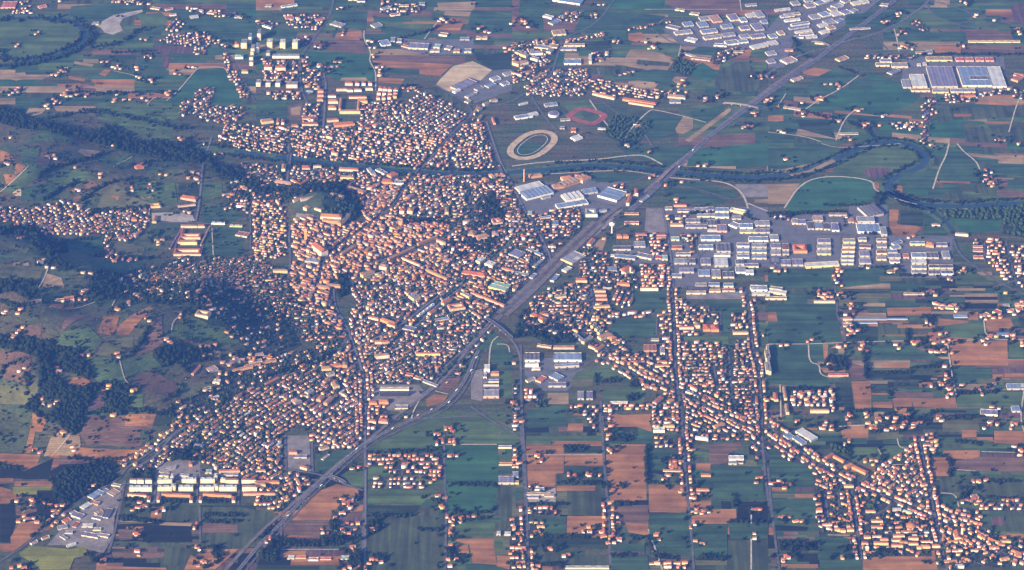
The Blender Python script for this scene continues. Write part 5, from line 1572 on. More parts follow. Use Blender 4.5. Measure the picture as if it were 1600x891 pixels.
BIGD = """
# kind tile cx cy width depth height slant wall roof [label]
N tower blocks at the northern edge
tow 01 20,250 22 30 30 0 c gr
tow 01 8,330 22 30 26 0 c gr
tow 01 85,300 34 24 27 0 y wh
tow 01 165,302 34 24 27 0 y wh
tow 01 242,302 34 24 27 0 y wh
apt 01 75,345 24 20 12 0 g gr
apt 01 185,362 168 12 11 0 w gr long low white slab below the three pale tower blocks
apt 01 75,435 48 14 13 0 w t1
apt 01 152,438 64 14 13 0 c t1
apt 01 15,535 28 20 16 0 w gr
apt 01 75,537 28 20 16 0 w gr
apt 01 135,537 28 20 16 0 w gr
apt 01 222,545 70 20 15 0 c gr
ind 01 330,580 50 14 8 -8 d wh
apt 01 68,765 76 26 10 8 y t5
apt 01 400,575 36 14 9 0 p t1
apt 01 399,600 38 12 9 0 p t2
apt 01 396,628 38 12 9 0 p t1
apt 01 135,770 16 30 9 0 c t1
apt 01 165,770 18 24 9 0 w t1
tow 00 1510,300 36 26 24 0 y gr
tow 00 1465,295 26 18 14 0 c t1
tow 00 1548,270 18 26 28 0 w gr
tow 00 1565,340 24 26 28 0 c gr
apt 00 1555,380 24 16 18 0 c gr
apt 00 1555,408 24 14 16 0 c gr
apt 00 1480,365 50 24 8 0 w gn
apt 00 1515,455 40 14 9 0 y t5
apt 00 1560,345 20 20 18 0 y gr
N blocks round the garden square
apt 01 575,530 48 12 10 0 c t1
apt 01 626,530 26 14 10 0 w t1
apt 01 666,530 24 14 10 0 w t1
apt 01 706,530 24 14 10 0 w t1
apt 01 530,565 66 8 9 0 c t5
apt 01 582,570 36 10 9 0 w t1
apt 01 630,568 46 10 9 0 w t1
apt 01 700,560 46 10 9 0 w t1
apt 01 470,605 50 8 8 0 w t1
apt 01 630,612 110 8 8 0 c t1
apt 01 478,642 60 16 10 0 c t3
apt 01 472,680 50 16 9 0 c t3
apt 01 660,640 60 18 10 0 y t3
apt 01 519,680 14 70 9 0 c t3
apt 01 632,680 14 70 9 0 c t3
apt 01 582,705 130 12 11 0 y t5
apt 01 545,785 130 22 10 5 o t1
apt 01 335,745 96 16 8 0 c t2
apt 01 335,780 100 16 8 0 c t2
apt 01 475,755 70 12 8 5 c t1
apt 01 240,790 40 12 8 5 c t1
N north eastern slab blocks beside the winding lane
apt 01 772,562 24 16 10 -5 w t1
apt 01 800,565 24 16 10 -5 w t1
apt 01 830,568 24 16 10 -5 w t1
apt 01 866,572 26 16 10 -5 w t1
apt 01 760,590 24 14 10 0 w t1
apt 01 793,592 24 14 10 0 w t1
apt 01 828,594 24 14 10 0 c t1
apt 01 862,592 24 14 10 0 c t1
apt 01 756,620 24 14 10 0 c t1
apt 01 790,620 24 14 10 0 c t1
apt 01 824,616 24 14 10 0 c t1
apt 01 858,610 24 14 10 0 y t1
N works in the northern plain
ind 01 505,165 90 22 8 -18 w gr
ind 01 745,170 60 22 8 20 w gr
ind 01 600,5 60 14 7 0 w gr
ind 01 650,15 50 12 7 0 w mv
ind 01 800,60 60 12 7 20 w gr
ind 01 860,100 60 12 7 10 w t1
ind 01 915,45 60 10 7 0 c gr
ind 01 1025,35 40 16 7 0 w gr
ind 01 795,285 60 34 8 10 w bl
ind 01 845,260 30 24 7 0 w gr
ind 01 885,265 30 20 7 0 w gr
ind 01 1005,305 122 34 9 -3 c mv long mauve roofed plant with cream front on the northern plain
ind 01 925,300 24 24 6 40 p t1
ind 01 1120,300 40 22 8 -5 c gn
ind 01 1105,325 60 10 6 0 w t5
ind 01 1190,310 40 20 8 -10 w gr
ind 01 1240,328 40 18 8 0 y t3
ind 01 1310,328 44 20 9 0 w gr
ind 01 1160,228 34 24 8 60 w tn
ind 01 1395,245 70 16 7 0 c pk
ind 01 1290,250 60 16 6 0 w gr
ind 01 1285,545 170 36 9 28 p mv big dull mauve roofed factory at the edge of the pale field
ind 01 1240,575 50 14 9 25 w wh
ind 01 1330,600 90 14 8 30 w gr
ind 01 1380,560 60 16 8 25 g mv
ind 01 1450,540 70 20 8 25 g bl
ind 01 1480,500 60 20 8 20 w gr
ind 01 1540,530 50 18 8 20 w mv
ind 01 1560,470 60 20 8 15 g gr
ind 01 1310,640 30 16 8 -20 c gr
apt 01 1380,690 50 10 10 40 c t5
apt 01 1425,655 50 10 10 25 c t5
apt 01 1470,635 46 10 10 15 c t5
apt 01 1360,710 10 50 9 -12 c t5
apt 01 1385,750 10 34 9 -20 c t5
apt 01 1470,770 14 40 8 10 p t1
ind 01 75,45 40 12 7 0 w bl
ind 01 205,45 100 10 7 10 w bl
ind 01 205,120 50 16 7 10 p t7
ind 01 395,130 60 12 7 15 p t7
apt 01 70,175 70 8 7 -20 w gr
ind 00 50,50 90 40 7 0 p t7
ind 00 260,50 50 16 6 15 p t7
ind 00 960,60 60 10 6 -10 c tn
ind 00 1045,65 50 8 7 15 w t1
ind 00 1070,100 40 8 7 10 w t1
ind 00 1200,115 50 16 7 10 w wh
ind 00 1240,75 30 8 7 -10 w t1
ind 00 1310,90 60 10 7 -10 c t1
ind 00 1475,115 50 10 7 -5 w mv
ind 00 1195,422 40 8 5 0 w gr
ind 00 590,155 40 14 7 0 w gr
ind 00 1200,240 1 1 5 0 w gr
N blocks along the riverside boulevard
apt 11 575,172 120 14 10 -3 c t1
apt 11 565,222 84 14 10 -3 y t5
apt 11 710,195 26 44 8 25 w gr
apt 11 775,195 30 44 8 25 w gr
apt 11 815,250 70 24 10 -3 o t1
apt 11 845,210 60 50 10 25 p t1
apt 11 880,255 70 20 9 -3 w gr
apt 11 1460,215 30 20 10 20 c t3
apt 11 1420,238 30 20 10 20 o t3
apt 11 1495,212 24 18 10 10 c t3
apt 11 1525,210 24 18 10 10 c t3
apt 11 1355,275 34 24 10 30 o t5
apt 11 300,255 12 40 9 -30 p t1
apt 11 250,250 100 10 8 -30 c t1
apt 11 170,170 24 34 12 0 y t5
apt 11 310,160 50 20 8 0 p t7
apt 11 380,150 50 10 8 0 c t5
apt 11 170,250 110 16 7 -10 b pk
apt 11 620,300 130 20 9 -18 o t5
N palace blocks at the edge of the castle park
apt 11 465,475 130 26 13 -3 c t3 broad cream palace with orange roof below the castle park
apt 11 470,495 120 14 11 -6 o t5
apt 11 545,485 140 12 12 48 o t5
apt 11 500,330 90 14 8 -15 p t5
apt 11 320,345 90 6 6 12 c pk
apt 11 260,350 70 5 6 20 c pk
apt 11 315,410 40 16 8 30 c t5
apt 11 385,410 50 8 7 -15 c t5
apt 11 1510,490 40 14 9 -10 w t1
cou 11 1490,500 60 34 9 8 w t1
apt 11 905,435 30 22 14 -5 y t1
apt 11 955,435 34 22 14 -5 y t3
apt 11 830,460 60 10 9 -8 c t1
apt 11 1180,440 24 34 13 0 y t5
apt 11 350,740 90 22 9 -8 g gr
apt 11 900,690 230 9 9 26 o t5
apt 11 1060,610 150 9 9 22 o t5
apt 11 960,740 150 9 9 -22 c t1
apt 11 1120,820 180 10 9 -24 o t5
apt 11 570,670 150 10 9 35 o t5
apt 11 150,800 90 12 10 0 y t5
apt 11 790,780 50 20 13 -10 y pk
apt 11 690,820 90 16 11 22 y t5
apt 11 1390,745 34 34 12 -20 y wh
apt 11 1450,765 60 26 12 -18 c wh
apt 11 1340,580 44 30 13 -10 o t5
apt 11 1400,595 80 24 12 15 o t5
apt 11 1480,580 40 26 12 0 c pk
apt 11 1350,820 150 30 8 -8 p t7
ind 11 1520,885 110 20 9 -12 y gn
apt 11 1560,790 90 12 8 -15 p t1
apt 11 480,890 90 14 9 -5 o t5
N quiet villa estate of the west
apt 10 1170,520 100 10 8 0 c t5
apt 10 1245,520 44 12 8 0 c t1
cou 10 1160,692 170 40 9 0 c t2 red roofed monastery court with cream front wall
apt 10 1168,625 104 16 12 0 y t5
apt 10 1115,610 16 90 8 -4 p t2
apt 10 1262,620 8 130 5 -8 p t5
apt 10 1075,640 8 140 5 -10 p mv
cou 10 1180,590 120 26 9 0 c t1
apt 10 1170,350 100 22 8 -8 p t1
apt 10 1155,388 110 8 5 8 c pk
apt 10 1350,500 84 8 6 -2 w wh
apt 10 1460,515 80 6 5 -2 y wh
ind 10 1500,575 80 26 8 -10 w t2
cou 10 960,395 60 20 7 5 y t3
apt 10 955,490 26 40 8 0 y t5
hal 10 860,155 50 20 8 15 o t7
ind 10 80,520 70 22 5 10 p t7 long bright red roof on the slope under the hillside quarter
apt 10 830,480 34 16 8 0 o t7
N sports halls by the racing oval
ind 02 70,735 110 20 8 10 w bl
ind 02 130,720 60 18 9 15 w wh
ind 02 240,660 80 18 8 8 g bl
ind 02 70,650 60 8 7 15 w wh
ind 02 330,750 60 12 6 5 g gr
ind 02 400,870 50 30 8 -35 w wh
ind 02 380,820 30 22 8 0 p t1
ind 02 555,805 50 8 6 -5 w wh
ind 02 310,800 30 14 6 0 w bl
ind 02 780,790 30 12 6 0 w gr
N goods sheds beyond the railway
ind 02 345,20 180 30 9 -10 w bl
ind 02 225,115 64 14 9 -18 w wh
ind 02 265,150 80 20 9 25 w bl
ind 02 290,220 80 30 9 5 w tn
ind 02 190,305 100 20 9 -8 w gr
ind 02 255,300 60 20 9 -8 c tn
ind 02 350,315 100 18 9 0 g mv
ind 02 385,290 130 12 9 0 c tn
ind 02 375,400 104 30 9 0 w bl blue-grey shed above the close-packed brick red suburb
apt 02 60,350 100 12 11 -25 y gr
apt 02 150,345 80 14 11 5 w gr
apt 02 235,330 60 14 11 50 c gr
apt 02 70,405 60 18 12 15 c t5
apt 02 30,410 50 16 12 -20 y t5
apt 02 140,380 50 12 12 -15 w gr
apt 02 30,470 70 8 9 -15 w t1
apt 02 485,395 18 50 13 0 y wh
apt 02 790,640 215 14 8 -10 o t1
apt 02 800,655 160 8 7 -10 c t1
apt 02 570,605 150 12 8 -14 c t3
apt 02 1020,612 110 18 8 -5 c t5
ind 02 1010,640 70 18 7 0 w bl
ind 02 1040,70 60 10 7 -10 w gr
ind 02 1130,95 60 12 7 -10 w gr
ind 02 1170,375 120 14 7 -8 w t5
ind 02 1100,350 90 8 7 -20 w gr
ind 02 1480,40 70 12 6 5 w gr
N northern industrial estate
ind 02 1060,215 110 22 8 8 c gr
ind 02 1090,165 60 26 8 8 w bl
ind 02 1000,190 40 40 8 40 w mv
ind 02 1110,260 70 20 8 -15 w wh
ind 02 1180,170 60 34 8 8 w bl
ind 02 1190,130 60 24 8 8 g gr
ind 02 1220,210 100 24 9 8 w bl
ind 02 1240,245 110 20 9 8 c gr
ind 02 1260,140 60 44 9 8 p tn
ind 02 1330,180 70 24 9 8 w bl
ind 02 1370,130 60 40 9 8 w mv
ind 02 1340,230 80 20 9 8 w gr
ind 02 1360,280 80 26 9 8 w gr
ind 02 1430,140 40 26 9 8 w bl
ind 02 1440,190 60 24 9 8 w mv
ind 02 1440,240 60 22 9 8 w gr
ind 02 1480,110 60 24 9 8 w wh
ind 02 1520,190 60 44 9 8 g mv
ind 02 1530,110 50 40 9 8 w gr
ind 02 1530,300 110 22 9 14 w wh
ind 02 1520,240 90 24 9 8 w mv
ind 02 1430,270 60 18 9 8 w bl
ind 02 1290,290 80 14 8 -5 w gr
ind 02 1560,150 40 20 9 8 w bl
ind 02 1400,330 60 10 7 0 w gr
ind 03 90,70 100 12 8 8 w wh
ind 03 150,100 100 14 8 8 w gr
ind 03 120,110 90 12 8 8 w bl
ind 03 150,135 100 12 8 8 w wh
ind 03 200,160 120 14 8 10 w gr
ind 03 190,180 130 14 8 10 w bl
ind 03 220,205 110 12 8 10 w wh
ind 03 240,225 90 12 8 8 w gr
ind 03 190,240 60 10 8 0 w mv
ind 03 270,240 70 14 8 5 w wh
ind 03 170,35 50 24 8 10 g gr
ind 03 260,50 60 24 8 10 w mv
ind 03 250,15 50 16 8 10 w gr
ind 03 320,30 60 20 8 20 w bl
ind 03 370,15 60 20 8 20 w wh
ind 03 430,50 70 20 8 20 w gr
ind 03 480,20 50 20 8 20 w mv
ind 03 570,30 110 20 9 12 y wh
ind 03 600,5 70 16 9 12 w gr
ind 03 290,120 60 26 8 10 w gr
ind 03 350,105 60 26 8 15 w bl
ind 03 420,100 60 24 8 15 w wh
ind 03 480,90 60 22 8 20 w mv
ind 03 530,80 50 20 8 25 w gr
ind 03 380,150 70 24 8 15 w gr
ind 03 440,140 60 18 8 25 w bl
ind 03 340,170 60 20 8 12 w wh
ind 03 390,185 50 20 8 15 c tn
ind 03 350,210 60 18 8 15 w wh
ind 03 400,70 50 20 8 15 w gr
ind 03 320,275 60 8 7 -5 w gr
ind 03 130,390 90 30 8 20 w pk
ind 03 30,280 60 24 8 10 w wh
ind 03 30,240 50 24 8 10 w bl
ind 03 80,220 40 24 8 10 w tn
ind 03 20,345 60 24 8 10 w gr
ind 03 20,395 50 22 8 10 w mv
ind 03 130,320 50 10 7 0 p t7
ind 03 180,500 80 16 7 20 w pk
ind 03 570,185 130 8 6 3 w tn
ind 03 720,40 50 14 6 -10 w gr
ind 03 460,375 80 20 7 20 y t5
ind 03 500,835 120 10 5 0 g bl
ind 03 1400,265 320 10 6 0 c tn
ind 03 320,620 60 14 6 5 o t7
ind 03 150,680 110 10 6 -10 w pk
N great factory complex
ind 03 1090,535 160 135 12 0 g mv vast flat mauve roof of the great factory, western half
ind 03 1290,530 180 128 12 0 c bl vast blue grey roof of the great factory, eastern half
ind 03 1430,535 84 135 10 0 w wh tall white shed forming the right end of the great factory
ind 03 938,540 90 84 10 0 w wh
ind 03 860,545 50 54 9 0 w gr
ind 03 945,570 116 16 9 0 y gr
ind 03 1068,578 98 20 9 0 y gr
ind 03 1207,576 150 22 9 0 c gr
ind 03 1060,380 160 22 9 0 y tn
ind 03 1187,382 50 22 8 0 p rd
ind 03 1247,382 50 22 8 0 p t7
ind 03 1311,382 50 22 8 0 p t7
ind 03 1372,382 50 22 8 0 p rd
ind 03 1305,505 110 22 14 0 w dk
ind 03 815,420 100 26 9 0 y gr
ind 03 710,412 84 20 8 0 y gr
ind 03 730,390 70 20 8 0 w mv
ind 03 780,455 90 20 6 25 g mv
ind 03 950,335 70 12 7 0 w t1
ind 03 1000,335 40 20 7 0 w gr
ind 03 935,412 24 14 7 0 w wh
ind 03 970,408 24 18 7 0 w wh
ind 03 1550,500 90 24 9 30 o t7 bright orange roofed hall right of the great factory
ind 03 1550,475 60 12 8 -10 p t1
hal 03 1240,605 90 12 7 5 o t7
N brick works by the river bend of the railway
ind 12 110,290 170 40 10 15 c wh
saw 12 150,330 190 52 10 15 w bl broad grey saw-tooth roofed shed at the old brick works
apt 12 145,210 80 16 9 8 o t5
saw 12 380,250 190 30 11 20 o t5
apt 12 280,280 60 22 10 10 o t5
apt 12 450,235 80 22 11 25 c t3
apt 12 340,230 70 30 10 10 c t3
saw 12 375,350 120 44 10 12 w wh striped white saw-tooth hall north of the tracks
ind 12 370,390 200 28 9 10 w bl
ind 12 480,310 90 30 9 8 g bl
ind 12 620,345 130 70 10 40 w bl long pale blue shed lying beside the railway line
apt 12 725,380 20 50 12 -12 c t1
apt 12 770,325 20 34 14 0 w t1
ind 12 820,350 90 12 7 35 g gr
cou 12 492,450 74 40 11 0 w gr
hal 12 560,425 50 12 8 15 w gr
ind 12 205,465 70 12 7 8 w bl
ind 12 268,505 40 26 7 0 g bl
ind 12 110,440 30 20 7 0 w gn
ind 12 210,340 60 12 7 15 w gr
N depot beside the railway yard
apt 12 490,620 90 14 8 52 w t1
ind 12 380,730 140 50 9 30 y gr
ind 12 340,790 60 20 9 30 c wh
ind 12 410,720 70 18 9 30 w wh
ind 12 265,840 90 14 7 45 w bl
ind 12 140,680 130 12 8 -25 g bl
ind 12 160,750 110 12 8 40 w gr
ind 12 70,740 80 14 8 -25 w t1
ind 12 50,815 110 14 8 -12 w gr
ind 12 30,700 80 40 8 -20 g mv
ind 12 130,830 60 16 8 40 w gr
apt 12 430,860 70 20 10 0 c t1
N workshops along the main avenue
ind 12 740,500 90 14 8 0 c t7
ind 12 740,440 90 10 6 0 p mv
apt 12 665,585 34 14 9 0 o t1
apt 12 705,585 34 14 9 0 o t1
ind 12 680,660 110 22 9 0 g dk
ind 12 700,715 130 22 9 -5 w bl
ind 12 640,700 60 10 7 0 w gr
ind 12 820,710 110 26 9 -12 w mv
ind 12 790,640 70 34 8 0 g gr
ind 12 905,715 34 18 8 0 p rd crimson roofed workshop beside the main avenue
ind 12 945,720 36 26 8 0 w gn
apt 12 1040,390 80 8 7 0 p t1
ind 12 1080,425 110 14 8 0 c mv
ind 12 970,410 44 16 7 0 w gr
apt 12 1020,512 80 14 8 0 c t5
ind 12 1010,600 50 20 8 0 w gn
ind 12 1020,655 66 20 8 0 o t1
ind 12 1060,695 90 16 8 0 w bl
apt 12 925,575 60 12 7 0 p t2
apt 12 925,590 60 8 7 0 p t1
apt 12 800,572 70 14 7 0 p t2
apt 12 710,790 80 24 8 25 p t1
ind 12 620,790 60 26 7 0 g bl
apt 12 690,880 80 14 9 -5 o t1
ind 22 855,395 80 40 9 0 b t2
ind 22 932,410 26 46 9 0 w gr
apt 22 930,470 60 12 8 0 c t2
apt 22 930,495 90 12 8 0 c t1
N central industrial estate
ind 12 1170,420 80 20 8 0 w gr
ind 12 1225,415 50 20 8 0 g mv
ind 12 1300,425 84 24 9 0 w bl
ind 12 1300,460 84 28 9 0 w bl
cou 12 1400,430 100 20 9 -12 y wh
ind 12 1390,470 56 18 8 0 w gr
ind 12 1380,520 50 34 8 30 w gr
ind 12 1120,490 90 22 8 0 g mv
ind 12 1140,525 130 20 9 0 w mv
ind 12 1200,455 110 16 8 0 w gr
ind 12 1240,510 60 36 9 0 g dk
ind 12 1240,545 60 10 9 0 w wh
ind 12 1300,545 60 44 9 0 p mv
ind 12 1450,525 80 26 9 0 w bl
ind 12 1460,555 100 14 9 0 y gr
ind 12 1550,510 90 30 9 0 w gr
ind 12 1550,555 90 24 9 0 g mv
ind 12 1230,600 120 30 9 0 w bl
ind 12 1200,655 90 24 9 0 w bl
ind 12 1310,670 84 54 10 0 g dk
ind 12 1300,700 100 10 9 0 w gr
ind 12 1295,760 84 50 10 0 w wh
ind 12 1430,640 76 20 9 0 w mv
ind 12 1430,675 76 20 9 0 w bl
ind 12 1430,710 76 20 9 0 w bl
ind 12 1525,605 120 26 9 0 w bl
ind 12 1530,645 90 22 9 0 w gr
ind 12 1530,680 90 22 9 0 w bl
ind 12 1530,715 90 20 9 0 w bl
ind 12 1050,745 90 30 9 0 w gr
ind 12 1110,745 50 30 9 0 g dk
ind 12 1200,750 60 40 9 0 g mv
ind 12 1190,820 70 36 9 0 w bl
ind 12 1265,830 54 50 9 0 y gr
ind 12 1340,830 70 36 9 0 g dk
ind 12 1250,885 70 20 9 0 w bl
ind 12 1340,888 60 20 9 0 w bl
ind 12 1415,800 60 40 9 0 w gr
ind 12 1470,810 50 24 9 0 w wh
ind 12 1480,765 90 20 8 0 w mv
ind 12 1410,750 50 30 9 0 g dk
ind 12 1170,888 70 20 9 0 w gr
ind 12 1080,800 90 26 9 0 g mv
ind 12 1020,830 60 20 8 0 w bl
ind 22 1150,20 130 22 9 0 d dk
ind 22 1140,40 120 14 8 0 w gr
ind 22 1255,28 70 14 8 0 c t3
ind 22 1340,25 80 14 8 0 w rd
ind 22 1530,20 100 30 9 0 w gr
ind 22 1540,50 110 14 9 0 w wh
ind 22 1500,10 50 20 9 0 w gr
N row of sheds behind the great green field
ind 13 168,498 36 30 9 0 c gr
ind 13 212,500 44 26 9 0 w mv
ind 13 265,530 40 46 9 0 w dk
ind 13 315,530 44 40 9 0 w bl
ind 13 365,533 40 40 9 0 w dk
ind 13 418,540 44 50 9 0 w mv
ind 13 433,448 110 12 9 0 w t4
ind 13 310,480 60 30 9 0 g pk
ind 13 515,490 34 20 8 0 w t7
saw 13 640,450 110 70 11 12 g dk dark striped works above the tall white hall by the dog-leg lane
ind 13 606,490 106 34 12 0 w gr
ind 13 625,550 140 54 10 0 w bl
ind 13 718,570 36 50 13 0 w gr
ind 13 40,600 50 34 9 0 w gr
ind 13 50,650 60 30 9 0 w mv
ind 13 50,690 60 26 9 0 w gr
ind 13 110,660 40 40 9 0 w t4
ind 13 110,690 40 20 9 0 w gr
cou 13 200,675 84 44 11 0 o t7 bright orange block amid the grey sheds
ind 13 112,755 60 34 9 0 w mv
ind 13 185,755 66 40 9 0 g mv
ind 13 335,765 210 26 11 3 y wh long cream office range at the near side of the right-hand sheds
ind 13 45,740 60 30 9 0 d mv
ind 13 347,618 80 26 9 0 w mv
ind 13 347,652 84 24 9 0 w gr
ind 13 347,688 84 26 9 0 y gr
ind 13 503,615 74 22 9 0 y gr
ind 13 500,645 76 18 9 0 c gr
ind 13 497,672 78 18 9 0 c tn
ind 13 494,700 78 18 9 0 c mv
ind 13 492,726 78 18 9 0 c gr
ind 13 490,750 78 16 9 0 c gr
ind 13 585,605 50 20 9 0 c gr
ind 13 602,650 70 20 9 -3 w t4
ind 13 598,700 60 34 9 0 g mv
ind 13 602,745 70 34 9 0 w gr
ind 13 703,610 60 16 9 0 w mv
ind 13 705,645 60 20 9 0 w gr
ind 13 703,685 60 22 9 0 c t4
ind 13 703,722 58 22 9 0 y gr
ind 13 800,625 70 16 9 20 w bl
ind 13 790,655 60 20 9 15 w bl
ind 13 770,680 60 18 9 0 w bl
ind 13 780,710 80 26 9 0 g mv
ind 13 785,740 60 20 9 0 w pk
ind 13 925,630 90 16 11 0 y bl
ind 13 855,710 34 24 9 0 p t1
ind 13 935,710 90 30 10 0 w bl
ind 13 935,745 90 26 10 0 w wh
ind 13 935,780 90 24 10 0 w bl
ind 13 935,808 90 20 10 0 w gr
apt 13 1005,640 50 24 9 -8 o t3
ind 13 1075,638 70 20 9 0 w mv
ind 13 1020,710 70 36 9 0 g dk
ind 13 1105,710 44 44 9 0 w gr
ind 13 1028,775 66 20 9 0 w dk
ind 13 1105,775 80 20 9 0 w dk
ind 13 1028,812 70 24 9 0 w dk
ind 13 1110,812 76 24 9 0 w dk
hal 13 1200,570 80 12 8 -5 w t5
hal 13 1040,510 50 8 6 0 w pk
ind 13 760,800 50 8 6 0 c t7
ind 13 1300,645 60 10 7 0 p t2
ind 13 1300,670 60 10 7 0 p t2
ind 13 1303,712 60 16 7 0 p t1
N works beside the hillside quarry
ind 20 1560,490 100 16 8 12 o t5
ind 20 1500,510 130 10 8 12 o t5
ind 20 1340,595 44 20 10 -5 c wh
ind 20 1310,520 60 30 7 20 g pk
ind 20 1440,470 90 16 7 15 g mv
ind 20 1580,470 80 18 8 10 c pk
ind 21 60,470 130 16 8 12 o t5
ind 21 60,440 80 12 8 -8 o t1
ind 21 20,425 50 14 8 10 w pk
ind 20 1210,540 14 60 7 -20 p t7
cou 20 1255,185 84 34 10 -8 c t5 square ochre castle-like villa on the wooded hillside
ind 20 365,85 60 12 7 3 c t7
ind 20 425,80 60 20 8 8 p t7 red roofed farm hall on the upper brow of the left hills
ind 20 1285,630 40 10 6 10 w tl
ind 20 1330,690 50 14 8 20 w wh
N terraces and blocks of the inner quarter
cou 21 1240,140 100 34 10 8 c t1 ochre courtyard block with red roof west of the station
apt 21 1365,180 90 9 9 -35 c t1
apt 21 1050,150 180 7 8 38 w wh long white platform roof pointing up to the right
apt 21 1180,100 80 14 10 30 y t1
apt 21 1090,165 60 14 10 30 c t1
ind 21 1150,205 90 14 7 10 w bl
apt 21 780,440 90 16 13 5 c t5 pale orange roofed white slab beside the inner roundabout
apt 21 1065,425 150 8 11 0 y t1
apt 21 820,225 110 16 10 -18 o t3
apt 21 730,200 70 12 9 -12 c t1
apt 21 840,245 60 12 9 -18 c t1
apt 21 420,10 90 16 9 -12 o t5
ind 21 950,265 80 24 7 -12 g mv
apt 21 980,80 50 34 11 20 y gr
apt 21 1180,95 60 18 10 25 y gr
ind 21 1500,20 120 26 13 -15 y gn broad olive-yellow station hotel with greenish roof by the tracks
ind 21 1100,465 30 26 8 0 w mv
apt 21 1380,60 120 10 9 -20 p t1
apt 21 1300,60 80 14 10 -25 y gr
apt 21 1480,100 150 10 9 -22 p t1
apt 21 760,350 50 14 10 0 c t1
apt 21 800,350 50 14 10 5 p t1
apt 21 435,515 60 20 10 5 y t5
apt 21 495,495 70 16 9 5 o t1
apt 21 550,495 30 24 11 0 o t5
apt 21 490,625 40 34 11 10 c t5
apt 21 460,550 50 16 9 15 c gr
apt 21 330,660 50 20 9 25 c gr
apt 21 100,590 120 9 8 28 o t1
apt 21 450,715 90 16 10 45 o t5
apt 21 400,700 60 18 10 45 o t5
apt 21 250,720 50 30 9 20 g pk
ind 21 680,720 1 1 6 0 g gr
ind 21 950,548 50 14 7 -8 o t7
ind 21 1005,570 60 14 8 -15 w t7
ind 21 1075,600 120 12 7 -20 w gr
apt 21 725,725 50 16 9 0 o t1
apt 21 790,720 60 20 9 0 o t3
apt 21 720,840 50 16 9 -5 c t1
apt 21 790,840 60 22 9 -5 p t1
ind 21 900,750 80 22 6 0 w gr
N long shed and stores beside the fast road
ind 21 857,636 180 12 9 0 w t5 long pale roofed stand behind the black shed by the fast road
ind 21 857,670 178 12 15 0 d dk black fronted long shed in front of the pale roofed stand
ind 21 1428,520 36 30 16 0 w wh
ind 21 1478,545 50 14 12 0 o t3
ind 21 1470,590 66 14 10 0 w bl
ind 21 1455,610 96 12 10 0 w tl
ind 21 1455,680 96 44 11 0 p gr
ind 21 1417,560 20 24 9 0 w gr
N commercial park right of the fast road
ind 22 125,455 90 50 11 0 w dk dark blue roofed store of the commercial park
ind 22 122,490 84 8 13 0 w wh
ind 22 148,512 54 8 8 0 w wh
ind 22 345,455 170 48 11 0 w bl large blue roofed store in the commercial park
ind 22 340,495 150 14 11 3 w bl
ind 22 320,380 130 12 9 0 p t1
ind 22 200,370 90 10 8 -8 p t5
ind 22 180,580 70 24 8 35 p t1
ind 22 115,580 60 14 8 20 w gr
ind 22 275,570 80 34 9 -25 w bl
ind 22 280,615 110 24 9 0 g mv
apt 22 410,315 90 12 7 -40 g gr
apt 22 465,335 90 14 9 30 y gr
apt 22 505,250 40 12 11 30 y gr
apt 22 530,268 40 12 11 30 y gr
apt 22 545,290 40 12 11 30 y gr
apt 22 575,318 90 22 11 20 y t5
apt 22 620,330 40 24 10 -30 o t3
apt 22 545,385 90 12 8 35 c t1
apt 22 500,380 60 12 8 -25 c t1
apt 22 145,195 60 24 12 -25 y t1
apt 22 185,215 50 24 12 -25 y t1
apt 22 200,180 60 14 10 -10 c t1
apt 22 555,128 100 10 9 5 y t5
apt 22 555,80 70 12 9 0 p t4
apt 22 550,55 70 12 9 0 p t4
apt 22 545,30 70 12 9 0 c t4
apt 22 850,18 110 12 10 0 w t1
apt 22 300,70 70 14 10 5 y gr
apt 22 330,40 14 34 9 0 g gr
ind 22 425,690 40 50 8 0 g gr
ind 22 480,690 40 50 8 0 g mv
ind 22 1030,90 44 14 9 0 c t1
ind 22 660,718 110 8 6 0 w wh
ind 22 885,330 50 12 7 0 w gr
apt 22 1080,258 90 9 9 0 c t1
apt 22 1147,250 34 20 12 0 y t5
apt 22 1175,215 16 26 12 0 y t3
hal 22 1205,268 44 34 9 0 o t7
hal 22 1255,270 50 34 9 0 o t7
apt 22 1415,290 96 12 9 0 c t5
ind 22 1575,40 1 1 6 0 w gr
ind 22 910,885 70 14 9 0 w wh
ind 22 970,870 70 12 9 0 y t5
apt 22 905,710 90 16 8 35 c t1
apt 22 980,715 50 16 8 25 c t3
apt 22 1280,865 80 16 8 20 c t3
apt 22 1100,660 50 12 8 -20 c gr
apt 22 1575,455 12 60 15 0 y gr
apt 22 1580,530 20 60 15 0 y gr
N eastern plain
ind 23 50,75 130 14 9 0 w gr
ind 23 60,40 110 20 9 -8 w wh
ind 23 50,15 80 16 8 -8 w gr
apt 23 350,95 130 8 8 0 c pk
apt 23 495,203 56 10 7 0 c t5
gls 23 600,200 270 10 3 0 g bl
gls 23 800,198 130 10 3 0 g bl
gls 23 570,222 215 12 3 0 g bl
gls 23 1193,185 84 20 3 0 g bl
gls 23 1455,295 80 20 3 0 g bl
ind 23 435,548 125 10 6 0 p rd long low shed with a red roof by the farm copse
apt 23 320,775 116 12 10 0 c t3 long cream block at the foot of the isolated housing estate
apt 23 108,690 18 80 9 0 c t5
apt 23 120,780 20 60 9 0 c t5
apt 23 50,700 26 50 8 0 y t1
apt 23 160,690 18 1 7 0 c t1
apt 23 5,440 16 80 15 0 y gr
apt 23 10,530 16 120 15 0 y gr
ind 23 1370,790 104 34 8 -3 w mv
ind 23 1535,630 110 34 8 0 g bl
ind 23 1570,620 40 22 8 0 w wh
ind 23 1535,770 50 34 9 0 w bl
ind 23 1475,118 40 12 7 0 w gr
ind 23 1500,150 46 12 7 8 w gr
ind 23 1555,140 46 12 8 0 w t3
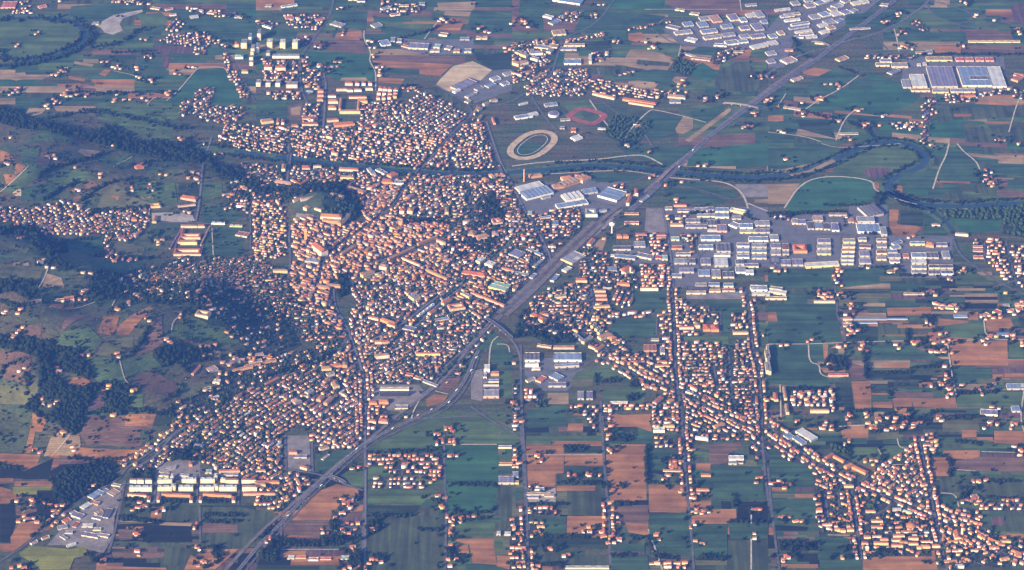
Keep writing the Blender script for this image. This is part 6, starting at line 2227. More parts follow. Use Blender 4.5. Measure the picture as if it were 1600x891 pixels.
ind 23 1560,115 60 14 8 0 p t3
ind 23 1100,130 100 12 7 -5 y gr
ind 23 1345,180 50 16 9 30 c pk
ind 23 1090,490 32 10 6 0 p t7
ind 23 1420,165 44 24 9 30 w t7
ind 23 895,45 110 8 6 0 g tn
N storehouses in the lower fields
ind 31 1545,360 100 44 11 0 w mv
ind 31 1540,140 84 12 8 0 w gr
ind 31 1545,245 84 6 8 0 p t7
ind 31 1500,680 26 18 11 0 w wh
ind 31 1555,680 40 16 10 0 w wh
apt 31 420,150 60 16 9 15 c t5
apt 31 300,270 50 16 8 -15 c t1
apt 31 230,175 50 14 8 0 p t1
ind 31 275,200 80 16 7 0 g mv
ind 31 430,200 70 12 5 35 g pk
apt 31 90,700 1 1 6 0 w gr
ind 31 215,825 44 20 7 0 w wh
ind 31 275,822 66 14 6 0 p t7
ind 31 355,835 60 14 7 0 w t5
ind 31 430,830 70 14 6 0 p t7
ind 31 550,830 50 22 7 0 w gn
ind 32 1388,213 92 24 9 0 w wh
ind 32 1365,240 50 18 8 0 w gr
ind 32 1400,235 60 16 7 0 g dk
hal 32 1175,90 80 14 9 -5 w wh low white hall standing alone north of the lone white store
ind 32 465,885 270 12 7 0 w gr
ind 32 165,430 150 14 7 0 w pk
ind 32 130,450 70 14 7 0 g mv
ind 32 230,440 60 14 7 0 w t5
ind 32 170,400 60 14 7 0 w gr
ind 32 20,320 40 34 8 0 g gr
ind 32 20,360 44 14 8 0 y gr
ind 32 20,260 40 16 8 0 c t1
ind 32 15,215 30 20 8 0 p t7
apt 32 910,40 70 12 9 0 w wh
apt 32 970,12 70 10 9 0 y t5
apt 32 1180,405 80 12 7 0 p t1
apt 32 995,285 120 7 5 -2 y tn
apt 32 1200,315 60 14 7 0 p t1
ind 32 965,313 40 10 7 0 w wh
N pair of white sheds by the village
ind 33 240,75 150 34 10 -32 w wh
ind 33 195,105 100 24 9 -35 g bl
ind 33 130,80 50 30 8 -35 g bl
N blocks of the fan shaped village
apt 33 380,200 70 10 8 25 o t1
apt 33 440,215 90 10 8 -28 o t1
apt 33 500,260 60 16 8 20 o t3
apt 33 570,285 110 18 8 -25 o t1 wide orange building at the mouth of the village fork
apt 33 730,470 70 10 7 -26 c t3
apt 33 500,385 60 12 9 0 y t5
ind 33 797,530 54 10 10 0 w wh
apt 33 865,545 60 10 8 -15 y gn
apt 33 670,535 1 1 6 0 w gr
apt 33 675,600 70 10 9 0 c t4
apt 33 675,640 70 9 9 0 c t1
apt 33 635,540 60 10 7 0 c t3
apt 33 700,740 90 12 10 0 y t1
apt 33 720,715 50 10 8 0 c t3
apt 33 810,695 70 10 10 0 c t1
apt 33 795,720 60 9 9 0 c t1
apt 33 840,735 50 10 9 0 y t1
apt 33 800,755 70 10 10 0 c t1
apt 33 900,710 60 12 10 0 c t1
apt 33 900,740 60 9 8 0 c t1
apt 33 975,760 56 14 9 0 y t3
apt 33 935,765 26 14 9 0 y t3
apt 33 1040,755 50 12 9 0 c t1
apt 33 965,375 40 12 8 8 c t1
apt 33 600,740 40 12 9 0 c t1
apt 33 615,700 40 12 9 0 c t1
apt 33 815,400 34 14 7 0 c t1
apt 33 465,660 30 14 9 0 y t1
apt 33 430,655 34 14 9 0 y t3
apt 33 510,655 44 14 9 0 y t1
ind 33 1280,455 40 24 9 8 g mv
ind 33 1130,850 80 12 8 0 p t3
ind 33 1430,740 1 1 6 0 w gr
apt 33 1465,835 60 10 8 10 c t3
apt 33 1540,795 70 12 8 -20 c t1
apt 33 1400,765 60 12 8 0 p t1
N long apartment rows at the lower left
apt 30 825,355 40 12 12 0 w t5
apt 30 870,355 40 12 12 0 w t5
apt 30 920,355 40 12 12 0 w t5
apt 30 1020,355 90 12 13 2 c wh
apt 30 1065,335 20 22 14 0 c wh
apt 30 1170,353 90 14 14 0 c wh
apt 30 1285,353 90 14 14 0 c wh
apt 30 1335,335 22 22 14 0 c wh
apt 30 1380,350 30 12 13 0 c wh
apt 30 1435,355 80 14 13 0 c t4
apt 30 1540,355 90 12 13 0 c t4
apt 30 870,405 140 14 15 0 c wh
apt 30 1020,402 90 14 14 0 y wh
apt 30 1072,398 30 18 15 0 y wh
apt 30 1150,402 90 16 14 0 c wh
apt 30 1280,402 90 14 14 0 c wh
apt 30 1335,398 30 16 15 0 c wh
apt 30 1410,402 110 16 14 0 c wh
apt 30 1545,402 90 16 14 0 w t5
apt 30 850,440 120 12 9 -4 c t2
apt 30 1090,438 180 10 9 -2 o t2
apt 30 1345,438 180 10 9 -3 o t2
apt 30 920,470 18 30 8 0 w t1
apt 30 980,470 18 30 8 0 w t1
apt 30 1182,472 18 30 8 0 w t1
apt 30 1240,472 18 30 8 0 w t1
apt 30 1445,472 20 30 8 0 w t1
ind 30 1015,315 60 20 8 -3 c gr
ind 30 1035,280 100 8 7 15 g gr
ind 30 1060,265 60 10 7 12 g gr
ind 30 1140,315 60 12 8 -5 g gr
ind 30 1290,295 40 20 8 0 w gn
ind 30 1420,310 110 16 7 -2 w gr
apt 30 1420,290 130 8 8 2 p t1
apt 30 1180,250 20 20 9 0 o t1
hal 30 1230,140 60 24 7 -5 g gr
ind 31 50,440 1 1 5 0 c gr
apt 31 30,290 60 10 9 0 c t1
apt 31 70,360 150 9 9 0 o t1
apt 31 30,380 60 14 11 0 y t5
apt 31 20,430 200 7 8 0 p t2
N works yard in the lower left corner
ind 30 590,440 100 30 8 35 g bl
ind 30 530,510 70 26 8 30 w wh
ind 30 480,570 70 30 8 -15 w mv
ind 30 450,545 40 14 7 30 w gr
ind 30 590,490 50 20 8 -10 o pk
ind 30 610,545 50 20 7 25 g tn
ind 30 660,570 40 60 8 -5 g dk
ind 30 600,580 60 20 7 -10 w mv
ind 30 700,430 60 40 6 30 g tn
ind 30 640,420 70 20 7 35 g bl
ind 30 720,375 60 14 6 -10 c gr
ind 30 540,630 70 20 8 0 w wh
ind 30 600,650 50 14 7 0 w gr
ind 30 560,690 110 26 7 -8 w mv
ind 30 640,690 70 20 7 -8 c gr
ind 30 410,600 50 26 7 25 p t7
ind 30 385,640 60 22 7 10 g gr
ind 30 425,670 50 14 8 0 w gr
ind 30 395,700 60 14 7 -25 g gr
ind 30 440,745 60 14 7 15 w wh
ind 30 210,730 50 10 7 25 w t5
ind 30 280,700 50 10 7 20 w t1
ind 30 470,620 60 16 5 60 p t2
"""# ---------------------------------------------------------------- read the map and build it
def lines(s):
    name = ''
    for ln in s.strip().splitlines():
        ln = ln.strip()
        if not ln or ln[0] == '#': continue
        if ln.startswith('N '): name = ln[2:]; continue
        yield name, ln.split()
def P2(px): return [P(*p)[:2] for p in px]

# water first, then roads: they also mark where nothing else may stand
WL = []
for _, t in lines(WATER):
    pl = smooth_line(P2([tile(t[1], *map(float, q.split(','))) for q in t[2:]])); WL.append((float(t[0]), pl))
    struct('river', ribbon_mesh('river', pl, float(t[0]), 1.15, [MATS['water']]))
    struct('riverbank', ribbon_mesh('riverbank', pl, float(t[0]) + 34, 1.05, [MATS['bank']]))
    for p in resample(pl, 8): occ_disc(p[0], p[1], float(t[0]) / 2)
RMAT = {'asph':'asph','moto':'moto','pale':'pale','rail':'rail'}
RZ = {'asph':1.6,'moto':1.9,'pale':1.45,'rail':1.75}
RN_ = {'asph':'road','moto':'motorway','pale':'track','rail':'railway'}
nr = 0
for _, t in lines(ROADS):
    ty, wd = t[0], float(t[1])
    pl = P2([tile(t[2], *map(float, q.split(','))) for q in t[3:]]); pl = smooth_line(pl)
    vis = {'asph':.95,'moto':1.0,'pale':.85,'rail':1.0}[ty]
    struct(RN_[ty], ribbon_mesh(RN_[ty], pl, wd * vis, RZ[ty] + (nr % 9) * .012, [MATS[RMAT[ty]]])); nr += 1
    if ty == 'moto':
        for off in ((-wd / 2 + 1.0, wd / 2 - 1.0) if wd > 8 else ()):
            struct('lane_marking', ribbon_mesh('lane_marking', pl, .25, 2.15, [MATS['paint']], off))
    if ty == 'asph' and wd >= 9: struct('lane_marking', ribbon_mesh('lane_marking', pl, .25, 1.85, [MATS['paint']]))
    if ty == 'rail':
        n = max(1, int(wd / 5))
        for k in range(n):
            o = (k - (n - 1) / 2) * 4.8
            struct('rail_track', ribbon_mesh('rail_track', pl, 2.2, 1.95, [MATS['asph']], o))
    for p in resample(pl, 5): occ_disc(p[0], p[1], wd / 2 + (1 if ty != 'pale' else 0))
for z0, o, wd in ((0, 0, 0),): pass
def ring(name, cx, cy, rx, ry, rot, wd, m, z):
    x0, y0 = P(cx, cy)[:2]; pl = []
    for k in range(41):
        a = k / 40 * 2 * math.pi; ca, sa = math.cos(a), math.sin(a)
        e_ = .75 if 'oval' in name else .45
        u = rx * math.copysign(abs(ca) ** e_, ca); v = ry * math.copysign(abs(sa) ** (1 if 'oval' in name else .45), sa)
        pl.append((x0 + u * math.cos(rot) - v * math.sin(rot), y0 + u * math.sin(rot) + v * math.cos(rot)))
    struct(name, ribbon_mesh(name, pl, wd, z, [MATS[m]]))
    for p in pl: occ_disc(p[0], p[1], rx * .5)
ring('racing_oval', 832, 227, 112, 60, R(62), 24, 'track', 1.7)
ring('racing_oval', 832, 227, 84, 36, R(62), 1.4, 'paint', 1.75)
ring('running_track', 917, 182, 56, 46, R(-32), 24, 'redtrack', 1.7)

# fields
LV = []
def level(px):
    x0 = min(p[0] for p in px); x1 = max(p[0] for p in px); y0 = min(p[1] for p in px); y1 = max(p[1] for p in px)
    l = 0
    for a in LV:
        if a[0] < x1 and a[1] > x0 and a[2] < y1 and a[3] > y0: l = max(l, a[4] + 1)
    LV.append((x0, x1, y0, y1, l)); return l
FC = {'far':['g1','g2','g2','g3','g1','g2','teal','br','tn','g1','g2','or'],
      'rt':['g1','g2','g3','g3','g4','g4','br','g2','or','tn','ol','bk','g3','pl'],
      'rb':['g2','g3','g4','g3','bk','br','or','g1','g2','ol','g3','pl','g4'],
      'mid':['g1','g2','g1','g3','ol','g2'],'low':['bk','br','g3','g4','or','bk','pl','g3']}
rf = random.Random(11)
for _, t in lines(FILLER):
    q = [tile(t[0], *map(float, s.split(','))) for s in t[3:7]]; nrows = int(float(t[2])); pal = FC[t[1]]
    h = (q[3][1] - q[0][1]); v = 0
    def bil(u, v): 
        a = (q[0][0] + (q[1][0] - q[0][0]) * u, q[0][1] + (q[1][1] - q[0][1]) * u); b = (q[3][0] + (q[2][0] - q[3][0]) * u, q[3][1] + (q[2][1] - q[3][1]) * u)
        return (a[0] + (b[0] - a[0]) * v, a[1] + (b[1] - a[1]) * v)
    while v < 1:
        dv = rf.uniform(.25, 1.3) * nrows / max(40, h); v2 = min(1, v + dv); u = 0
        if 1 - v2 < .02: v2 = 1
        while u < 1:
            u2 = min(1, u + rf.choice((.12, .2, .3, .45, .6)) * 125 / max(125, q[1][0] - q[0][0]) * (1.6 if t[1] == 'far' else 1))
            if 1 - u2 < .05: u2 = 1
            if rf.random() < .85:
                sk = rf.uniform(-.0, .0)
                ring_ = [bil(u, v), bil(u2, v), bil(u2, v2), bil(u, v2)]
                if not (ring_[0][0] < 330 and 170 < ring_[0][1] < 690):
                    drape('field', P2(ring_), .25 + .04 * level([(p[0] + (.5 if i in (0, 3) else -.5), p[1] + (.5 if i < 2 else -.5)) for i, p in enumerate(ring_)]), rf.choice(pal)); nr += 1
            u = u2
        v = v2
for _, t in lines(FIELDS):
    px = [tile(t[0], *map(float, s.split(','))) for s in t[2:]]
    drape('paved_yard' if t[1] in ('gy', 'lot') else 'field', P2(px), .4 + .04 * level(px), t[1])
# large buildings
CL = {}
for cl, t in lines(BIGD):
    kind, ti = t[0], t[1]; cx, cy = map(float, t[2].split(','))
    px, py = tile(ti, cx, cy); w_, d_, h_, a = map(float, t[3:7]); wall, roof = t[7], t[8]; label = ' '.join(t[9:]) or None
    if w_ <= 1 or d_ <= 1: continue
    if roof == 'tn': roof = 't5'
    s = scl(py) / 3.96; d = ray(CX, py); sp = -d[2] / math.hypot(d[1], d[2])
    wm = w_ * s; dm = max(9.0, d_ * s / sp * .92)
    if abs(a) > 24 and wm > dm: wm *= .95
    x, y, z = P(px, py + h_ * CP / scl(py) * 0.0)
    wa = world_angle(a) if w_ >= d_ * .6 else R(a)
    if wm > 18 and dm > 18 and kind == 'apt': dm = min(dm, 24 if wm > 30 else dm)
    big(kind, x, y + dm / 2 * .8, wm, dm, h_, wa, wall, roof, cl, label)
# houses lining the through roads, facing them
for nm, t in lines(RIBBONS):
    pl = resample(smooth_line(P2([tile(t[3], *map(float, s.split(','))) for s in t[4:]])), float(t[1])); POLYN[0] += 1
    for oi, off in enumerate([float(o) for o in t[2].split('/')]):
        for sg in (-1, 1):
            sd = sides(pl, off * sg)
            for i in range(1, len(sd)):
                if random.random() < .24: continue
                a = math.atan2(sd[i][1] - sd[i - 1][1], sd[i][0] - sd[i - 1][0]); x, y = sd[i]; x += random.uniform(-2.5, 2.5); y += random.uniform(-3, 3)
                ww, dd = random.uniform(9, 13), random.uniform(7, 9)
                if random.random() < .25: ww *= 1.25
                if not occ_rect_hit(x, y, ww, dd, a): add_house(x, y, a, ww, dd, random.uniform(5.5, 7.5), t[0], nm, (POLYN[0], oi * 2 + (sg > 0)))
# town ground and houses
for nm, t in lines(ZONES):
    a, dx, dy, w_, d_, h_, dens = map(float, t[:7]); pal = t[7]; tr = float(t[8])
    px = [tile(t[9], *map(float, s.split(','))) for s in t[10:]]
    zone_fill(nm, px, a, dx, dy, w_, d_, h_, dens, pal, tr)
for g, poly, px in GROUND_Q:
    drape('town_ground', poly, .42 + .04 * level(px), g)
for nm, t in lines(SCATTER):
    for s in t[2:]:
        px, py = tile(t[1], *map(float, s.split(','))); x, y, z = P(px, py)
        a = random.choice((0, 0, R(90), R(15), R(-10)))
        add_house(x, y, a, random.uniform(10, 16), random.uniform(7.5, 9.5), random.uniform(5, 7), t[0], nm, 0)
        if random.random() < .6:
            aa = random.uniform(0, 6.28); r = random.uniform(17, 24)
            add_house(x + r * math.cos(aa), y + r * math.sin(aa), a, random.uniform(8, 16), 8, random.uniform(4, 6), t[0], nm, 0)
        for _ in range(random.choice((2, 4, 6))):
            aa = random.uniform(0, 6.28); r = random.uniform(14, 32)
            TREEQ.append((x + r * math.cos(aa) * 1.3, y + r * math.sin(aa) + 6, random.uniform(3.5, 6), nm, 1))
# trees
for x, y, r, nm, dk in TREEQ: add_tree(x, y, r, nm, dk)
for nm, t in lines(WOODS):
    sp, r, dk = float(t[0]), float(t[1]), int(t[2]); poly = P2([tile(t[3], *map(float, s.split(','))) for s in t[4:]])
    x0 = min(p[0] for p in poly); x1 = max(p[0] for p in poly); y = min(p[1] for p in poly); y1 = max(p[1] for p in poly)
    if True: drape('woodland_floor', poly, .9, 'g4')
    while y < y1:
        x = x0
        while x < x1:
            q = (x + random.uniform(-.5, .5) * sp, y + random.uniform(-.5, .5) * sp)
            gap = math.sin(q[0] * .021 + 2) * math.sin(q[1] * .027 + q[0] * .008) + .5 * math.sin(q[0] * .07) * math.sin(q[1] * .055)
            if gap < .85 and inside(poly, *q): add_tree(q[0], q[1], r * random.uniform(.7, 1.35), nm, dk)
            x += sp
        y += sp * 1.15
for nm, t in lines(HEDGES):
    sp, r, dk = float(t[0]), float(t[1]), int(t[2]); pl = resample(smooth_line(P2([tile(t[3], *map(float, s.split(','))) for s in t[4:]]), 1), sp)
    for p in pl:
        for k in range(2):
            if random.random() < .85: add_tree(p[0] + random.gauss(0, r * .5), p[1] + random.gauss(0, r * (1.5 if 'river' in nm else .7)), r * random.uniform(.6, 1.25), nm, dk)
# lone trees over the farmland
for _ in range(500):
    px, py = random.uniform(0, 1600), random.uniform(0, 891); x, y, z = P(px, py)
    c = random.choice((1, 1, 2, 4))
    for k in range(c): add_tree(x + random.uniform(-9, 9) * (c - 1) * .6, y + random.uniform(-6, 6), random.uniform(2.2, 4.2), 'open fields', 1)

for _ in range(700):
    px, py = random.uniform(-10, 420), random.uniform(170, 690); x, y, z = P(px, py)
    for k in range(random.choice((1, 2, 3, 5))): add_tree(x + random.gauss(0, 14), y + random.gauss(0, 9), random.uniform(2.2, 4.6), 'hillside hedges', random.choice((0, 1, 1)))
# which are shown as things of their own: the nearest
def inframe(x, y): 
    px, py = to_px(x, y); return -6 < px < 1606 and -6 < py < 895, px, py
for h in HOUSES: h['in'], h['px'], h['py'] = inframe(h['x'], h['y'])
HOUSES.sort(key=lambda h: -((h['w'] * (h['h'] + h['d'] * .5)) / scl(h['py']) ** 2 * (1 if h['in'] else 0)) - (0.9 * h['py'] if h['in'] else 0))
IND = HOUSES[:296]; REST = HOUSES[296:]
# the far town: one object
def merged_houses(items):
    Vs = []; Fs = []; Ms = []; n = 0
    for h in items:
        V, W, Rf = SH[h['k']]; q = V * [h['w'], h['d'], h['h']]; c, s = math.cos(h['a']), math.sin(h['a'])
        X = q[:, 0] * c - q[:, 1] * s + h['x']; Y = q[:, 0] * s + q[:, 1] * c + h['y']; Z = q[:, 2] + h['z']
        Vs.append(np.stack([X, Y, Z], 1)); F = np.array(W + Rf) + n; Fs.append(F); n += len(V)
        Ms.append(np.array([WN.index(h['wall'])] * len(W) + [len(WN) + RN.index(h['roof'])] * len(Rf)))
    me = fast_mesh('houses', np.vstack(Vs), np.vstack(Fs), [MATS['wall_' + k] for k in WN] + [MATS['roof_' + k] for k in RN], np.concatenate(Ms))
    tag(link('houses', me), 'thousands of small tiled houses filling the town beyond the nearest streets', 'houses', kind='stuff')
merged_houses(REST)
CACHE = {}
def house_meshes(h):
    k = (h['k'], h['wall'], h['roof'])
    if k not in CACHE:
        V, W, Rf = SH[h['k']]
        iw = sorted({i for f in W for i in f}); ir = sorted({i for f in Rf for i in f})
        wm = mesh('wall', [V[i] for i in iw], [tuple(iw.index(i) for i in f) for f in W], [MATS['wall_' + h['wall']]])
        rm = mesh('roof', [V[i] for i in ir], [tuple(ir.index(i) for i in f) for f in Rf], [MATS['roof_' + h['roof']]])
        cv = []; cf = []; box_faces(cv, cf, .18, .26, .08, .17, 1.1, 1.5)
        cm = mesh('chimney', cv, cf, [MATS['wall_b']])
        CACHE[k] = (wm, rm, cm)
    return CACHE[k]
SIZEW = lambda h: 'broad ' if h['w'] > 18 else ''
SHORTZ = {'farm by the straight lanes of the lower fields':'lower field lanes','farm in the hill meadows':'hill meadow farms','farmhouse on the eastern plain':'eastern plain farms',
 'houses strung along the avenue at the bottom':'bottom of the avenue','pocket of houses by the lower fast road':'beside the fast road bend','neat housing rows beside the avenue':'neat rows beside the avenue',
 'ribbon of houses beside the central lane':'ribbon beside the lower lanes','village quarter below the long street':'village quarter around the round hall','village grid west of the long street':'village street grid',
 'ribbon of houses along the diagonal village road':'along the diagonal village road','long suburb below the hillside quarry':'suburb below the hillside quarry','eastern suburb along the main avenue':'eastern suburb by the avenue',
 'hillside quarter on the upper left slope':'upper left hillside quarter','quarry buildings on the hillside':'beside the hillside quarry'}
ZS = {}
for h in IND:
    if not isinstance(h['row'], tuple): h['row'] = (0, int((h['px']) // 120) * 100 + int(-h['py'] // 25) % 100)
    ZS.setdefault(h['zone'], {}).setdefault(h['row'][0] if h['row'][0] else -1 - h['row'][1] // 100, {}).setdefault(h['row'][1], []).append(h)
for zn, clusters in ZS.items():
    cl_ = sorted(clusters.items(), key=lambda kv: min(h['px'] for r in kv[1].values() for h in r))
    for ci, (_, rows) in enumerate(cl_):
        rl = sorted(rows.values(), key=lambda hs: -sum(h['py'] for h in hs) / len(hs))
        for ri, hs in enumerate(rl):
            hs.sort(key=lambda h: h['px'])
            for i, h in enumerate(hs):
                z = SHORTZ.get(zn, zn); cn = f'{ordinal(ci + 1)} cluster of ' if len(cl_) > 1 else ''
                h['label'] = f"{SIZEW(h)}{WALLWORD[h['wall']]} house, {ordinal(i + 1)} in {ordinal(ri + 1)} row, {cn}{z}"
for h in IND:
    e = D.objects.new('house', None); COL.objects.link(e); e.location = (h['x'], h['y'], h['z']); e.rotation_euler = (0, 0, h['a']); e.scale = (h['w'], h['d'], h['h'])
    wm, rm, cm = house_meshes(h)
    link('wall', wm, e); rf_ = link('roof', rm, e); link('chimney', cm, rf_)
    tag(e, h['label'], 'house', 'houses of ' + SHORTZ.get(h['zone'], h['zone']))
# trees
TI = []
for t in TREES: ok, px, py = inframe(t[0], t[1]); TI.append((ok, py + t[2] * 12, t))
TI.sort(key=lambda a: (not a[0], -a[1]))
near = [a[2] for a in TI[:290]]; far = [a[2] for a in TI[290:]]
CM = {}
def crown_mesh(v, dk):
    if (v, dk) not in CM:
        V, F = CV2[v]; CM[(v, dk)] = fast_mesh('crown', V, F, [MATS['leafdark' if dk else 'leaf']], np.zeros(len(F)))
    return CM[(v, dk)]
tv = [(math.cos(k / 7 * 6.283) * r, math.sin(k / 7 * 6.283) * r, z) for z, r in ((-.5, 1.3), (1, .9), (5, .6)) for k in range(7)]
tf = [(a * 7 + k, a * 7 + (k + 1) % 7, a * 7 + 7 + (k + 1) % 7, a * 7 + 7 + k) for a in (0, 1) for k in range(7)]
trunk_me = mesh('trunk', [(x * .35, y * .35, z) for x, y, z in tv], tf, [MATS['bark']])
for i, (x, y, r, h, zn, dk) in enumerate(near):
    e = D.objects.new('tree', None); COL.objects.link(e); e.location = (x, y, hgt(x, y)); e.rotation_euler = (0, 0, random.uniform(0, 6.28))
    link('trunk', trunk_me, e); c = link('crown', crown_mesh(i % 5, dk), e, (0, 0, h * .55)); c.scale = (r * 1.1, r * 1.1, h * .5)
    z = SHORTZ.get(zn, zn)
    adj = 'dark' if dk else 'green'; wide = 'broad' if r > 5 else ('medium' if r > 3.6 else 'small')
    z = {'open fields': 'scattered over the open fields'}.get(zn, ('among the ' if any(q in z for q in ('tree', 'wood', 'grove', 'clump')) else 'around the ') + z)
    q = f"{wide} {adj} tree {z}"; q = ' '.join(q.split()[:16]); tag(e, q, 'tree', q + ' group')
TL = {}
for o in COL.objects:
    if o.get('category') == 'tree': TL.setdefault(o['label'], []).append(o)
for lb, os_ in TL.items():
    if 1 < len(os_) <= 14:
        os_.sort(key=lambda o: to_px(o.location.x, o.location.y)[0])
        for i, o in enumerate(os_): o['label'] = ' '.join((f'{ordinal(i + 1)} from left, ' + lb).split()[:16])
merged_trees('trees', far, 'dark leafy trees spread through the town, hills, hedgerows and river banks', 'trees')

# labels of the large buildings: one running count inside each cluster and look
SB = {}
for b in BIGS:
    e, kind, x, y, w_, d_, h_, wall, roof, cl, lab = b
    e['group'] = cl
    px, py = to_px(x, y)
    if lab: continue
    SB.setdefault((cl, wall, roof, kind), []).append((px, b))
SHORTC = {'row of sheds behind the great green field':'behind the great green field','blocks of the fan shaped village':'fan shaped village','long apartment rows at the lower left':'lower left apartment rows',
 'commercial park right of the fast road':'by the fast road','terraces and blocks of the inner quarter':'inner quarter','works beside the hillside quarry':'hillside quarry',
 'long shed and stores beside the fast road':'beside the fast road','brick works by the river bend of the railway':'old brick works','tower blocks at the northern edge':'northern town edge',
 'north eastern slab blocks beside the winding lane':'beside the winding lane','palace blocks at the edge of the castle park':'around the castle park','blocks along the riverside boulevard':'riverside boulevard',
 'quiet villa estate of the west':'western villa estate','sports halls by the racing oval':'near the racing oval','goods sheds beyond the railway':'northern town','works yard in the lower left corner':'lower left works',
 'storehouses in the lower fields':'lower fields','pair of white sheds by the village':'village edge','works in the northern plain':'northern plain'}
KW = {'apt':'block','tow':'tower','ind':'shed','saw':'works hall','hal':'hall','cou':'courtyard building','gls':'greenhouse'}
for (cl, wall, roof, kind), L in SB.items():
    L.sort(key=lambda q: q[0])
    for i, (px, b) in enumerate(L):
        o = f", {ordinal(i + 1)} such from left" if len(L) > 1 else ''
        c = SHORTC.get(cl, cl)
        b[0]['label'] = f"{WALLWORD[wall]} {KW[kind]} with {ROOFWORD[roof]} roof{o}, {c}"

# ---------------------------------------------------------------- landmarks
def rot_tube(name, prof, m, parent=None, n=14, loc=None):
    V = []; F = []
    for r, z in prof:
        for k in range(n): V.append((r * math.cos(k / n * 6.28318), r * math.sin(k / n * 6.28318), z))
    for a in range(len(prof) - 1):
        for k in range(n): F.append((a * n + k, a * n + (k + 1) % n, a * n + n + (k + 1) % n, a * n + n + k))
    F.append(tuple(range((len(prof) - 1) * n, len(prof) * n)))
    return link(name, mesh(name, V, F, [MATS[m]]), parent, loc)
def root(name, px, py, label, cat, rz=0, group=None):
    x, y, z = P(px, py); e = D.objects.new(name, None); COL.objects.link(e); e.location = (x, y, z); e.rotation_euler = (0, 0, rz)
    return tag(e, label, cat, group)
def boxo(name, b, m, parent): 
    V = []; F = []; box_faces(V, F, *b); return link(name, mesh(name, V, F, [MATS[m]]), parent)
e = root('factory_chimney', *tile('12', 75, 232), 'tall brick chimney rising at the corner of the old brick works', 'chimney')
rot_tube('shaft', [(3.4, -2), (2.9, 5), (1.9, 44), (2.3, 44.5), (2.3, 46)], 'wall_o', e); rot_tube('rim', [(2.5, 46), (2.5, 47)], 'wall_b', e)
e = root('water_tower', *tile('12', 618, 552), 'pale water tower on stilts standing on the green strip by the railway', 'water tower')
rot_tube('shaft', [(3, -2), (2.4, 4), (2.2, 26)], 'wall_w', e); rot_tube('tank', [(2.2, 26), (9, 31), (9.5, 36), (2, 39), (1, 42)], 'wall_w', e)
e = root('bell_tower', 478, 377, 'tall ochre bell tower above the roofs of the historic centre', 'bell tower')
boxo('shaft', (-4.5, 4.5, -4.5, 4.5, -2, 38), 'wall_o', e)
b_ = boxo('belfry', (-5, 5, -5, 5, 38, 47), 'wall_y', e)
for s in (-1, 1): boxo('opening', (s * 2.2 - 1.1, s * 2.2 + 1.1, -5.1, -5.02, 40, 45), 'glass', b_)
V = [(-5.5, -5.5, 47), (5.5, -5.5, 47), (5.5, 5.5, 47), (-5.5, 5.5, 47), (0, 0, 55)]
link('roof', mesh('roof', V, [(0, 1, 4), (1, 2, 4), (2, 3, 4), (3, 0, 4)], [MATS['roof_t1']]), e)
def church(px, py, label, w_, d_, h_, th, rz=0):
    e = root('church', px, py, label, 'church', rz)
    boxo('nave_wall', (-w_ / 2, w_ / 2, -d_ / 2, d_ / 2, -2, h_), 'wall_c', e)
    V = [(-w_/2-.6,-d_/2-.6,h_),(w_/2+.6,-d_/2-.6,h_),(w_/2+.6,d_/2+.6,h_),(-w_/2-.6,d_/2+.6,h_),(0,-d_/2-.6,h_+w_*.3),(0,d_/2+.6,h_+w_*.3)]
    link('roof', mesh('roof', V, [(1,2,5,4),(3,0,4,5),(0,1,4),(2,3,5)], [MATS['roof_t1']]), e)
    t = boxo('bell_tower', (w_ / 2 + 1, w_ / 2 + 6, 0, 5, -2, th), 'wall_c', e)
    cx_ = w_ / 2 + 3.5; V = [(cx_-2.8,-.3,th),(cx_+2.8,-.3,th),(cx_+2.8,5.3,th),(cx_-2.8,5.3,th),(cx_,2.5,th+5)]
    link('spire', mesh('spire', V, [(0,1,4),(1,2,4),(2,3,4),(3,0,4)], [MATS['roof_t2']]), t)
    boxo('door', (-1.6, 1.6, -d_ / 2 - .06, -d_ / 2 - .02, 0, 4), 'roof_dk', e)
church(*tile('33', 1170, 690), 'red roofed church with slim bell tower in the lower right village', 18, 34, 12, 32)
church(500, 395, 'large cathedral with orange roof in the middle of the historic centre', 26, 60, 20, 40, R(35))
church(*tile('12', 712, 800), 'terracotta roofed church among trees north of the brick red terraces', 18, 36, 12, 26, R(-40))
e = root('round_hall', *tile('33', 884, 628), 'round hall with domed orange roof among dark trees in the village', 'hall')
rot_tube('wall', [(13, -2), (13, 7)], 'wall_c', e, 20); rot_tube('roof', [(13.8, 6.8), (11.5, 10), (7, 12.6), (1.5, 14), (.1, 14.1)], 'roof_t3', e, 20)
boxo('porch', (-3, 6, -19, -12, -1, 4.5), 'wall_w', e)
e = root('round_arena', *tile('02', 258, 715), 'low round arena with mauve roof and white rim beside the avenue', 'arena')
rot_tube('wall', [(19, -1), (19, 8), (19.6, 8.2), (19.6, 9)], 'wall_w', e, 28); rot_tube('roof', [(18.8, 9.1), (12, 11), (1, 12)], 'roof_mv', e, 28)
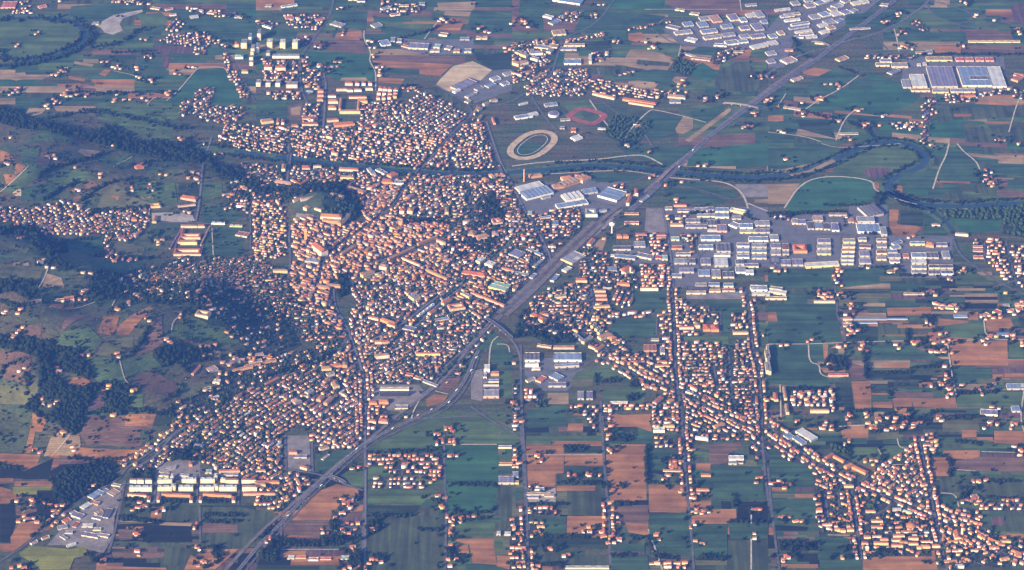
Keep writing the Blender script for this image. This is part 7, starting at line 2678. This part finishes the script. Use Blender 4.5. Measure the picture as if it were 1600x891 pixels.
# bridges
def bridge(x0, y0, x1, y1, wd, label, rise=6.5, piers=4, m='moto'):
    A = P(x0, y0); B = P(x1, y1); L = math.dist(A[:2], B[:2]); a = math.atan2(B[1] - A[1], B[0] - A[0])
    e = D.objects.new('road_bridge', None); COL.objects.link(e); e.location = ((A[0] + B[0]) / 2, (A[1] + B[1]) / 2, max(A[2], B[2])); e.rotation_euler = (0, 0, a)
    tag(e, label, 'bridge')
    V = []; F = []; N = 16
    for k in range(N + 1):
        u = -L / 2 + L * k / N; z = 2.3 + rise * (math.sin(math.pi * k / N) ** .7 if 0 < k < N else 0)
        V += [(u, -wd / 2, z), (u, wd / 2, z), (u, -wd / 2, z - 1.2), (u, wd / 2, z - 1.2)]
        if k: b = 4 * k; F += [(b - 4, b, b + 1, b - 3), (b - 2, b - 1, b + 3, b + 2), (b - 4, b - 2, b + 2, b), (b - 3, b + 1, b + 3, b - 1)]
    link('deck', mesh('deck', V, F, [MATS[m]]), e)
    for s in (-1, 1):
        V2 = []; F2 = []
        for k in range(N + 1):
            u = -L / 2 + L * k / N; z = 2.3 + rise * (math.sin(math.pi * k / N) ** .7 if 0 < k < N else 0)
            V2 += [(u, s * (wd / 2 - .2), z), (u, s * (wd / 2 + .3), z), (u, s * (wd / 2 - .2), z + 1.3), (u, s * (wd / 2 + .3), z + 1.3)]
            if k: b = 4 * k; F2 += [(b - 4, b, b + 2, b - 2), (b - 3, b - 1, b + 3, b + 1), (b - 2, b + 2, b + 3, b - 1)]
        link('parapet', mesh('parapet', V2, F2, [MATS['street']]), e)
    for k in range(piers):
        u = -L / 2 + L * (k + 1) / (piers + 1); z = 1.2 + rise * math.sin(math.pi * (k + 1) / (piers + 1)) ** .7
        boxo('pier', (u - .9, u + .9, -wd * .35, wd * .35, -2, z), 'wall_g', e)
bridge(757, 497, 800, 530, 11, 'road bridge crossing the railway at the southern throat of the station')
bridge(454, 240, 451, 264, 11, 'short road bridge over the river at the left end of the northern suburb', 2, 2)
bridge(655, 263, 640, 284, 12, 'pale stone road bridge carrying the diagonal street over the river', 2, 3)
bridge(778, 258, 788, 284, 13, 'wide road bridge over the river below the racing oval', 2, 3)
bridge(1026, 286, 1052, 260, 16, 'twin track railway bridge over the river beside the works', 2, 3, 'rail')
bridge(1130, 162, 1185, 170, 9, 'pale flyover crossing the railway and main road in the upper right', 6, 3, 'pale')
bridge(1268, 66, 1296, 72, 9, 'short white flyover beside the northern industrial estate', 6, 2, 'pale')
bridge(515, 745, 540, 756, 8, 'small lane bridge over the railway at the bottom', 5, 2, 'asph')
# white lorries on the fast road
lor = [(716,611),(700,630),(676,642),(735,580),(655,651),(612,671),(560,703),(500,760),(452,808),(743,560),(700,600),(1060,262),(1085,236)]
spot = ['beside the ploughed oval','approaching the ploughed oval','just past the slip road bend','abreast of the twin-roofed stores','at the slip road mouth','above the orange roofed pocket','by the corner of the neat rows','above the tan field','in the lower stretch','at the upper end of the fast road','below the station roundabout','on the railway-side road by the river','in the far stretch by the meadows']
for i, ((px, py), s) in enumerate(zip(lor, spot)):
    x, y, z = P(px, py); x += (-4, 4)[i % 2]
    e = D.objects.new('lorry', None); COL.objects.link(e); e.location = (x, y, z + 2.0); e.rotation_euler = (0, 0, R(50) if i % 2 else R(230))
    boxo('cargo_box', (-4.5, 3, -1.25, 1.25, .9, 3.8), 'wall_w', e); c = boxo('cab', (3.2, 5.2, -1.15, 1.15, .6, 3.0), ('wall_w', 'roof_rd', 'roof_bl')[i % 3], e)
    boxo('windscreen', (5.21, 5.25, -1.0, 1.0, 1.8, 2.7), 'glass', c); boxo('chassis', (-4.5, 5.1, -1.0, 1.0, .5, .9), 'roof_dk', e)
    for xx in (-3.2, -2, 3.9):
        for s2 in (-1, 1): boxo('wheel', (xx - .5, xx + .5, s2 * 1.05 - .15, s2 * 1.05 + .15, 0, 1.0), 'roof_dk', e)
    tag(e, 'small white-boxed lorry ' + s, 'lorry', 'lorries on the fast road')
# cars: one built, the rest copied with their parts
def box_me(name, b, m): V = []; F = []; box_faces(V, F, *b); return mesh(name, V, F, [MATS[m]])
car_parts = [('body', box_me('body', (-2.1, 2.1, -.9, .9, .35, 1.0), 'roof_' + c), box_me('cabin', (-1.3, .9, -.78, .78, 1.0, 1.55), 'glass')) for c in ('wh', 'dk', 'bl', 'rd')]
wheel_me = box_me('wheel', (-.33, .33, -.12, .12, 0, .66), 'roof_dk')
rc = random.Random(5); CN = ['white', 'dark', 'blue', 'red']
CAR_ROADS = [('fast road', '31', '0,760 200,560 420,370 560,200 700,60'), ('main avenue', '22', '985,0 1005,200 1005,430 1020,620 1050,750'), ('diagonal village road', '33', '0,0 150,110 300,240 520,360 760,450 960,540'), ('far straight road', 'F', '1040,280 1110,212 1200,147 1275,95')]
for rn, ti, q in CAR_ROADS:
    pl = resample(P2([tile(ti, *map(float, s.split(','))) for s in q.split()]), 14)
    for k in sorted(rc.sample(range(1, len(pl) - 1), min(18, len(pl) - 2))):
        a = math.atan2(pl[k][1] - pl[k - 1][1], pl[k][0] - pl[k - 1][0]); sg = rc.choice((-1, 1)); ci = rc.choice((0, 0, 1, 2, 3))
        e = D.objects.new('car', None); COL.objects.link(e); e.location = (pl[k][0] + math.sin(a) * 2 * sg, pl[k][1] - math.cos(a) * 2 * sg, P(*to_px(*pl[k]))[2] + 2.1); e.rotation_euler = (0, 0, a + (0 if sg > 0 else math.pi))
        bd = link('body', car_parts[ci][1], e); link('cabin', car_parts[ci][2], bd)
        for xx in (-1.3, 1.3):
            for yy in (-.85, .85): link('wheel', wheel_me, e, (xx, yy, 0))
        tag(e, f'small {CN[ci]} car driving along the {rn}', 'car', f'{CN[ci]} cars on the {rn}')
# ---------------------------------------------------------------- the air
HZ = mesh('haze', [(-16500, -11000, -3), (16500, -11000, -3), (16500, 16500, -3), (-16500, 16500, -3), (-16500, -11000, 4480), (16500, -11000, 4480), (16500, 16500, 4480), (-16500, 16500, 4480)],
          [(3, 2, 1, 0), (4, 5, 6, 7), (0, 1, 5, 4), (1, 2, 6, 5), (2, 3, 7, 6), (3, 0, 4, 7)])
hm = D.materials.new('haze'); hm.use_nodes = True; n = hm.node_tree; n.nodes.clear()
pv = n.nodes.new('ShaderNodeVolumePrincipled'); pv.inputs['Color'].default_value = (.085, .25, 1.0, 1); pv.inputs['Density'].default_value = 2.45e-5; pv.inputs['Anisotropy'].default_value = 0.0
mo = n.nodes.new('ShaderNodeOutputMaterial'); n.links.new(pv.outputs[0], mo.inputs['Volume'])
HZ.materials.append(hm); ho = link('haze', HZ); tag(ho, 'blue summer haze lying over the whole plain', 'haze', kind='stuff')
print('houses', len(HOUSES), 'trees', len(TREES), 'bigs', len(BIGS))
